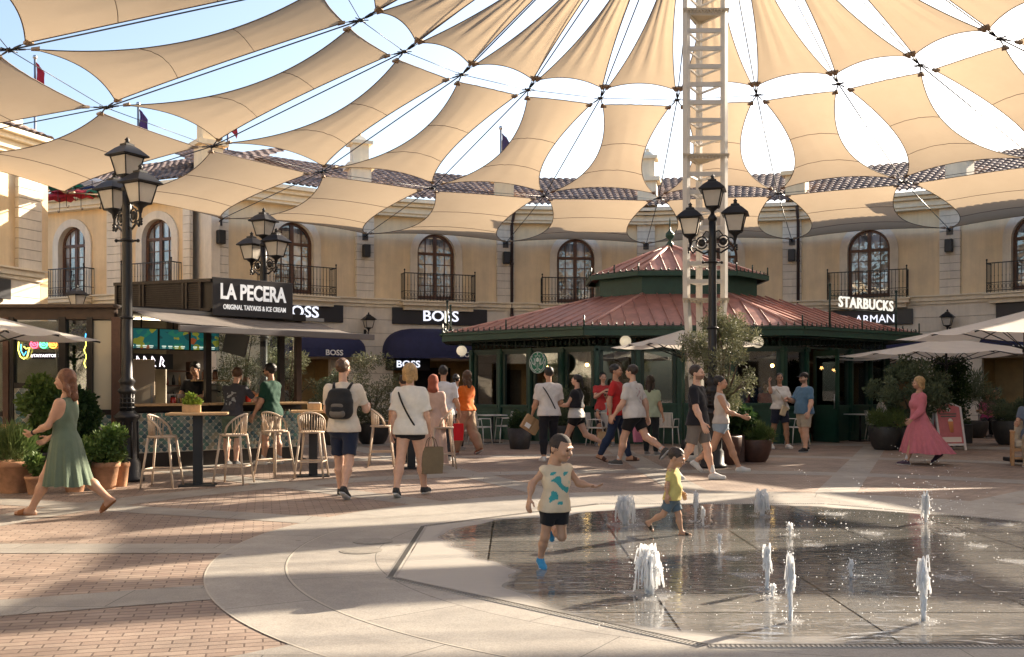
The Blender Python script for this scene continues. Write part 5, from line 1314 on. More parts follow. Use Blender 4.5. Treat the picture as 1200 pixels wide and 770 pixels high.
# ---------------------------------------------------------------- people
class Field:
    def __init__(s, lo, hi, h):
        s.h = h; s.lo = np.array(lo, float); n = np.ceil((np.array(hi) - s.lo) / h).astype(int) + 1
        s.n = n; s.F = np.full(tuple(n), .25, np.float32)
        s.ax = [s.lo[i] + h * np.arange(n[i]) for i in range(3)]
    def _sl(s, lo, hi):
        a = np.clip(np.floor((np.array(lo) - s.lo) / s.h).astype(int), 0, s.n); b = np.clip(np.ceil((np.array(hi) - s.lo) / s.h).astype(int) + 1, 0, s.n)
        if np.any(b <= a): return None
        return tuple(slice(a[i], b[i]) for i in range(3))
    def _pts(s, sl):
        return [s.ax[0][sl[0]][:, None, None], s.ax[1][sl[1]][None, :, None], s.ax[2][sl[2]][None, None, :]]
    def _mix(s, sl, d, k):
        f = s.F[sl]
        if k > 0: hh = np.maximum(k - np.abs(f - d), 0) / k; s.F[sl] = np.minimum(f, d) - hh * hh * k * .25
        else: s.F[sl] = np.minimum(f, d)
    def cone(s, a, b, ra, rb=None, k=.03):
        rb = ra if rb is None else rb; a = np.array(a); b = np.array(b); m = max(ra, rb) + k + .03
        sl = s._sl(np.minimum(a, b) - m, np.maximum(a, b) + m)
        if sl is None: return
        X, Y, Z = s._pts(sl); ab = b - a; L2 = float(ab @ ab) + 1e-9
        t = np.clip(((X - a[0]) * ab[0] + (Y - a[1]) * ab[1] + (Z - a[2]) * ab[2]) / L2, 0, 1)
        d = np.sqrt((X - a[0] - t * ab[0]) ** 2 + (Y - a[1] - t * ab[1]) ** 2 + (Z - a[2] - t * ab[2]) ** 2) - (ra + (rb - ra) * t)
        s._mix(sl, d, k)
    def ell(s, M, c, r, k=.02, sub=False):
        c = np.array(c); r = np.array(r); Mi = np.array(M.inverted()); cw = np.array(M @ Vector(c)); m = max(r) * 1.2 + k + .02
        sl = s._sl(cw - m, cw + m)
        if sl is None: return
        X, Y, Z = s._pts(sl)
        x = Mi[0, 0] * X + Mi[0, 1] * Y + Mi[0, 2] * Z + Mi[0, 3] - c[0]; y = Mi[1, 0] * X + Mi[1, 1] * Y + Mi[1, 2] * Z + Mi[1, 3] - c[1]; z = Mi[2, 0] * X + Mi[2, 1] * Y + Mi[2, 2] * Z + Mi[2, 3] - c[2]
        k0 = np.sqrt((x / r[0]) ** 2 + (y / r[1]) ** 2 + (z / r[2]) ** 2) + 1e-6; k1 = np.sqrt((x / r[0] ** 2) ** 2 + (y / r[1] ** 2) ** 2 + (z / r[2] ** 2) ** 2) + 1e-6
        d = k0 * (k0 - 1) / k1
        if sub:
            f = s.F[sl]; g = -d; hh = np.maximum(k - np.abs(f - g), 0) / k; s.F[sl] = np.maximum(f, g) + hh * hh * k * .25
        else: s._mix(sl, d, k)
    def plane(s, p, n):  # keep the side where (x-p).n < 0
        X, Y, Z = s._pts((slice(None),) * 3); p = np.array(p); n = np.array(n, float); n /= np.linalg.norm(n)
        s.F = np.maximum(s.F, ((X - p[0]) * n[0] + (Y - p[1]) * n[1] + (Z - p[2]) * n[2]).astype(np.float32))
    def remove(s, planes):  # remove the intersection of half spaces (x-p).n < 0
        X, Y, Z = s._pts((slice(None),) * 3); Rr = None
        for p, n in planes:
            p = np.array(p); n = np.array(n, float); n /= np.linalg.norm(n); d = (X - p[0]) * n[0] + (Y - p[1]) * n[1] + (Z - p[2]) * n[2]
            Rr = d if Rr is None else np.maximum(Rr, d)
        s.F = np.maximum(s.F, -Rr.astype(np.float32))
    def wrinkle(s, amp, fr=26, seed=0):
        X, Y, Z = s._pts((slice(None),) * 3)
        s.F = s.F + (amp * (np.sin(fr * X + 5 * np.sin(9 * Z + seed)) * np.sin(fr * .7 * Z + 3 * np.sin(11 * X + seed)) + .6 * np.sin(fr * 1.3 * Y + 14 * Z + seed) * np.sin(fr * 1.1 * Z - 8 * Y))).astype(np.float32)
    def mesh(s):
        F = s.F; F = F.copy(); F[0], F[-1] = .1, .1; F[:, 0], F[:, -1] = .1, .1; F[:, :, 0], F[:, :, -1] = .1, .1
        nx, ny, nz = F.shape; ins = F < 0
        c8 = np.zeros((nx - 1, ny - 1, nz - 1), np.int8)
        for i in (0, 1):
            for j in (0, 1):
                for k in (0, 1): c8 += ins[i:nx - 1 + i, j:ny - 1 + j, k:nz - 1 + k]
        act = (c8 > 0) & (c8 < 8); I = np.argwhere(act)
        if len(I) == 0: return np.zeros((0, 3)), []
        idx = -np.ones(act.shape, np.int32); idx[act] = np.arange(len(I))
        acc = np.zeros((len(I), 3)); cntv = np.zeros(len(I))
        for ax_ in range(3):
            o1, o2 = [q for q in range(3) if q != ax_]
            for u in (0, 1):
                for v in (0, 1):
                    A_ = np.zeros(3, int); A_[o1] = u; A_[o2] = v; B_ = A_.copy(); B_[ax_] = 1
                    fa = F[I[:, 0] + A_[0], I[:, 1] + A_[1], I[:, 2] + A_[2]]; fb = F[I[:, 0] + B_[0], I[:, 1] + B_[1], I[:, 2] + B_[2]]
                    m = (fa < 0) != (fb < 0); t = np.where(m, fa / np.where(m, fa - fb, 1), 0)
                    p = np.tile(A_.astype(float), (len(I), 1)); p[:, ax_] += t; acc[m] += p[m]; cntv[m] += 1
        V = (I + acc / cntv[:, None]) * s.h + s.lo
        faces = []
        for ax_ in range(3):
            o1, o2 = (ax_ + 1) % 3, (ax_ + 2) % 3
            sh = [slice(None)] * 3; a = [slice(None)] * 3; b = [slice(None)] * 3
            a[ax_] = slice(0, -1); b[ax_] = slice(1, None)
            e = ins[tuple(a)] != ins[tuple(b)]; E = np.argwhere(e)
            E = E[(E[:, o1] > 0) & (E[:, o2] > 0) & (E[:, o1] < F.shape[o1] - 1) & (E[:, o2] < F.shape[o2] - 1)]
            fl = ins[E[:, 0], E[:, 1], E[:, 2]]
            def cell(d1, d2):
                c = E.copy(); c[:, o1] -= d1; c[:, o2] -= d2; return idx[c[:, 0], c[:, 1], c[:, 2]]
            q = np.stack([cell(1, 1), cell(0, 1), cell(0, 0), cell(1, 0)], 1)
            q[~fl] = q[~fl][:, ::-1]; faces.append(q)
        return V, np.concatenate(faces)
def link_mesh(name, parts, mats, parent, matfn=None):
    Vs, Fs, o = [], [], 0
    for V, F_ in parts:
        if len(V) == 0: continue
        Vs.append(V); Fs.append(np.array(F_) + o); o += len(V)
    V = np.concatenate(Vs); F_ = np.concatenate(Fs)
    me = bpy.data.meshes.new(name); me.vertices.add(len(V)); me.vertices.foreach_set("co", V.astype(np.float32).ravel())
    me.loops.add(len(F_) * 4); me.loops.foreach_set("vertex_index", F_.astype(np.int32).ravel())
    me.polygons.add(len(F_)); me.polygons.foreach_set("loop_start", np.arange(0, len(F_) * 4, 4, dtype=np.int32)); me.polygons.foreach_set("loop_total", np.full(len(F_), 4, np.int32))
    me.polygons.foreach_set("use_smooth", np.ones(len(F_), bool))
    for m in mats: me.materials.append(m)
    if matfn is not None: me.polygons.foreach_set("material_index", matfn(V[F_].mean(1)).astype(np.int32))
    me.update(calc_edges=True); me.validate()
    o = bpy.data.objects.new(name, me); COL.objects.link(o); o.parent = parent
    return o
def skin_mat(nm, c):
    if nm in MATS: return MATS[nm]
    m = mat(nm, c, .5, noise=.08, nscale=18, bump=.06, bscale=150); b = m.node_tree.nodes["Principled BSDF"]
    b.inputs["Subsurface Weight"].default_value = .12; b.inputs["Subsurface Radius"].default_value = (.02, .008, .004); return m
SK = {'honey': (.44, .25, .155), 'fair': (.62, .37, .26), 'tan': (.50, .28, .18), 'brown': (.34, .18, .11), 'deep': (.16, .08, .05)}
HR = {'black': (.012, .01, .009), 'dark': (.03, .018, .012), 'brown': (.09, .045, .022), 'blond': (.42, .26, .11), 'auburn': (.16, .06, .025), 'grey': (.3, .28, .26)}
def cloth(c, kind="cloth"):
    nm = "%s_%02x%02x%02x" % (kind, int(c[0] * 255), int(c[1] * 255), int(c[2] * 255))
    return mat(nm, c, .85, noise=.07, nscale=14, bump=.35, bscale=55, sheen=.1, spec=.25)
eyeM = mat("eye_dark", (.015, .01, .008), .15); lipM = mat("lips", (.36, .13, .10), .45)
def rotX(a): return Matrix.Rotation(R(a), 4, 'X')
def rotY(a): return Matrix.Rotation(R(a), 4, 'Y')
def rotZ(a): return Matrix.Rotation(R(a), 4, 'Z')
PEOPLE = {}
def person(label, loc, face, H=1.75, sex='m', skin='tan', hair='dark', hairs='short', lean=0, twist=0, L=(0, 3, 0), Rr=(0, 3, 0), aL=(0, 8, 12, 0), aR=(0, 8, 12, 0), head=(0, 0, 0), wear=(), fat=1.0, sit=False, kid=False, beard=False, res=None, lift=0, group=None, glasses=False, footp=(0, 0)):
    """face: 0 looks at the camera, 90 to the picture's right, 180 away. limbs: (swing forward, abduct, bend[, inward])"""
    t = thing("person", label, "person", loc, R(face), group)
    h = res or .0135
    m = H
    if kid: hipz, thl, shl, shz, ual, fal, headf, shw, nz, hz = .435, .20, .19, .745, .14, .115, 1.55, .102, .762, .865
    else: hipz, thl, shl, shz, ual, fal, headf, shw, nz, hz = .515, .245, .235, .81, .170, .150, 1.0, (.112 if sex == 'm' else .096), .83, .935
    # joints (fractions of H)
    TM = Matrix.Translation((0, 0, hipz)) @ rotX(lean) @ Matrix.Translation((0, 0, -hipz))
    UM = TM @ Matrix.Translation((0, 0, .65)) @ rotZ(twist) @ Matrix.Translation((0, 0, -.65))
    hw = .05 if not kid else .048
    J = {}
    for s, nm, lg in ((1, 'L', L), (-1, 'R', Rr)):
        sw, ab, kn = lg[:3]; hj = Vector((s * hw, .0, hipz - .005))
        d1 = Vector((s * math.sin(R(ab)), -math.sin(R(sw)) * math.cos(R(ab)), -math.cos(R(sw)) * math.cos(R(ab))))
        k2 = sw - kn; ab2 = ab * .3
        d2 = Vector((s * math.sin(R(ab2)), -math.sin(R(k2)) * math.cos(R(ab2)), -math.cos(R(k2)) * math.cos(R(ab2))))
        kj = hj + d1 * thl; aj = kj + d2 * shl
        fp = k2 * .75 if kn > 25 or k2 < -15 else k2 * .15
        fp += footp[0 if s > 0 else 1]
        fd_ = Vector((s * .12, -math.cos(R(fp)), math.sin(R(fp)))).normalized(); dn = Vector((0, -math.sin(R(fp)), -math.cos(R(fp))))
        J[nm] = (hj, kj, aj, fd_, dn)
    sc_f = .15 if not kid else .155
    low = min(min((J[n_][2] + J[n_][4] * .045).z, (J[n_][2] + J[n_][4] * .04 + J[n_][3] * sc_f * .72).z) for n_ in 'LR')
    up = Matrix.Translation((0, 0, -low + lift))
    def W(v, M_=None):
        v = Vector(v)
        if M_ is not None: v = M_ @ v
        return (up @ v) * m
    # arms
    for s, nm, ar in ((1, 'aL', aL), (-1, 'aR', aR)):
        sw, ab, el, inn = ar; sj = Vector((s * shw, .008, shz - .008))
        d1 = Vector((s * math.sin(R(ab)), -math.sin(R(sw)) * math.cos(R(ab)), -math.cos(R(sw)) * math.cos(R(ab))))
        ax_ = rotZ(-s * inn)
        d2 = Vector((s * math.sin(R(ab)) * math.cos(R(el)), -math.sin(R(sw + el)) * math.cos(R(ab * .5)), -math.cos(R(sw + el)) * math.cos(R(ab * .5)))).normalized()
        d2 = (ax_ @ d2).normalized()
        ej = sj + d1 * ual; wj = ej + d2 * fal
        J[nm] = (sj, ej, wj, d2)
    def torso(F, inf=0.0, f=1.0, neck=True, lowz=None):
        k = .045 * m * (.8 if kid else 1); g = fat * f
        zc = lambda z: z if not kid else z * (shz / .81) if z > .5 else z * (hipz / .515)
        def c(a, b, ra, rb=None, M_=TM, kk=None): F.cone(W((a[0], a[1], zc(a[2])), M_), W((b[0], b[1], zc(b[2])), M_), ra * m * g + inf, (rb if rb else ra) * m * g + inf, kk or k)
        fem = sex == 'f'
        c((-.042, .004, .525), (.042, .004, .525), .066 if fem else .061)
        c((-.045, .026, .50), (-.045, .026, .50), .052, None); c((.045, .026, .50), (.045, .026, .50), .052)
        c((-.030, 0, .60), (.030, 0, .60), .050 if fem else .058)
        c((0, 0, .54), (0, 0, .63), .06, .056)
        if fat > 1.12: c((0, -.03, .575), (0, -.03, .60), .062)
        c((-.045, .0, .70), (.045, .0, .70), .056, None, UM)
        c((-.06, .008, .755), (.06, .008, .755), .047, None, UM)
        if fem and not kid:
            for s in (-1, 1): c((s * .036, -.045, .715), (s * .036, -.045, .715), .034, None, UM)
        c((-shw + .012, .010, .797), (shw - .012, .010, .797), .030, None, UM, k * .8)
        c((0, .014, .78), (0, .010, .85), .034, .030, UM)
    def armp(F, s, inf0=0, inf1=0, upto=2.0, k=None):
        k = k or .03 * m
        sj, ej, wj, d2 = J['aL' if s > 0 else 'aR']; th_ = (1.0 if sex == 'm' else .85) * (fat ** .7) * (.9 if kid else 1)
        F.cone(W(sj, UM), W(sj.lerp(ej, min(1, upto)), UM), .031 * m * th_ + inf0, (.031 - .009 * min(1, upto)) * m * th_ + inf1, k)
        if upto > 1:
            F.cone(W(ej, UM), W(ej.lerp(wj, .35), UM), .0225 * m * th_ + inf1, .0225 * m * th_ + inf1, k)
            F.cone(W(ej.lerp(wj, .35), UM), W(wj, UM), .0225 * m * th_ + inf1, .0145 * m * th_ + inf1, k)
    def legp(F, s, inf0=0, inf1=0, upto=2.0, k=None):
        k = k or .03 * m
        hj, kj, aj, fd_, dn = J['L' if s > 0 else 'R']; g = fat ** .7 * (1.06 if sex == 'f' else 1) * (.93 if kid else 1); u = min(1, upto)
        F.cone(W(hj), W(hj.lerp(kj, u)), .053 * m * g + inf0, (.053 - .021 * u) * m * g + inf1, k)
        if upto > 1:
            u = upto - 1
            back = Vector((0, .008, 0))
            F.cone(W(kj), W(kj.lerp(aj, .35 * min(1, u * 3)) + back), .032 * m * g + inf1, .033 * m * g + inf1, k)
            if u > .35: F.cone(W(kj.lerp(aj, .35) + back), W(kj.lerp(aj, u)), .033 * m * g + inf1, (.033 - .0135 * (u - .35) / .65) * m * g + inf1, k)
    def footpr(F, s, inf=0.0, k=.012):
        hj, kj, aj, fd_, dn = J['L' if s > 0 else 'R']
        heel = aj + dn * .026 - fd_ * .02; toe = aj + dn * .031 + fd_ * sc_f * .66
        F.cone(W(heel), W(toe), .019 * m + inf, .014 * m + inf, k * m); F.cone(W(aj), W(aj + dn * .02 + fd_ * .04), .021 * m + inf, .020 * m + inf, k * m * 1.5)
        sd_ = fd_.cross(dn).normalized(); F.cone(W(toe - fd_ * .03 + sd_ * .012), W(toe - fd_ * .03 - sd_ * .012), .015 * m + inf, .015 * m + inf, k * m)
    # bounds
    allp = [W(v) for n_ in 'LR' for v in J[n_][:3]] + [W(J[n_][2] + J[n_][3] * .15 + J[n_][4] * .05) for n_ in 'LR'] + [W(v, UM) for n_ in ('aL', 'aR') for v in J[n_][:3]] + [W((0, 0, nz + .05), UM)]
    lo = np.min([list(p) for p in allp], 0) - .11 * max(1, fat) * (m / 1.7) - .02; hi = np.max([list(p) for p in allp], 0) + .11 * max(1, fat) * (m / 1.7) + .02
    B = Field(lo, hi, h); torso(B)
    for s in (-1, 1): armp(B, s); legp(B, s, k=.022 * m); footpr(B, s)
    parts = [B.mesh()]
    # head
    HM = up @ UM; HM = Matrix.Scale(m, 4) @ HM @ Matrix.Translation((0, .006, nz + .03)) @ rotZ(head[0]) @ rotX(head[1]) @ rotY(head[2]) @ Matrix.Scale(headf, 4)
    hc = .098 if not kid else .075      # head centre above neck pivot, in head units
    c0 = np.array(HM @ Vector((0, 0, hc)))
    hh = h * .55; ex = .105 * m * headf
    HF = Field(c0 - ex, c0 + ex, hh); q = m * headf
    # ell with matrix scaled: work in head units scaled to metres
    HU = HM @ Matrix.Scale(1 / q, 4)
    e = lambda c, r, k=.012, sub=False: HF.ell(HU, [x * q for x in c], [x * q for x in r], k * q, sub)
    z0 = hc - .0
    e((0, .008, z0 + .012), (.0435, .055, .050)); e((0, -.016, z0 - .020), (.034, .037, .042), .02)
    e((0, -.036, z0 - .044), (.017, .016, .014), .016)
    def hcone(a, b, ra, rb, k=.006): HF.cone(list(HM @ Vector(a)), list(HM @ Vector(b)), ra * q, rb * q, k * q)
    for s in (-1, 1):
        e((s * .0165, -.056, z0 - .002), (.0105, .010, .0075), .006, True)
        e((s * .0445, .012, z0 - .010), (.006, .013, .018), .005)
        e((s * .022, -.042, z0 - .018), (.014, .012, .012), .012)
    hcone((0, -.048, z0 + .004), (0, -.062, z0 - .016), .005, .0075); hcone((-.006, -.054, z0 - .0185), (.006, -.054, z0 - .0185), .0055, .0055)
    hcone((-.010, -.0505, z0 - .034), (.010, -.0505, z0 - .034), .0052, .0052, .004)
    hcone((-.022, -.047, z0 + .0105), (.022, -.047, z0 + .0105), .0065, .0065, .008)
    hcone((0, .012, z0 - .10), (0, .008, z0 - .03), .030, .030, .012)
    parts.append(HF.mesh())
    # hands
    for s, nm in ((1, 'aL'), (-1, 'aR')):
        sj, ej, wj, d2 = J[nm]; hs = (1.0 if sex == 'm' else .9) * (1.05 if kid else 1)
        fwd = Vector((0, -1, 0)); d = d2.normalized(); ac = (fwd - d * fwd.dot(d))
        if ac.length < .3: ac = Vector((0, 0, 1)) - d * d.z
        ac.normalize(); pn = d.cross(ac) * (1 if s > 0 else -1); 
        if pn.dot(Vector((-s, 0, 0))) < 0: pn = -pn
        wp = W(wj, UM); Rm = (UM.to_3x3()); d, ac, pn = [Rm @ v for v in (d, ac, pn)]
        u = .106 * m * hs
        HFd = Field(np.array(wp + d * u * .5) - u * .85, np.array(wp + d * u * .5) + u * .85, .0055 if m > 1.3 else .004)
        for o_ in (-.16, -.05, .06, .16): HFd.cone(wp + ac * (o_ * u * .6), wp + d * u * .46 + ac * (o_ * u), u * .085, u * .075, u * .05)
        HFd.cone(wp - d * u * .15, wp + d * u * .1, .0148 * m * (.85 if sex == 'f' else 1), u * .12, u * .08)
        curl = 22
        for o_, ln in ((-.185, .36), (-.065, .44), (.06, .47), (.185, .42)):
            p0 = wp + d * u * .50 + ac * (o_ * u); cur = d.copy(); ang_ = curl
            for seg, rr in ((.42, .066), (.32, .058), (.26, .050)):
                cur = (cur * math.cos(R(ang_)) + pn * math.sin(R(ang_))).normalized(); p1 = p0 + cur * (ln * u * seg)
                HFd.cone(p0, p1, u * rr, u * rr * .92, u * .02); p0 = p1; ang_ = 16
                cur = cur
        tb = wp + d * u * .14 + ac * (u * .17); t1 = tb + (d * .62 + ac * .62 + pn * .35).normalized() * u * .26; t2 = t1 + (d * .9 + ac * .2 + pn * .4).normalized() * u * .24
        HFd.cone(tb, t1, u * .085, u * .068, u * .05); HFd.cone(t1, t2, u * .066, u * .052, u * .02)
        parts.append(HFd.mesh())
    inv = np.array(HM.inverted())
    def mf(P):
        L_ = P @ inv[:3, :3].T + inv[:3, 3]; r = np.zeros(len(P), int); x, y, z = np.abs(L_[:, 0]), L_[:, 1], L_[:, 2] - z0
        f = y < -.036
        r[f & (np.hypot((x - .0165) / .0075, (z + .0015) / .0035) < 1)] = 1
        r[f & (x < .0125) & (np.abs(z + .0345) < .0045)] = 2
        r[f & (x > .008) & (x < .026) & (np.abs(z - .0115 - .001 * (x > .018)) < .0028)] = 3
        if hairs == 'buzz':
            r[(z + .0 > np.where(y < -.012, .034 + .10 * (y + .03) * 0, -.012)) & (z > -.03 - .0 * y) & ~((np.abs(L_[:, 0]) > .040) & (z < -.004) & (y > -.01) & (y < .03)) & (z + z0 > .03)] = 4
            r[(y > .012) & (z > -.040) & (np.linalg.norm(L_ - np.array([0, .008, z0]), axis=1) < .085) & ~((x > .0425) & (z < .010))] = 4
        if beard:
            r[(z < -.026) & (z > -.062) & (y < .005) & (x < .045) & (r == 0) & (y > -.2) & (np.linalg.norm(L_ - np.array([0, 0, z0]), axis=1) < .085) & ~((x < .010) & (z > -.036))] = 3
        return r
    link_mesh("body", parts, [skin_mat("skin_" + skin, SK[skin]), eyeM, lipM, mat("brow_" + hair + skin, tuple(.62 * a + .38 * b for a, b in zip(HR[hair], SK[skin])), .7), mat("cropped_hair_" + hair, tuple(.8 * a + .008 for a in HR[hair]), .8, noise=.3, nscale=60, bump=.6, bscale=160)], t, mf)
    # hair
    hm = mat("hair_strands_" + hair, HR[hair], .45, noise=.35, nscale=30, bump=.8, bscale=70)
    if hairs not in ('none', 'buzz'):
        ln_ = hairs in ('long', 'pony', 'bob'); Hf = Field(c0 - ex * (2.6 if ln_ else 1.2), c0 + ex * 1.3, hh * 1.1)
        e2 = lambda c, r, k=.012: Hf.ell(HU, [x * q for x in c], [x * q for x in r], k * q)
        th = {'buzz': .003, 'short': .008, 'full': .013, 'long': .011, 'bob': .014, 'pony': .007, 'bun': .007}[hairs]
        e2((0, .017 + th * .3, z0 + .0175 + th * .25), (.0445 + th * .75, .0565 + th * .45, .0505 + th * .75))
        wr_ = lambda a, b, ra, rb: Hf.cone(list(HM @ Vector(a)), list(HM @ Vector(b)), ra * q, rb * q, .02 * q)
        if hairs == 'full':
            e2((0, -.004, z0 + .054), (.040, .044, .020))
        if hairs == 'long':
            for s in (-1, 1):
                wr_((s * .036, .012, z0 + .01), (s * .046, .022, z0 - .06), .018, .020); wr_((s * .046, .022, z0 - .06), (s * .045, .038, z0 - .115), .020, .012)
            wr_((0, .045, z0), (0, .055, z0 - .13), .035, .025)
        if hairs == 'bob':
            for s in (-1, 1): wr_((s * .038, .010, z0 + .01), (s * .044, .010, z0 - .045), .018, .018)
            wr_((0, .035, z0), (0, .045, z0 - .055), .038, .030)
        if hairs == 'pony':
            e2((0, .07, z0 + .015), (.014, .018, .016)); wr_((0, .075, z0 + .01), (0, .085, z0 - .09), .015, .010)
        if hairs == 'bun': e2((0, .055, z0 + .045), (.024, .024, .022))
        Y3 = HM.to_3x3() @ Vector((0, 1, 0)); Z3 = HM.to_3x3() @ Vector((0, 0, 1))
        fl = .030
        Hf.remove([(HM @ Vector((0, -.012, z0 + fl)), Z3 - Y3 * .25), (HM @ Vector((0, -.014, 0)), Y3 + Z3 * .25)])
        if not ln_ or hairs == 'pony':
            Hf.remove([(HM @ Vector((0, 0, z0 - .004)), Z3), (HM @ Vector((0, .022, 0)), Y3 + Z3 * .1)])
        if hairs in ('buzz', 'short', 'full', 'bun'): Hf.plane(HM @ Vector((0, 0, z0 - .038)), -Z3)
        Hf.wrinkle(.0035 if hairs != 'buzz' else .001, 60, seed=len(PEOPLE))
        link_mesh("hair", [Hf.mesh()], [hm], t)
    if glasses:
        mb = MB(); 
        for s in (-1, 1): mb.ball((0, 0, 0), 1, n=6, M=HM @ Matrix.Translation((s * .0175, -.0585, z0 - .002)) @ Matrix.Diagonal((.0145, .003, .011, 1)))
        mb.tube([HM @ Vector((-.046, .0, z0 + .002)), HM @ Vector((-.034, -.056, z0 + .002)), HM @ Vector((.034, -.056, z0 + .002)), HM @ Vector((.046, .0, z0 + .002))], .0022 * q, 4)
        mb.build("sunglasses", mat("sunglass_black", (.01, .01, .01), .1), t)
    def fullF(ext=.05): return Field(lo - ext, hi + ext, h)
    Zt = TM.to_3x3() @ Vector((0, 0, 1)); Zu = UM.to_3x3() @ Vector((0, 0, 1))
    seed = len(PEOPLE) * 1.7
    for g in wear:
        kind, col = g[0], g[1]; opt = g[2] if len(g) > 2 else {}
        if kind in ('tee', 'tank', 'long_sleeve'):
            F = fullF(); inf = opt.get('fit', .014) * (m / 1.7); torso(F, inf)
            hem = opt.get('hem', .485 if not kid else .40)
            F.cone(W((-.04, 0, .53 if not kid else .45), TM), W((-.042, 0, hem), TM), .072 * m * fat, .075 * m * fat + inf * .6, .04 * m); F.cone(W((.04, 0, .53 if not kid else .45), TM), W((.042, 0, hem), TM), .072 * m * fat, .075 * m * fat + inf * .6, .04 * m)
            if kind != 'tank':
                up_ = opt.get('sleeve', .62) if kind == 'tee' else 1.96
                for s, nm in ((1, 'aL'), (-1, 'aR')):
                    F2 = fullF(); armp(F2, s, inf * .9, inf * (1.3 if kind == 'tee' else .7), min(up_ + .25, 2.0) if kind == 'tee' else 2.0)
                    if kind == 'tee':
                        sj, ej, wj, d2 = J[nm]; dd = (ej - sj).normalized(); F2.plane(W(sj.lerp(ej, up_), UM), UM.to_3x3() @ dd)
                    kk = .02 * m; f, d = F.F, F2.F; hh_ = np.maximum(kk - np.abs(f - d), 0) / kk; F.F = np.minimum(f, d) - hh_ * hh_ * kk * .25
            F.wrinkle(.0055 * m / 1.7, 24, seed)
            F.plane(W((0, 0, hem), TM), -Zt)
            # neck opening
            F.plane(W((0, 0, (.845 if not kid else .775)), UM), Zu + UM.to_3x3() @ Vector((0, -.30, 0)))
            ob = link_mesh("shirt" if kind != 'tank' else "top", [F.mesh()], [cloth(col)] + ([cloth(opt['print'])] if 'print' in opt else []), t, None if 'print' not in opt else (lambda P, c_=opt: printfn(P, W, m, c_)))
        elif kind in ('shorts', 'trousers'):
            F = fullF(); inf = opt.get('fit', .014) * (m / 1.7); ln_ = opt.get('len', .72 if kind == 'shorts' else 1.92)
            zc = hipz
            F.cone(W((-.04, .003, zc + .01), TM), W((.04, .003, zc + .01), TM), .062 * m * fat + inf, None, .03 * m); F.cone(W((0, .0, zc), TM), W((0, 0, zc + .07), TM), .06 * m * fat + inf, .056 * m * fat + inf, .03 * m)
            for s, nm in ((1, 'L'), (-1, 'R')):
                F.cone(W((s * .045, .026, zc - .015), TM), W((s * .045, .026, zc - .015), TM), .052 * m * fat + inf, None, .03 * m)
                F2 = fullF(); legp(F2, s, inf, opt.get('flare', inf * 1.2), ln_ + (.0 if kind == 'trousers' else .15), k=.018 * m)
                if kind == 'shorts':
                    hj, kj, aj, _, _ = J[nm]; F2.plane(W(hj.lerp(kj, ln_)), (kj - hj).normalized())
                kk = .018 * m; f, d = F.F, F2.F; hh_ = np.maximum(kk - np.abs(f - d), 0) / kk; F.F = np.minimum(f, d) - hh_ * hh_ * kk * .25
            F.wrinkle(.005 * m / 1.7, 22, seed + 3); F.plane(W((0, 0, zc + (.075 if not kid else .06)), TM), Zt)
            link_mesh(kind, [F.mesh()], [cloth(col)], t)
        elif kind in ('dress', 'skirt'):
            # bodice by field, skirt by loft
            if kind == 'dress':
                F = fullF(); torso(F, .011 * m / 1.7)
                if opt.get('sleeve'):
                    for s in (-1, 1): armp(F, s, .016, .02, opt['sleeve'])
                F.wrinkle(.003, 24, seed); F.plane(W((0, 0, .54), TM), -Zt)
                F.plane(W((0, 0, opt.get('neck', .845)), UM), Zu + UM.to_3x3() @ Vector((0, -.35, 0)))
                if not opt.get('sleeve'):
                    for s in (-1, 1): F.plane(W((s * (shw - .016), 0, .80), UM), UM.to_3x3() @ Vector((s, 0, .2)))
                link_mesh("bodice", [F.mesh()], [cloth(col)], t)
            zt_, zb_, rb = opt.get('top', .61), opt.get('hem', .24), opt.get('flare', .17); sx, sy = opt.get('swing', (0, 0)); nf = opt.get('folds', 11)
            V = []; Q = []; nr, nc = 26, 96
            for i in range(nr + 1):
                u = i / nr; z = zt_ + (zb_ - zt_) * u; zz_ = (.61 - z) / .10; f_ = max(0, min(1, zz_)); f_ = math.sin(f_ * math.pi / 2)
                rx = .088 + .036 * f_; ry = .064 + .030 * f_
                if u > .2: rx = max(rx, rx + (rb * 1.1 - rx) * ((u - .2) / .8)); ry = max(ry, ry + (rb * .9 - ry) * ((u - .2) / .8))
                for j in range(nc):
                    a = 2 * math.pi * j / nc; fo = .12 * u ** 1.2 * (.6 * math.sin(nf * a + seed + 2 * u) + .4 * math.sin((nf * 2 + 1) * a + 3 * u))
                    x = rx * fat * math.cos(a) * (1 + fo) + sx * u ** 1.5; y = .006 + ry * fat * math.sin(a) * (1 + fo) + sy * u ** 1.5
                    V.append(list(W((x, y, z + .006 * u * math.sin(nf * a * .5 + seed)), TM if u < .1 else None)))
            for i in range(nr):
                for j in range(nc): Q.append((i * nc + j, (i + 1) * nc + j, (i + 1) * nc + (j + 1) % nc, i * nc + (j + 1) % nc))
            link_mesh("skirt", [(np.array(V), np.array(Q))], [cloth(col)], t)
        elif kind == 'shoes':
            for s, nm in ((1, 'L'), (-1, 'R')):
                hj, kj, aj, fd_, dn = J[nm]; c_ = np.array(W(aj + fd_ * .04 + dn * .02)); F = Field(c_ - .19 * m / 1.7, c_ + .19 * m / 1.7, h * .7); footpr(F, s, .009 * m / 1.7)
                F.plane(W(aj - dn * (.012 + opt.get('high', 0))), -dn)
                F.plane(W(aj + dn * .047), dn)
                sh = link_mesh("shoe", [F.mesh()], [cloth(col, "shoe")], t)
                S2 = Field(c_ - .19 * m / 1.7, c_ + .19 * m / 1.7, h * .7); footpr(S2, s, .013 * m / 1.7); S2.plane(W(aj + dn * .036), -dn); S2.plane(W(aj + dn * .050), dn)
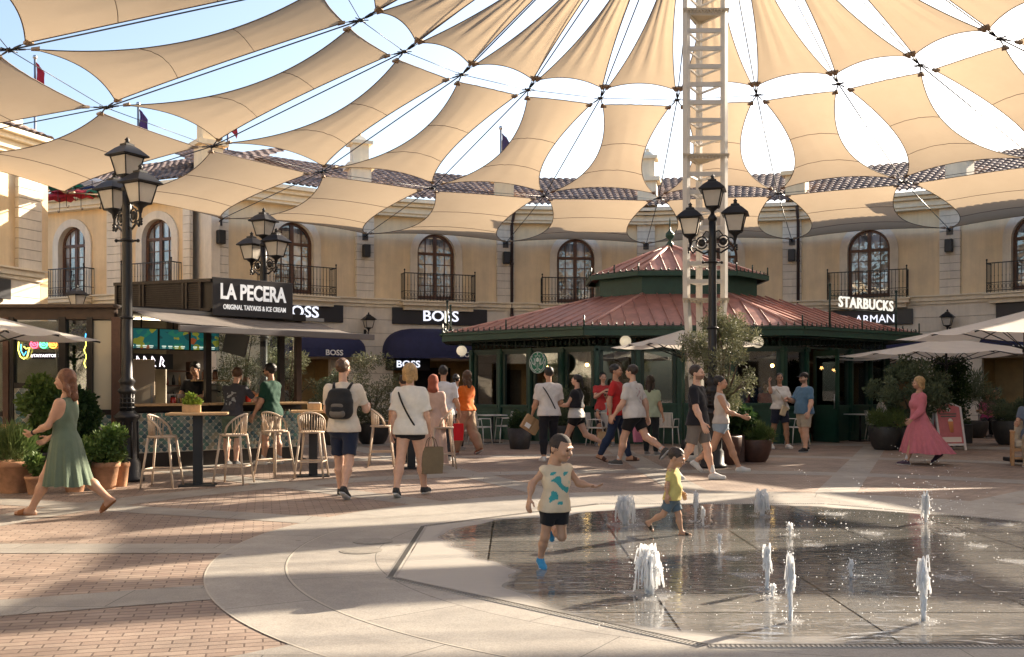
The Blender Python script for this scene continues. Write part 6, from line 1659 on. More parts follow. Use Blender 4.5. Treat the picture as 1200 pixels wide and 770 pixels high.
                link_mesh("sole", [S2.mesh()], [cloth(opt.get('sole', (.6, .6, .58)), "sole")], sh)
        elif kind == 'sandals':
            for s, nm in ((1, 'L'), (-1, 'R')):
                hj, kj, aj, fd_, dn = J[nm]; c_ = np.array(W(aj + fd_ * .04 + dn * .02)); F = Field(c_ - .19 * m / 1.7, c_ + .19 * m / 1.7, h * .7); footpr(F, s, .008 * m / 1.7); F.plane(W(aj + dn * .038), -dn); F.plane(W(aj + dn * .05), dn)
                F2 = Field(c_ - .19 * m / 1.7, c_ + .19 * m / 1.7, h * .7); footpr(F2, s, .006 * m / 1.7); pc = W(aj + fd_ * .065); F2.plane(pc - fd_ * .022 * m / 1.7 * 1.7, -fd_); F2.plane(pc + fd_ * .022 * m / 1.7 * 1.7, fd_)
                link_mesh("sandal", [F.mesh(), F2.mesh()], [cloth(col, "leather")], t)
        elif kind == 'socks':
            for s, nm in ((1, 'L'), (-1, 'R')):
                hj, kj, aj, fd_, dn = J[nm]; a_, b_ = W(kj.lerp(aj, 1 - opt.get('h', .3))), W(aj); c_ = (a_ + b_) / 2; F = Field(np.array(c_) - .15, np.array(c_) + .15, h * .7); F.cone(a_, b_, .026 * m, .0235 * m, .01); F.plane(a_, (a_ - b_)); link_mesh("sock", [F.mesh()], [cloth(col, "sock")], t)
        elif kind == 'cap':
            Hf = Field(c0 - ex * 1.4, c0 + ex * 1.4, hh); Hf.ell(HU, [0, .008 * q, (z0 + .016) * q], [.053 * q, .064 * q, .058 * q], .01); Z3 = HM.to_3x3() @ Vector((0, 0, 1)); Hf.plane(HM @ Vector((0, 0, z0 + .022)), -Z3)
            B2 = Field(c0 - ex * 1.4, c0 + ex * 1.4, hh); B2.ell(HU, [0, -.06 * q, (z0 + .024) * q], [.040 * q, .045 * q, .006 * q], .004)
            link_mesh("cap", [Hf.mesh(), B2.mesh()], [cloth(col)], t)
        elif kind == 'headscarf':
            Hf = Field(c0 - ex * 2.0, c0 + ex * 1.4, hh); Hf.ell(HU, [0, .012 * q, (z0 + .012) * q], [.056 * q, .066 * q, .064 * q], .01)
            Hf.cone(list(HM @ Vector((0, .02, z0 - .02))), list(HM @ Vector((0, .02, z0 - .085))), .048 * q, .062 * q, .03 * q); Y3 = HM.to_3x3() @ Vector((0, 1, 0)); Z3 = HM.to_3x3() @ Vector((0, 0, 1))
            Hf.remove([(HM @ Vector((0, -.036, 0)), Y3), (HM @ Vector((0, 0, z0 + .040)), Z3), (HM @ Vector((0, 0, z0 - .05)), -Z3)]); Hf.wrinkle(.003, 40, seed); link_mesh("headscarf", [Hf.mesh()], [cloth(col)], t)
        elif kind == 'strap':   # crossbody strap
            mb = MB(); pts = []
            for i in range(25):
                a = 2 * math.pi * i / 24; s_ = opt.get('side', 1)
                of_ = opt.get('off', .012); z_ = .66 + .165 * math.cos(a); x_ = s_ * (.088 * math.cos(a)); y_ = (.080 + of_) * fat * math.sin(a) * (1 if abs(math.cos(a)) < .9 else .95) + .006
                pts.append(W((x_ + (0), y_ * (1.06), z_), UM))
            mb.tube(pts, .013, 5, closed=True); mb.build("strap", cloth(col, "strap"), t)
        elif kind == 'backpack':
            bp = thing("backpack", opt['label'], "backpack", t.location, R(face)); mb = MB(); Mb = Matrix.Scale(m, 4) @ up @ UM
            Fb = Field(lo - .1, hi + .2, .014); Fb.cone(W((-.045, .105, .64), UM), W((.045, .105, .64), UM), .058 * m, None, .03); Fb.cone(W((-.04, .10, .76), UM), W((.04, .10, .76), UM), .048 * m, None, .05); Fb.cone(W((-.045, .11, .70), UM), W((.045, .11, .70), UM), .06 * m, None, .04); Fb.cone(W((-.02, .15, .65), UM), W((.02, .15, .65), UM), .035 * m, None, .015)
            Fb.wrinkle(.002, 30, 1); link_mesh("pack_body", [Fb.mesh()], [cloth(col, "nylon")], bp)
            fp_ = Field(lo - .1, hi + .25, .014); fp_.cone(W((-.03, .155, .625), UM), W((.03, .155, .625), UM), .030 * m, None, .01); fp_.cone(W((-.028, .15, .68), UM), W((.028, .15, .68), UM), .026 * m, None, .03); link_mesh("front_pocket", [fp_.mesh()], [cloth((.16, .14, .12), "nylon")], bp)
            for s in (-1, 1):
                mb = MB(); mb.tube([W((s * .055, .075, .80), UM), W((s * .068, .02, .845), UM), W((s * .068, -.055, .80), UM), W((s * .075, -.075, .72), UM), W((s * .085, -.03, .65), UM), W((s * .07, .06, .62), UM)], .02, 6); mb.build("shoulder_strap", cloth(col, "nylon"), bp)
        elif kind == 'watch':
            sj, ej, wj, d2 = J[opt.get('arm', 'aL')]; a_ = W(ej.lerp(wj, .88), UM); b_ = W(ej.lerp(wj, .97), UM); mb = MB(); mb.tube([a_, b_], .0175 * m, 10); mb.build("watch", cloth(col, "strap"), t)
        elif kind == 'emblem':   # shapes printed on the shirt
            pass
    RM = Matrix.Translation(Vector(loc)) @ Matrix.Rotation(R(face), 4, 'Z')
    info = {'t': t, 'hL': RM @ (W(J['aL'][2] + J['aL'][3] * .055, UM)), 'hR': RM @ (W(J['aR'][2] + J['aR'][3] * .055, UM)), 'M': RM, 'W': W, 'UM': UM}
    PEOPLE[label] = info
    return info
def printfn(P, W, m, opt):
    r = np.zeros(len(P), int); c = np.array(W((0, 0, opt.get('pz', .66)))) ; x, y, z = P[:, 0], P[:, 1], P[:, 2] - c[2]
    side = (y < 0) if opt.get('pf', 1) > 0 else (y > 0)
    n = np.sin(x * 42 + 3 * np.sin(z * 30)) + np.sin(z * 38 + 2.2 * np.sin(x * 33)); r[side & (np.abs(x) < opt.get('pw', .09)) & (np.abs(z) < opt.get('ph', .14)) & (n > opt.get('pt', .1))] = 1
    return r
# ---------------------------------------------------------------- plants
def leaf_mat(nm, c, c2, tl=.25, rough=.55):
    return mat(nm, c, rough, noise=1, nscale=2.2, col2=c2, transl=tl, spec=.3, detail=2)
L_dark = leaf_mat("leaf_dark", (.018, .045, .014), (.05, .095, .03)); L_mid = leaf_mat("leaf_mid", (.045, .10, .02), (.17, .24, .06)); L_olive = leaf_mat("leaf_olive", (.10, .115, .055), (.24, .24, .14)); L_grass = leaf_mat("leaf_grass", (.07, .12, .03), (.17, .21, .07)); L_grey = leaf_mat("leaf_greygreen", (.07, .10, .05), (.16, .19, .11))
barkM = mat("bark", (.11, .08, .055), .9, noise=.4, nscale=14, bump=.8, bscale=30)
def leaves(clumps, n, ln, wd, seed=0, up=.2, jit=1.0):
    """clumps: list of (centre, radius tuple). returns MB of single leaf quads"""
    rg = np.random.default_rng(seed); V = []; F_ = []
    w8 = np.array([r[0] * r[1] * r[2] for _, r in clumps]) ** .8; w8 = w8 / w8.sum(); pick = rg.choice(len(clumps), n, p=w8)
    d = rg.normal(size=(n, 3)); d /= np.linalg.norm(d, axis=1)[:, None]; rad = rg.random(n) ** .45
    C_ = np.array([list(c) for c, _ in clumps])[pick]; Rr = np.array([r for _, r in clumps])[pick]
    P = C_ + d * rad[:, None] * Rr
    dir_ = d * .6 + rg.normal(size=(n, 3)) * .6 * jit; dir_[:, 2] += up; dir_ /= np.linalg.norm(dir_, axis=1)[:, None]
    nn = np.cross(dir_, rg.normal(size=(n, 3))); nn /= np.linalg.norm(nn, axis=1)[:, None] + 1e-9
    s = (.7 + .6 * rg.random(n))[:, None]
    a = P; b = P + dir_ * ln * .5 * s + nn * wd * s; c = P + dir_ * ln * s; e = P + dir_ * ln * .5 * s - nn * wd * s
    V = np.stack([a, b, c, e], 1).reshape(-1, 3); F_ = np.arange(4 * n).reshape(-1, 4)
    return V, F_
def fol(name, clumps, n, ln, wd, m_, par, seed=0, up=.2, jit=1.0):
    V, F_ = leaves(clumps, n, ln, wd, seed, up, jit); o = link_mesh(name, [(V, F_)], [m_], par)
    o.data.polygons.foreach_set("use_smooth", np.zeros(len(o.data.polygons), bool)); return o
def clump_cloud(c, R_, n, r, seed, flat=1.0):
    rg = random.Random(seed); out = []
    for i in range(n):
        a = rg.uniform(0, 2 * math.pi); z = rg.uniform(-1, 1); q = math.sqrt(max(0, 1 - z * z)) * rg.uniform(.45, 1)
        rr = r * rg.uniform(.4, 1.35); q *= rg.choice((1, 1, 1, 1.22)); z *= rg.choice((1, 1, 1, 1.15)); out.append(((c[0] + R_[0] * q * math.cos(a), c[1] + R_[1] * q * math.sin(a), c[2] + R_[2] * z), (rr, rr, rr * flat)))
    return out
def limbs(par, base, tips, r0=.05, nm="trunk", seed=0):
    rg = random.Random(seed); mb = MB(); b = Vector(base[0]); f = Vector(base[1]); mid = (b + f) / 2 + Vector((rg.uniform(-.05, .05), rg.uniform(-.05, .05), 0))
    mb.tube([b, mid, f], [r0 * 1.25, r0, r0 * .8], 8)
    for tp in tips:
        tp = Vector(tp); m1 = f.lerp(tp, .45) + Vector((rg.uniform(-.08, .08), rg.uniform(-.08, .08), rg.uniform(-.02, .1))); mb.tube([f - Vector((0, 0, .03)), m1, tp], [r0 * .6, r0 * .35, r0 * .12], 6)
    return mb.build(nm, barkM, par)
def pot(par, prof, m_, zs, soil_r, n=28):
    mb = MB(); mb.lathe(prof, n=n, cap=False); mb.lathe([(0.001, prof[0][1]), (prof[0][0], prof[0][1])], n=n, cap=False); mb.build("pot", m_, par)
    mb = MB(); mb.lathe([(.001, zs), (soil_r, zs)], n=20, cap=False); mb.build("soil", soil, par)
def terra_prof(r, h): return [(r * .68, 0), (r * .72, .02), (r * .95, h * .80), (r * 1.04, h * .82), (r * 1.06, h * .96), (r * 1.0, h), (r * .9, h), (r * .88, h * .85)]
def bowl_prof(r, h): return [(r * .62, 0), (r * .78, h * .15), (r * .98, h * .6), (r * 1.0, h * .95), (r * .97, h), (r * .9, h), (r * .88, h * .85)]
def planter(px, py, r, h, prof, m_, label, name="potted_plant", cat="potted plant", grp=None):
    t = thing(name, label, cat, G(px, py), random.uniform(0, 6), grp); pot(t, prof(r, h), m_, h * .88, r * .9); return t
TG = "terracotta pots by the annex"
t = planter(17, 577, .25, .44, terra_prof, terracotta, "large terracotta pot of tall grassy herbs at the far left", grp=TG); fol("foliage", [((0, 0, .60), (.26, .26, .22)), ((.1, 0, .7), (.16, .2, .2))], 1500, .16, .008, L_grass, t, 1, 1.2, .6)
t = planter(42, 579, .14, .25, terra_prof, terracotta, "small terracotta pot of herbs next to the tall grassy pot", grp=TG); fol("foliage", clump_cloud((0, 0, .38), (.12, .12, .1), 8, .07, 2), 700, .06, .016, L_mid, t, 2)
t = planter(88, 576, .17, .27, terra_prof, terracotta, "terracotta pot of low green leaves behind the striding woman", grp=TG); fol("foliage", clump_cloud((0, 0, .42), (.2, .2, .14), 10, .1, 3), 900, .08, .02, L_mid, t, 3)
t = planter(123, 573, .20, .39, terra_prof, terracotta, "wide terracotta pot of bushy mint green leaves by the lamp base", grp=TG); fol("foliage", clump_cloud((-.05, 0, .58), (.28, .25, .22), 16, .12, 4), 2200, .065, .018, L_mid, t, 4)
t = planter(141, 570, .13, .36, terra_prof, terracotta, "narrow terracotta pot touching the street lamp base", grp=TG); fol("foliage", clump_cloud((.03, 0, .45), (.12, .12, .1), 8, .07, 5), 700, .07, .012, L_grey, t, 5)
t = planter(50, 560, .22, .42, terra_prof, darkpot, "tall leafy citrus bush in a dark pot under the neon signs"); limbs(t, ((0, 0, .38), (0, 0, .8)), [(.15, .1, 1.3), (-.15, 0, 1.4), (0, .1, 1.6)], .025); fol("foliage", clump_cloud((0, 0, 1.05), (.24, .22, .52), 26, .15, 6), 4200, .085, .026, L_mid, t, 6)
t = planter(97, 560, .22, .42, terra_prof, darkpot, "leafy dark green bush behind the walking woman's back"); limbs(t, ((0, 0, .38), (0, 0, .8)), [(.15, .1, 1.2), (-.15, 0, 1.2)], .025); fol("foliage", clump_cloud((.05, 0, .95), (.28, .22, .42), 22, .14, 7), 3200, .085, .024, L_dark, t, 7)
p0 = Vector((X_at(96, 17.9), 17.75, 0)); t = thing("hanging_plant", "trailing green plant hanging inside the narrow annex window", "hanging plant", p0); mb = MB(); mb.lathe([(.08, 2.35), (.12, 2.5)], n=12); mb.build("pot", darkpot, t); fol("foliage", [((0, 0, 2.4), (.18, .1, .18)), ((-.05, 0, 2.1), (.12, .08, .3)), ((.05, 0, 1.8), (.08, .06, .3))], 1300, .08, .02, L_mid, t, 8, -.4)
# by the coffee pavilion, left
t = planter(609, 526, .31, .50, lambda r, h: [(r * .72, 0), (r * .75, .02), (r * 1.0, h), (r * .92, h), (r * .9, h * .85)], darkpot, "round clipped box bush in a black tapered pot by the white chairs"); fol("foliage", clump_cloud((0, 0, .66), (.30, .30, .17), 30, .12, 9), 5500, .04, .016, L_dark, t, 9)
t = planter(660, 520, .28, .48, bowl_prof, darkpot, "tall thin leaved plant in a dark pot behind the man with the carton"); fol("foliage", clump_cloud((0, 0, .95), (.34, .3, .42), 14, .16, 10), 1500, .13, .010, L_grey, t, 10, .8)
def olive(loc, h0, h1, R_, seed, label, n=9000, potr=.36, poth=.55, m_=None, lm=None, stem=True):
    t = thing("olive_tree", label, "tree", loc); pot(t, bowl_prof(potr, poth), m_ or brownpot, poth * .88, potr * .9)
    zc = (h0 + h1) / 2; tips = []; rg = random.Random(seed)
    cl = clump_cloud((0, 0, zc), (R_, R_, (h1 - h0) / 2), 34, R_ * .30, seed)
    for c_, r_ in cl[:12]: tips.append(c_)
    limbs(t, ((0, 0, poth * .8), (.02, 0, h0 * .92 + .1)), tips, .055, seed=seed)
    fol("crown", cl, n, .062, .0085, lm or L_olive, t, seed, .15); return t
Yo = 19.0; olive((X_at(847, Yo), Yo, 0), 1.20, 2.85, .80, 21, "silvery olive tree in a pot between street lamp and pavilion", 15000)
olive((X_at(285, 22.2), 22.2, 0), 1.05, 2.65, .85, 22, "olive tree added behind the kiosk glass in place of a reflection, above the customers", 9000)  # added with the next tree in place of an olive reflected in glass
olive((X_at(335, 22.8), 22.8, 0), 1.1, 2.7, .55, 23, "slimmer olive tree behind the kiosk's right post", 6000)
def shrub(px, Y, w_, h0, h1, seed, label, lm, n=9000, ln=.06, wd=.011, potm=None, pr=.4, ph=.55, dx=0):
    t = thing("potted_shrub", label, "shrub", (X_at(px, Y), Y, 0)); pot(t, bowl_prof(pr, ph), potm or darkpot, ph * .88, pr * .9)
    limbs(t, ((0, 0, ph * .8), (0, 0, ph + .25)), [(dx + w_ * .5 * math.cos(a), w_ * .5 * math.sin(a), (h0 + h1) / 2 + .2) for a in (0, 1.3, 2.6, 3.9, 5.2)], .04, seed=seed)
    fol("foliage", clump_cloud((dx, 0, (h0 + h1) / 2), (w_, w_ * .8, (h1 - h0) / 2), 34, w_ * .28, seed), n, ln, wd, lm, t, seed, .2); return t
shrub(394, 25.5, .70, .55, 1.75, 31, "grey green olive shrub behind the man with the backpack", L_grey, 8000)
shrub(437, 26.0, .85, .6, 2.25, 32, "larger olive shrub under the left end of the navy dome awning", L_olive, 9000, pr=.45)
shrub(1068, 23.4, .75, .75, 2.05, 33, "bushy variegated shrub behind the woman in the pink dress", L_grey, 9000, ln=.075, wd=.02)
t = planter(1038, 527, .40, .56, bowl_prof, darkpot, "rounded dark pot of trailing grassy plant by the pavilion"); fol("foliage", clump_cloud((-.05, 0, .68), (.42, .38, .16), 16, .13, 34), 2400, .13, .007, L_grass, t, 34, .5)
t = thing("hedge_column", "tall dense dark green hedge column behind the wide parasol", "hedge", (X_at(1112, 26.5), 26.5, 0)); mb = MB(); mb.box((0, 0, .25), (1.0, .6, .5), bev=.02); mb.build("planter_box", darkpot, t); mb = MB(); mb.tube([(0, 0, .4), (0, 0, 2.0)], .05, 6); mb.build("trunk", barkM, t)
fol("foliage", [((x, y, z), (.22, .20, .22)) for x in (-.32, -.1, .12, .32) for y in (-.12, .12) for z in (.6, .85, 1.1, 1.35, 1.6, 1.85, 2.08)], 9000, .06, .022, L_dark, t, 35)
t = planter(1143, 513, .36, .5, bowl_prof, darkpot, "feathery palm like plant in a pot right of the pink board"); fol("foliage", clump_cloud((0, 0, 1.15), (.4, .35, .5), 10, .22, 36), 1500, .26, .010, L_grey, t, 36, .7)
t = planter(1184, 521, .44, .62, bowl_prof, darkpot, "dark pot of spreading rosemary by the right edge"); fol("foliage", clump_cloud((0, 0, .88), (.55, .45, .22), 26, .17, 37), 6500, .085, .008, L_grey, t, 37, .5)
# pots in front of the olive tree
t = planter(885, 541, .32, .44, bowl_prof, brownpot, "round reddish brown bowl pot with fine grassy plant near the couple"); fol("foliage", clump_cloud((0, 0, .52), (.30, .28, .12), 14, .11, 38), 3800, .12, .005, L_grass, t, 38, 1.0)
t = thing("planter", "square dark steel planter with broad leaves behind the walking couple", "planter", G(856, 541)); mb = MB(); mb.box((0, 0, .27), (.46, .46, .54), bev=.012); mb.build("pot", brownpot, t); mb = MB(); mb.box((0, 0, .545), (.40, .40, .01)); mb.build("soil", soil, t)
fol("foliage", clump_cloud((.05, 0, .78), (.32, .28, .24), 16, .14, 39), 1500, .11, .035, L_dark, t, 39)
t = planter(868, 520, .36, .5, bowl_prof, brownpot, "dark bowl pot half hidden behind the reddish brown bowl"); fol("foliage", clump_cloud((0, 0, .62), (.32, .3, .16), 12, .13, 40), 1900, .09, .02, L_dark, t, 40)

# ---------------------------------------------------------------- stools, tables, chairs
def make_stool():
    t = thing("bar_stool", "x x x x", "bar stool", (0, 0, 0)); m_ = beige_plastic; sh = .74
    mb = MB(); prof = []
    mb.lathe([(.001, sh - .012), (.19, sh - .015), (.215, sh), (.205, sh + .018), (.12, sh + .012), (.001, sh + .008)], n=26, cap=False); mb.build("seat", m_, t)
    for sx in (-1, 1):
        for sy in (-1, 1):
            mb = MB(); mb.tube([(sx * .15, sy * .15, sh - .01), (sx * .235, sy * .235, 0)], [.020, .015], 8); mb.build("leg", m_, t)
    mb = MB(); k = .203
    c4 = [(-k, -k), (k, -k), (k, k), (-k, k)]; zz = .27
    mb.tube([(a * 1.02, b * 1.02, zz) for a, b in c4], .013, 6, closed=True, smooth=False); mb.build("foot_rest", m_, t)
    # back: curved hoop (opens towards -Y, back at +Y)
    mb = MB(); pts = []
    for i in range(19):
        a = R(-20) + R(220) * i / 18; x = .215 * math.cos(a); y = .205 * math.sin(a) * .95; z = sh + .02 + .30 * max(0, math.sin(R(180) * i / 18)) ** .55
        pts.append((x, y, z))
    mb.tube(pts, .016, 7)
    for i in range(3, 16):
        a = R(-20) + R(220) * i / 18; x = .19 * math.cos(a); y = .19 * math.sin(a) * .95; p = pts[i]; mb.tube([(x, y, sh), (p[0], p[1], p[2])], .0075, 4)
    mb.build("backrest", m_, t); return t
st = None
for px, py, rz, lb in ((190, 571, 90, "beige bar stool facing right, nearest the street lamp"), (274, 567, -95, "beige bar stool with its back to the right, right of the plant box table"), (322, 558, 150, "beige bar stool turned diagonally in front of the bearded customer"), (365, 560, 180, "beige bar stool with slatted back to the camera at the second table"), (447, 546, 95, "beige bar stool left of the woman in the white shirt"), (518, 549, -80, "beige bar stool hidden behind the person in the patterned robe")):
    if st is None: st = make_stool(); o = st
    else: o = dup(st, (0, 0, 0))
    o.location = G(px, py); o.rotation_euler = (0, 0, R(rz)); o["label"] = lb; o["group"] = "beige bar stools by the kiosk"
    o["category"] = "bar stool"
def bar_table(px, py, lb, w_=.72):
    t = thing("bar_table", lb, "bar table", G(px, py), fang * .3, "tall bar tables"); mb = MB(); mb.box((0, 0, 1.07), (w_, w_ * .8, .035), bev=.006); mb.build("table_top", wood_light, t)
    mb = MB(); mb.box((0, 0, .53), (.14, .09, 1.04)); mb.build("column", iron, t); mb = MB(); mb.box((0, 0, .01), (.52, .42, .02)); mb.build("base", iron, t); return t
bar_table(232, 569, "tall wood topped table with the potted plant box", .85); bar_table(367, 558, "tall wood topped table with a small wooden box, behind the slatted stool"); bar_table(482, 549, "tall table hidden behind the woman in the white shirt", .7)
pT = G(227, 569); t = thing("plant_box", "small wooden box with yellow green plant on the tall table", "plant box", pT + Vector((-.03, 0, 1.088)), .2); mb = MB(); mb.box((0, 0, .06), (.26, .14, .12), bev=.006); mb.build("box", wood_light, t); fol("foliage", clump_cloud((.02, 0, .17), (.10, .08, .06), 9, .05, 50), 700, .05, .014, leaf_mat("leaf_lime", (.16, .26, .03), (.35, .42, .08)), t, 50, .8)
pT = G(367, 558); t = thing("napkin_box", "small wooden napkin box on the table behind the backpack", "box", pT + Vector((.02, 0, 1.088)), .1); mb = MB(); mb.box((0, 0, .06), (.22, .14, .11), bev=.005); mb.build("box", wood_light, t); mb = MB(); mb.box((0, 0, .12), (.18, .10, .02)); mb.build("napkins", white_plain, t)
def make_chair(m_):
    t = thing("cafe_chair", "x x x x", "chair", (0, 0, 0)); mb = MB(); mb.box((0, 0, .45), (.42, .42, .03), bev=.01); mb.build("seat", m_, t)
    for sx in (-1, 1):
        mb = MB(); mb.tube([(sx * .19, -.19, .44), (sx * .22, -.23, 0)], .014, 6); mb.build("leg", m_, t)
        mb = MB(); mb.tube([(sx * .19, .19, .44), (sx * .22, .25, 0)], .014, 6); mb.build("leg", m_, t)
        mb = MB(); mb.tube([(sx * .21, .20, .44), (sx * .23, .18, .66), (sx * .23, -.16, .66), (sx * .21, -.19, .44)], .013, 6); mb.build("armrest", m_, t)
    mb = MB(); n = 11
    mb.tube([(-.2, .2, .45), (-.21, .26, .82), (.21, .26, .82), (.2, .2, .45)], .015, 6)
    for i in range(1, n): x = -.2 + .4 * i / n; mb.box((x, .235, .63), (.024, .012, .36), M=None)
    mb.build("backrest", m_, t); return t
ch = None
for i, (px, py, rz, lb) in enumerate(((545, 527, 90, "white cafe chair left of the small table behind the woman in orange"), (563, 521, 60, "white cafe chair partly behind the woman in orange"), (592, 519, -70, "white cafe chair right of the small table under the emblem sign"), (618, 514, -100, "white cafe chair behind the clipped box bush"), (700, 522, 70, "white cafe chair behind the paper carton"), (783, 521, 150, "white cafe chair left of the parasol pole"), (803, 517, -150, "white cafe chair behind the man in black"), (880, 519, 170, "white cafe chair behind the reddish brown bowl pot"), (902, 517, 190, "white cafe chair left of the woman shading her eyes"), (934, 521, -80, "white cafe chair between the talking pair"), (1026, 516, 80, "white cafe chair where the person in white sits"), (712, 521, 140, "white cafe chair under the seated man in grey"))):
    if ch is None: ch = make_chair(white_metal); o = ch
    else: o = dup(ch, (0, 0, 0))
    o.location = G(px, py); o.rotation_euler = (0, 0, R(rz)); o["label"] = lb; o["group"] = "white cafe chairs round the pavilion"; o["category"] = "chair"
for px, py, lb in ((577, 519, "small square white cafe table under the emblem sign"), (680, 518, "small white cafe table behind the woman with the black vest"), (793, 518, "small cafe table behind the parasol pole"), (918, 517, "small cafe table behind the woman shading her eyes"), (1008, 517, "small cafe table before the person seated at the pavilion door")):
    t = thing("cafe_table", lb, "table", G(px, py), .4, "small cafe tables"); mb = MB(); mb.box((0, 0, .735), (.62, .62, .025), bev=.006); mb.build("table_top", white_metal, t); mb = MB(); mb.tube([(0, 0, .02), (0, 0, .72)], .028, 8); mb.build("column", iron, t); mb = MB(); mb.box((0, 0, .01), (.42, .42, .02)); mb.build("base", iron, t)
t = thing("wooden_armchair", "light wooden armchair with pale cushions at the right edge", "armchair", G(1207, 545), R(-25)); wa = mat("oiled_wood", (.42, .22, .09), .5, noise=.2, nscale=12)
for sx in (-1, 1):
    for sy in (-1, 1): mb = MB(); mb.box((sx * .30, sy * .30, .31), (.06, .06, .62), bev=.008); mb.build("leg", wa, t)
    mb = MB(); mb.box((sx * .30, 0, .63), (.075, .70, .03), bev=.006); mb.build("armrest", wa, t); mb = MB(); mb.box((sx * .30, 0, .12), (.04, .56, .04)); mb.box((sx * .30, 0, .3), (.04, .56, .05)); mb.build("side_rail", wa, t)
mb = MB(); mb.box((0, -.3, .3), (.56, .05, .06)); mb.box((0, .3, .3), (.56, .05, .06)); mb.box((0, -.3, .14), (.56, .04, .04)); mb.build("front_rail", wa, t)
cu = mat("cushion_beige", (.55, .47, .36), .9, noise=.08, nscale=8, bump=.3, bscale=120)
mb = MB(); mb.box((0, 0, .40), (.54, .56, .14), bev=.04); mb.build("seat_cushion", cu, t); mb = MB(); mb.box((0, .25, .62), (.52, .14, .42), bev=.05); mb.build("back_cushion", cu, t)
t = thing("wooden_chair", "orange brown wooden chair back at the left edge beside the grassy pot", "chair", G(8, 560), R(200))
for sx in (-1, 1):
    for sy in (-1, 1): mb = MB(); mb.box((sx * .2, sy * .2, .225 if sy < 0 else .45), (.04, .04, .45 if sy < 0 else .9)); mb.build("leg", wa, t)
mb = MB(); mb.box((0, 0, .45), (.44, .44, .03)); mb.build("seat", wa, t); mb = MB()
for z in (.62, .73, .84): mb.box((0, .2, z), (.40, .025, .07))
mb.build("backrest", wa, t)
t = thing("cafe_table", "low table with a small jar at the left edge under the parasol", "table", G(-14, 556), 0); mb = MB(); mb.box((0, 0, .74), (.8, .7, .03)); mb.build("table_top", white_metal, t); mb = MB(); mb.tube([(0, 0, 0), (0, 0, .73)], .03, 8); mb.build("column", iron, t)
# A-frame board
t = thing("sandwich_board", "white A frame board with pink drink poster, right of the pink dress", "sandwich board", G(1110, 527), R(12)); wf_ = mat("board_white", (.72, .68, .66), .5); pk = mat("poster_pink", (.55, .16, .17), .6, noise=.12, nscale=5)
for s in (-1, 1):
    Ms = Matrix.Translation((0, 0, 0)) @ Matrix.Rotation(R(12) * s, 4, 'X')
    mb = MB(); Mo = Matrix.Translation((0, -s * .22, 0)) @ Matrix.Rotation(R(-12) * s, 4, 'X')
    mb.box((-.33, 0, .52), (.05, .035, 1.04), M=Mo); mb.box((.33, 0, .52), (.05, .035, 1.04), M=Mo); mb.box((0, 0, .13), (.64, .03, .05), M=Mo)
    pts = [(-.33, 1.02)] + [(-.33 + .66 * i / 12, 1.02 + .09 * math.sin(math.pi * i / 12)) for i in range(1, 12)] + [(.33, 1.02)]
    mb.tube([Mo @ Vector((a, 0, b)) for a, b in pts], .022, 5); mb.build("board_frame", wf_, t)
    mb = MB(); po = [(-.30, .16), (.30, .16)] + [(.30 - .60 * i / 12, 1.02 + .08 * math.sin(math.pi * i / 12)) for i in range(13)]
    vs = [Mo @ Vector((a, -.012 * 1, b)) for a, b in po] + [Mo @ Vector((a, .012, b)) for a, b in po]; n = len(po)
    mb.add(vs, [tuple(range(n)), tuple(range(n, 2 * n))[::-1]] + [((i + 1) % n, i, n + i, n + (i + 1) % n) for i in range(n)]); pn = mb.build("panel", pk, t)
    if s > 0:
        mb = MB(); mb.lathe([(.045, .42), (.07, .66), (.072, .68)], n=14, M=Mo @ Matrix.Translation((0.02, -.016, 0)) @ Matrix.Diagonal((1, .08, 1, 1))); mb.build("cup_picture", mat("poster_drink", (.75, .30, .12), .5), pn)
        mb = MB(); mb.lathe([(.06, .68), (.065, .70), (.03, .75)], n=14, M=Mo @ Matrix.Translation((0.02, -.016, 0)) @ Matrix.Diagonal((1, .08, 1, 1))); mb.box((0, -.016, .25), (.5, .004, .12), M=Mo); mb.build("cream_picture", mat("poster_cream", (.8, .68, .6), .5), pn)
        mb = MB(); 
        for z, w_ in ((.80, .40), (.86, .44)): mb.box((-.02, -.016, z), (w_, .004, .028), M=Mo)
        mb.build("poster_lines", mat("poster_dark", (.10, .12, .10), .5), pn)
        mb = MB(); mb.lathe([(.05, -.002), (.05, .002)], n=16, M=Mo @ Matrix.Translation((0, -.016, .96)) @ Matrix.Rotation(R(90), 4, 'X')); mb.build("poster_emblem", mat("poster_white", (.7, .75, .72), .5), pn)
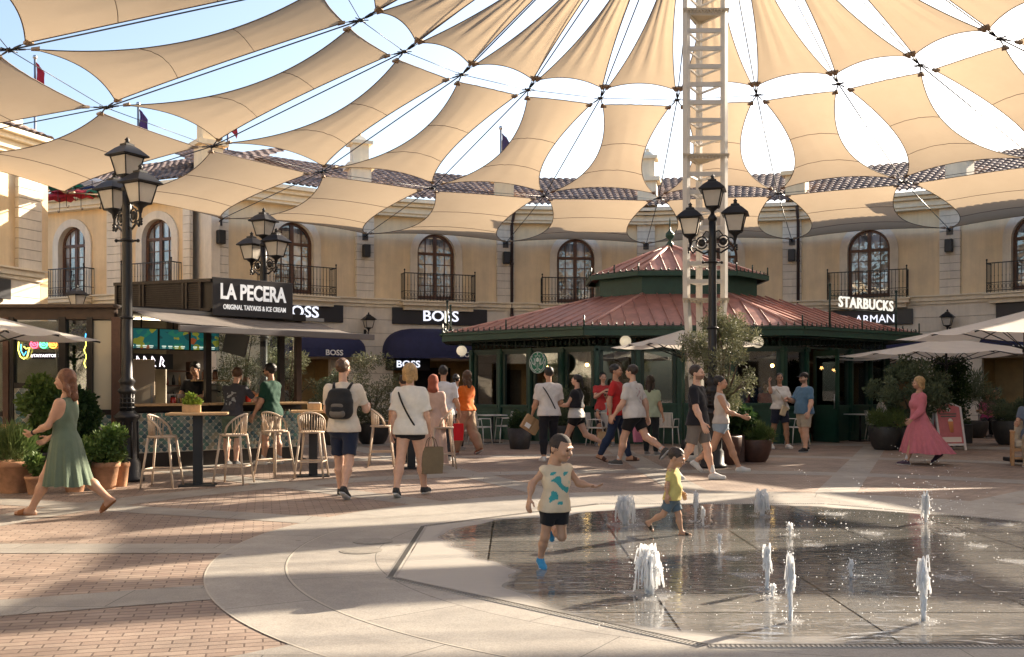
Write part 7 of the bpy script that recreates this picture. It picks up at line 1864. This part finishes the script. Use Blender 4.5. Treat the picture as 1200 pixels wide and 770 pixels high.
# ---------------------------------------------------------------- the people in the plaza
def PP(px, pf, ph=None, H=None, dx=0):
    g_ = G(px, pf); 
    if H is None: H = (pf - ph) / (pf - HOR) * CAMH
    return g_, H
def pers(px, pf, ph, face, label, **k):
    H = k.pop('H', None); g_, H = PP(px, pf, ph, H); loc = k.pop('loc', g_)
    return person(label, loc, face, H, **k)
WT = (.68, .66, .62)
bag_mats = {}
def carrier(hand, w_, h, d, col, label, cat="shopping bag", rz=0, handle=.14, hcol=None, txt=False, drop=None):
    t = thing("shopping_bag", label, cat, Vector(hand) + Vector((0, 0, -handle - h)), rz); m_ = cloth(col, "paper"); mb = MB()
    bm = MB(); vs = []
    for z, k in ((0, .94), (h * .5, 1.03), (h, 1.0)):
        for sx, sy in ((-1, -1), (0, -1.08), (1, -1), (1.03, 0), (1, 1), (0, 1.08), (-1, 1), (-1.03, 0)): vs.append((sx * w_ / 2 * k, sy * d / 2 * k, z))
    fs = [tuple(range(8))[::-1]] + [(i * 8 + j, i * 8 + (j + 1) % 8, (i + 1) * 8 + (j + 1) % 8, (i + 1) * 8 + j) for i in range(2) for j in range(8)]
    mb.add(vs, fs, 0, False); mb.add([(v[0] * .98, v[1] * .96, h - .02) for v in vs[16:]], [tuple(range(8))]); mb.build("bag_body", m_, t)
    for sy in (-1, 1):
        mb = MB(); mb.tube([(-w_ * .25, sy * d * .45, h - .02), (-w_ * .16, sy * d * .25, h + handle * .7), (0, sy * .01, h + handle + .005), (w_ * .16, sy * d * .25, h + handle * .7), (w_ * .25, sy * d * .45, h - .02)], .006, 5); mb.build("handle", cloth(hcol or tuple(c * .8 for c in col), "cord"), t)
    return t
# -- left
p = pers(76, 603, 433, -93, "woman in a sage green sleeveless dress and tan sandals striding left past the pots", sex='f', skin='tan', hair='auburn', hairs='long', head=(10, 6, 0),
     wear=(('dress', (.12, .16, .11), {'hem': .235, 'flare': .165, 'swing': (0, .03), 'folds': 13, 'neck': .83}), ('sandals', (.32, .13, .05)), ('watch', (.03, .03, .03), {'arm': 'aL'})),
     L=(26, 2, 2), Rr=(-24, 2, 26), aL=(22, 9, 48, 25), aR=(14, 8, 42, 25), res=.011)
p = pers(403, 583, 425, 172, "man in cream tee and navy shorts with a black backpack, walking away", skin='fair', hair='brown', hairs='short', L=(16, 2, 4), Rr=(-14, 2, 22), aL=(20, 12, 75, 15), aR=(24, 14, 80, 15), head=(-12, 0, 0),
     wear=(('tee', (.68, .60, .50), {'sleeve': .7}), ('shorts', (.018, .025, .05), {'len': .82, 'flare': .03}), ('shoes', (.03, .03, .03), {'high': .03, 'sole': (.6, .6, .58)}), ('backpack', (.022, .022, .024), {'label': 'black and grey backpack worn by the man in navy shorts'})), res=.011)
p = pers(272, 546, 434, 168, "man in dark grey tee with a pale back print leaning on the kiosk counter", skin='fair', hair='brown', hairs='full', lean=16, L=(6, 5, 4), Rr=(-4, 5, 8), aL=(62, 14, 30, 10), aR=(58, 20, 30, 10), head=(10, 5, 0),
     wear=(('tee', (.055, .055, .065), {'sleeve': .75, 'print': (.35, .36, .36), 'pf': -1, 'pz': .72, 'pw': .10, 'ph': .17, 'pt': .35}), ('shorts', (.10, .15, .11), {'len': .95, 'flare': .03}), ('shoes', (.10, .10, .10))))
p = pers(318, 544, 431, -112, "bearded man in dark green tee, beige shorts and sunglasses at the counter", skin='tan', hair='black', hairs='full', beard=True, glasses=True, lean=3, fat=1.08, L=(7, 3, 2), Rr=(-5, 3, 4), aL=(12, 8, 20, 0), aR=(58, 6, 35, 0),
     wear=(('tee', (.012, .055, .035), {'sleeve': .75}), ('shorts', (.46, .36, .26), {'len': .9, 'flare': .028}), ('shoes', (.62, .6, .57)), ('socks', (.6, .6, .58), {'h': .25})), head=(0, 4, 0))
pl = Vector((X_at(229, 19.5), 19.5, .06)); p = person("barista in black tee and apron standing behind the kiosk counter looking down", pl, -8, 1.82, skin='tan', hair='black', hairs='full', head=(0, 16, 0), aL=(30, 10, 60, 20), aR=(30, 10, 60, 20), wear=(('tee', (.012, .012, .014)), ('trousers', (.02, .02, .025)), ('shoes', (.03, .03, .03))))
# -- middle left group
p6_ = pers(481, 582, 433, 170, "woman in oversized white tee and black shorts, strap across her back, walking away", sex='f', skin='fair', hair='blond', hairs='bob', L=(-12, 4, 12), Rr=(16, 5, 2), aL=(-4, 10, 14, 0), aR=(6, 10, 20, 10), head=(8, 0, 0), fat=1.05,
     wear=(('tee', (.70, .67, .61), {'sleeve': .85, 'fit': .032, 'hem': .475}), ('shorts', (.012, .012, .015), {'len': .28}), ('shoes', (.035, .035, .035), {'sole': (.65, .65, .62)}), ('strap', (.02, .02, .02), {'side': 1, 'off': .028})), res=.011)
carrier(p6_['hR'], .30, .36, .12, (.20, .15, .09), "olive brown shopping bag carried low by the woman in white and black", rz=.5)
p = pers(508, 549, 443, 176, "person in a long pale pink patterned robe and rust headscarf seen from behind", sex='f', skin='tan', hair='dark', hairs='none', aL=(8, 8, 30, 20), aR=(5, 6, 12, 0), L=(8, 2, 2), Rr=(-8, 2, 6),
     wear=(('dress', (.55, .38, .31), {'hem': .05, 'flare': .15, 'folds': 9, 'sleeve': 1.9}), ('headscarf', (.30, .085, .05)), ('sandals', (.2, .1, .06))))
p = pers(520, 540, 433, 172, "tall dark haired man in white tee standing between the robed person and woman in orange", skin='tan', hair='black', hairs='short', wear=(('tee', (.62, .64, .68), {'sleeve': .75}), ('trousers', (.03, .035, .05)), ('shoes', (.3, .3, .3))), aR=(10, 8, 30, 0))
p9_ = pers(546, 532, 438, -128, "woman in bright orange tee and wide khaki trousers holding a red bag", sex='f', skin='fair', hair='brown', hairs='long', fat=1.12, L=(14, 3, 3), Rr=(-12, 3, 18), aL=(30, 16, 26, 0), aR=(4, 8, 20, 0), head=(-14, 0, 0),
     wear=(('tee', (.72, .16, .02), {'sleeve': .8, 'hem': .53}), ('trousers', (.36, .26, .17), {'flare': .05, 'len': 1.9}), ('shoes', (.25, .12, .06))))
carrier(Vector((X_at(534, 21.2), 21.2, .80)), .32, .36, .12, (.62, .02, .03), "glossy red shopping bag in the orange dressed woman's hand", rz=.2, handle=.10, hcol=(.5, .3, .2))
pers(472, 543, 444, -160, "person in white top with dark straps, mostly hidden behind the woman in white tee", sex='m', skin='tan', hair='dark', hairs='short', wear=(('tee', (.55, .58, .62)), ('strap', (.02, .02, .03)), ('trousers', (.03, .03, .04)), ('shoes', (.05, .05, .05))))
pers(535, 527, 442, 165, "person in white top seen between the man in white and the woman in orange", sex='f', skin='tan', hair='black', hairs='pony', wear=(('tee', (.58, .58, .60)), ('trousers', (.02, .02, .025)), ('shoes', (.3, .3, .3))), aL=(30, 8, 60, 20))
# -- in front of the pavilion
p11 = pers(643, 540, 434, -168, "man in white tee with a crossbody strap carrying a brown carton, walking away", skin='tan', hair='black', hairs='short', L=(-4, 4, 8), Rr=(12, 4, 4), aL=(8, 10, 24, 0), aR=(14, 12, 60, 30), head=(10, 0, 0), lean=3,
     wear=(('tee', (.66, .63, .60), {'sleeve': .8, 'fit': .022}), ('trousers', (.015, .015, .02), {'len': 1.8}), ('shoes', (.66, .65, .62)), ('strap', (.015, .015, .018), {'side': 1})), fat=1.06)
t = thing("carton", "brown cardboard carton with pale label held tilted by the man with the strap", "carton", Vector(p11['hL']) + Vector((.0, -.10, -.12)), R(20)); Mc = Matrix.Rotation(R(32), 4, 'Y')
mb = MB(); mb.box((0, 0, 0), (.36, .10, .30), M=Mc, bev=.006); mb.build("box", mat("cardboard", (.42, .26, .13), .8, noise=.12, nscale=8), t); mb = MB(); mb.box((-.07, -.055, -.06), (.12, .004, .09), M=Mc); mb.build("label", white_plain, t); mb = MB(); mb.box((.0, -.054, .0), (.05, .004, .29), M=Mc); mb.build("tape", mat("tape_tan", (.30, .18, .08), .4), t)
pers(675, 536, 440, -112, "woman in white top, black vest and shorts walking left with one foot raised", sex='f', skin='fair', hair='black', hairs='pony', L=(22, 3, 4), Rr=(-26, 3, 40), aL=(28, 8, 60, 10), aR=(-12, 8, 30, 0), head=(-6, 2, 0),
     wear=(('tank', (.66, .64, .60), {'fit': .02, 'hem': .50}), ('tee', (.02, .02, .024), {'sleeve': .35, 'fit': .024, 'hem': .62}), ('shorts', (.012, .012, .015), {'len': .42, 'flare': .03}), ('shoes', (.62, .60, .58))))
pers(723, 541, 431, 70, "man in red tee and dark jeans passing behind the man in black shorts", skin='tan', hair='black', hairs='short', L=(16, 2, 4), Rr=(-14, 2, 14), aL=(16, 8, 30, 0), aR=(-14, 8, 20, 0), wear=(('tee', (.50, .03, .03), {'sleeve': .7}), ('trousers', (.02, .035, .08)), ('sandals', (.08, .04, .03))), fat=1.05)
pers(743, 545, 430, -128, "stocky man in white tee and black shorts striding left away from camera", skin='fair', hair='dark', hairs='short', lean=5, fat=1.14, L=(20, 3, 6), Rr=(-26, 3, 34), aL=(14, 12, 26, 0), aR=(-18, 12, 20, 0),
     wear=(('tee', (.66, .63, .60), {'sleeve': .8, 'print': (.50, .36, .36), 'pf': -1, 'pz': .72, 'pw': .09, 'ph': .14, 'pt': .9}), ('shorts', (.014, .013, .015), {'len': .62, 'flare': .035}), ('shoes', (.08, .08, .08), {'sole': (.6, .6, .6)}), ('socks', (.6, .6, .6), {'h': .22})))
pers(711, 523, None, -12, "seated man in pale grey tee at a cafe table, elbows on his knees", H=1.76, skin='tan', hair='black', hairs='short', sit=True, lean=14, L=(84, 10, 86), Rr=(84, 10, 86), aL=(36, 8, 50, 20), aR=(36, 8, 50, 20), glasses=True, loc=G(712, 521) + Vector((0, .0, 0)), wear=(('tee', (.36, .40, .40)), ('shorts', (.06, .06, .07), {'len': .8}), ('shoes', (.2, .2, .2))))
t = carrier(G(708, 524) + Vector((0, 0, .50)), .28, .36, .14, (.46, .33, .19), "kraft paper bag with small print standing on the ground by the seated man", rz=.2, handle=.12); text("M", .14, cloth((.7, .6, .45), "print"), t, (0, -.083, .17), .002, .002)
pers(709, 521.5, 440, 10, "man in red and white top standing against the pavilion window", skin='fair', hair='black', hairs='short', wear=(('tee', (.50, .05, .05)), ('trousers', (.05, .05, .06)), ('shoes', (.1, .1, .1))), aL=(40, 10, 80, 40), aR=(40, 10, 80, 40), loc=Vector((X_at(707, 25.6), 25.6, 0)), H=1.78)
pg = pers(763, 533, 444, 150, "woman in pale green top with a pink bag behind the stocky man", sex='f', skin='tan', hair='dark', hairs='long', aL=(4, 10, 10, 0), aR=(4, 10, 10, 0), wear=(('tee', (.40, .48, .36)), ('trousers', (.02, .025, .03)), ('shoes', (.2, .2, .2))))
carrier(pg['hL'], .34, .38, .14, (.62, .22, .33), "soft pink carrier bag hanging beside the woman in pale green", rz=.3, handle=.10)
pers(818, 562, 432, 62, "man in black tee and grey shorts walking right beside the olive tree", skin='fair', hair='dark', hairs='short', L=(16, 3, 4), Rr=(-14, 3, 20), aL=(-12, 10, 14, 0), aR=(12, 12, 16, 0), head=(-5, 2, 0), fat=1.08, beard=True,
     wear=(('tee', (.012, .014, .022), {'sleeve': .8}), ('shorts', (.16, .14, .125), {'len': .78, 'flare': .03}), ('shoes', (.64, .63, .60)), ('socks', (.65, .65, .63), {'h': .35})), res=.011)
pers(845, 553, 441, 78, "woman in pale grey top and denim shorts walking right next to the man in black", sex='f', skin='tan', hair='black', hairs='bun', L=(24, 3, 2), Rr=(-20, 3, 30), aL=(-16, 8, 30, 0), aR=(28, 8, 44, 10), head=(-8, 4, 0),
     wear=(('tank', (.52, .48, .44), {'fit': .014, 'hem': .53}), ('shorts', (.30, .38, .46), {'len': .30, 'fit': .016}), ('shoes', (.62, .62, .6))), res=.012)
pe = pers(914, 526, 441, 12, "woman in white tee and navy shorts shading her eyes with one hand", sex='f', skin='brown', hair='black', hairs='bun', fat=1.05, L=(12, 4, 4), Rr=(-8, 6, 8), aR=(72, 38, 125, 38), aL=(22, 10, 70, 45), head=(-18, -4, 0),
     wear=(('tee', (.66, .63, .58), {'sleeve': .8, 'fit': .02, 'hem': .53}), ('shorts', (.018, .022, .04), {'len': .72, 'flare': .04}), ('shoes', (.64, .62, .58)), ('strap', (.5, .42, .3), {'side': -1})))
t = thing("handbag", "small cream handbag at the hip of the woman shading her eyes", "handbag", pe['t'].location + Vector((.0, -.19, .80)), R(15)); mb = MB(); mb.box((0, 0, .12), (.14, .07, .24), bev=.02, M=Matrix.Rotation(R(18), 4, 'Y')); mb.build("bag_body", cloth((.60, .50, .34), "leather"), t); mb = MB(); mb.box((.03, -.037, .19), (.13, .006, .07), M=Matrix.Rotation(R(18), 4, 'Y')); mb.build("flap", cloth((.55, .45, .3), "leather"), t)
pers(942, 530, 441, -68, "heavy man in blue tee, dark cap and cargo shorts facing the woman in white", skin='fair', hair='dark', hairs='short', fat=1.24, beard=True, L=(6, 4, 4), Rr=(-6, 5, 12), aL=(6, 16, 22, 0), aR=(24, 14, 80, 30), head=(0, 6, 0),
     wear=(('tee', (.10, .19, .29), {'sleeve': .8}), ('shorts', (.42, .36, .28), {'len': .82, 'flare': .035}), ('shoes', (.02, .02, .022)), ('cap', (.025, .02, .02))))
pers(866, 519, 450, 172, "man in grey blue shirt standing with back turned behind the olive tree", skin='brown', hair='black', hairs='short', wear=(('tee', (.11, .13, .18)), ('trousers', (.03, .03, .04)), ('shoes', (.1, .1, .1))))
pers(884, 518, 443, 185, "man in navy tee standing with back turned beside the man in grey blue", skin='deep', hair='black', hairs='short', fat=1.05, wear=(('tee', (.02, .03, .08)), ('trousers', (.03, .03, .04)), ('shoes', (.1, .1, .1))))
pers(897, 519, 451, 5, "woman in red and white striped top standing behind the pots", sex='f', skin='tan', hair='brown', hairs='bob', wear=(('tee', (.5, .08, .08)), ('trousers', (.1, .1, .1)), ('shoes', (.2, .2, .2))))
pers(1030, 516, None, 70, "dark haired person in white shirt seated at the table by the pavilion door", H=1.70, sex='m', skin='tan', hair='black', hairs='full', lean=16, L=(86, 6, 86), Rr=(86, 6, 86), aL=(45, 10, 60, 20), aR=(45, 10, 60, 20), wear=(('long_sleeve', (.60, .58, .54), {'fit': .02}), ('trousers', (.03, .03, .04)), ('shoes', (.1, .1, .1))), head=(0, 14, 0), loc=G(1028, 516))
pers(1076, 544, 443, -88, "woman in a flowing pink midi dress and dark trainers walking left", sex='f', skin='tan', hair='blond', hairs='bob', fat=1.1, L=(22, 3, 3), Rr=(-22, 3, 26), aL=(10, 8, 40, 0), aR=(-8, 8, 30, 0), head=(0, 6, 0),
     wear=(('dress', (.56, .17, .20), {'hem': .15, 'flare': .275, 'swing': (0, .10), 'folds': 12, 'sleeve': 1.35}), ('shoes', (.08, .05, .08), {'sole': (.6, .55, .5)}), ('socks', (.55, .55, .55), {'h': .3})))
for px, rz, lb in ((1157, -20, "dark chair under the woman in the pink top"), (1171, 140, "dark chair under the man in dark green near the rosemary pot")):
    o = dup(ch, G(px, 512), R(rz), lb, "white cafe chairs round the pavilion")
pers(1157, 512, None, -20, "woman in bright pink top seated under the awning at the right", H=1.66, sex='f', skin='tan', hair='black', hairs='long', L=(84, 6, 86), Rr=(84, 6, 86), aL=(24, 8, 60, 20), aR=(24, 8, 60, 20), wear=(('tee', (.62, .12, .30)), ('trousers', (.02, .02, .02)), ('shoes', (.4, .3, .25))), loc=G(1157, 512))
pers(1171, 512, None, -75, "man in dark green tee seated facing the woman in pink", H=1.78, skin='tan', hair='black', hairs='short', lean=8, L=(84, 6, 86), Rr=(84, 6, 86), aL=(24, 8, 60, 0), aR=(34, 8, 60, 0), wear=(('tee', (.015, .04, .03)), ('trousers', (.02, .02, .025)), ('shoes', (.1, .1, .1))), loc=G(1171, 512))
pers(1197, 545, None, -25, "person in slate blue shirt sitting in the wooden armchair at the right edge", H=1.74, skin='tan', hair='dark', hairs='short', L=(84, 6, 84), Rr=(84, 6, 84), aL=(20, 16, 70, 0), aR=(20, 16, 70, 0), wear=(('tee', (.12, .15, .20)), ('trousers', (.35, .26, .17)), ('shoes', (.4, .3, .2))), loc=G(1211, 545))
# -- children on the fountain
p = pers(650, 668, 516, 24, "boy in pale printed sleeveless tee, black shorts and blue shoes running on wet floor", H=1.08, fat=1.08, skin='honey', hair='dark', hairs='buzz', kid=True, lean=7, twist=6, L=(-2, 4, 105), Rr=(-12, 3, 10), aR=(-22, 32, 46, 0), aL=(18, 34, 74, -10), head=(24, 12, 4),
     wear=(('tee', (.64, .52, .36), {'sleeve': .12, 'fit': .012, 'hem': .43, 'print': (.05, .30, .30), 'pz': .60, 'pw': .085, 'ph': .13, 'pt': .45}), ('shorts', (.012, .012, .014), {'len': .52, 'fit': .012, 'flare': .02}), ('shoes', (.03, .22, .42), {'sole': (.5, .6, .65)})), res=.008)
p = pers(788, 628, 527, 62, "toddler in yellow tee and blue shorts stepping through the water jets", H=.86, fat=1.14, skin='honey', hair='dark', hairs='short', kid=True, lean=3, L=(16, 3, 6), Rr=(-26, 6, 34), aR=(-8, 12, 14, 0), aL=(8, 10, 20, 0), head=(6, 20, 0),
     wear=(('tee', (.58, .48, .16), {'sleeve': .7, 'fit': .012, 'hem': .42}), ('shorts', (.10, .14, .17), {'len': .72, 'fit': .014, 'flare': .022}), ('sandals', (.03, .025, .02))), res=.0075)

# ---------------------------------------------------------------- fountain jets
def water_mat(nm, tr, c=(.86, .88, .9)):
    m, N, L, b = nodes(nm); b.inputs["Base Color"].default_value = (*c, 1); b.inputs["Roughness"].default_value = .25; b.inputs["Specular IOR Level"].default_value = .6
    t_ = N.new("ShaderNodeBsdfTransparent"); tl = N.new("ShaderNodeBsdfTranslucent"); tl.inputs[0].default_value = (*c, 1); m1 = N.new("ShaderNodeMixShader"); m1.inputs[0].default_value = .6; m2 = N.new("ShaderNodeMixShader"); m2.inputs[0].default_value = tr
    L.new(b.outputs[0], m1.inputs[1]); L.new(tl.outputs[0], m1.inputs[2]); L.new(m1.outputs[0], m2.inputs[1]); L.new(t_.outputs[0], m2.inputs[2]); L.new(m2.outputs[0], N["Material Output"].inputs["Surface"]); return m
wM, fM = water_mat("water_jet_white", .22, (.96, .97, .98)), water_mat("water_foam", .72, (.95, .96, .97))
FZ = .010
JG = "jets of the splash fountain"
def jet(px, py, hp, wp, kind, label, seed):
    g_ = G(px, py); t = thing("water_jet", label, "water jet", g_ + Vector((0, 0, FZ)), 0, JG); s = g_.y / FPX; h = hp * s; w_ = wp * s; rg = random.Random(seed); mb = MB()
    n = 64 if kind != 'small' else 26
    for i in range(n):
        a = rg.uniform(0, 2 * math.pi); q = rg.random() ** .6; hh = h * (1 - .45 * q * rg.random()) * rg.uniform(.75, 1.0) if i > 3 else h * rg.uniform(.93, 1); pts = []; rs = []
        spread = w_ * .5 * q * (1.15 if kind == 'burst' else .7)
        ns = 12
        for k in range(ns + 1):
            u = k / ns; z = hh * math.sin(math.pi * .5 * min(1, u * 1.35)) if u < .74 else hh * (1 - ((u - .74) / .26) ** 1.6 * (rg.uniform(.25, .9) if kind == 'burst' else .25))
            r = spread * (.22 + .9 * u ** 1.3)
            wob = .12 * w_ * math.sin(u * 9 + i * 2.1); pts.append((r * math.cos(a) + wob * .5 * math.sin(a), r * math.sin(a) + wob * .4, z)); rs.append(w_ * (.038 + .018 * math.sin(u * 17 + i * 1.7)) * (1 - .55 * max(0, u - .6)) + .0015)
        mb.tube(pts, rs, 5)
    for i in range(110 if kind == 'burst' else 45):
        a = rg.uniform(0, 6.28); r = w_ * rg.uniform(.2, 1.0 if kind == 'burst' else .6); z = h * rg.random(); mb.ball((r * math.cos(a), r * math.sin(a), z), rg.uniform(.002, .006), n=3)
    mb.build("water_column", wM, t)
    foam(t, w_ * (1.1 if kind == 'burst' else .9), rg, "foam")
    return t
def foam(par, r, rg, nm):
    mb = MB(); n = 26; vs = [(0, 0, .010)]; 
    for k, rr in ((1, .6), (2, 1.0)):
        for j in range(n):
            a = 2 * math.pi * j / n; q = r * rr * (1 + .22 * math.sin(3 * a + rg.random() * .3) + .12 * rg.uniform(-1, 1)); vs.append((q * math.cos(a), q * math.sin(a), .008 if k == 1 else .001))
    fs = [(0, 1 + j, 1 + (j + 1) % n) for j in range(n)] + [(1 + j, 1 + n + j, 1 + n + (j + 1) % n, 1 + (j + 1) % n) for j in range(n)]
    mb.add(vs, fs, 0, True)
    for i in range(26): a = rg.uniform(0, 6.28); q = r * rg.uniform(.7, 1.6); mb.ball((q * math.cos(a), q * math.sin(a), .004 + .02 * rg.random()), rg.uniform(.002, .005), n=3)
    return mb.build(nm, fM, par)
for i, (px, py, hp, wp, kd, lb) in enumerate(((733, 616, 36, 20, 'burst', "bursting white jet farthest left, between the two children"), (761, 698, 60, 28, 'burst', "splashing jet in front of the toddler, widest of all"), (815, 612, 36, 9, 'col', "thin jet just right of the toddler"), (824, 618, 24, 8, 'col', "short jet leaning against the thin one right of the toddler"),
        (893, 606, 34, 14, 'burst', "pale burst at the back edge right of the toddler"), (926, 628, 15, 9, 'small', "stubby jet behind the tall pair of columns"), (843, 648, 22, 7, 'small', "small thin jet left of the tall pair of columns"), (899, 694, 56, 15, 'col', "left of the two tall columns near the middle"), (926, 730, 82, 17, 'col', "tallest column at the front middle"),
        (997, 678, 22, 11, 'small', "low jet standing alone between the tall columns"), (1085, 613, 38, 9, 'burst', "bright jet at the back right"), (1082, 730, 78, 20, 'col', "tall frayed column at the front right"), (905, 702, 16, 10, 'small', "foamy stub at the foot of the left tall column"))):
    jet(px, py, hp, wp, kd, lb, 60 + i)
for i, (px, py, wp) in enumerate(((858, 655, 16), (873, 675, 17), (978, 603, 14), (1022, 626, 14), (1117, 627, 14), (1175, 615, 14), (1147, 641, 11), (1190, 659, 15), (1118, 678, 18), (955, 640, 12))):
    g_ = G(px, py); t = foam(None, wp * g_.y / FPX, random.Random(90 + i), "foam_patch"); t.location = g_ + Vector((0, 0, FZ)); tag(t, "flat patch of white foam, " + ("left of the left tall column", "at the left foot of the tall pair", "near the back edge at the middle", "behind the lone low jet", "right of the bright back jet", "by the back right rim", "right of the bright jet, smallest", "at the right edge", "right of the frayed column", "between the stubby jet and the lone jet")[i], "foam", "foam patches")
# droplets of spray arcing over the right half
rg = random.Random(4); mb = MB()
for k in range(46):
    px, py = rg.uniform(930, 1120), rg.uniform(600, 720); g_ = G(px, py); dx, dy = rg.uniform(.15, .5), rg.uniform(-.1, .2); z0 = rg.uniform(.2, .9)
    for q in range(9):
        u = q / 9 + rg.uniform(-.03, .03); mb.ball(g_ + Vector((dx * u, -dy * u, max(.03, z0 - .9 * u * u * z0))), rg.uniform(.0018, .0045), n=3)
for k in range(320):
    g_ = G(rg.uniform(700, 1190), rg.uniform(600, 745)); mb.ball(g_ + Vector((0, 0, .02 + .12 * rg.random() ** 3)), rg.uniform(.0015, .004), n=3)
o = mb.build("spray_droplets", wM, kind="stuff"); tag(o, "fine droplets of spray over the fountain floor", "spray", None, "stuff")
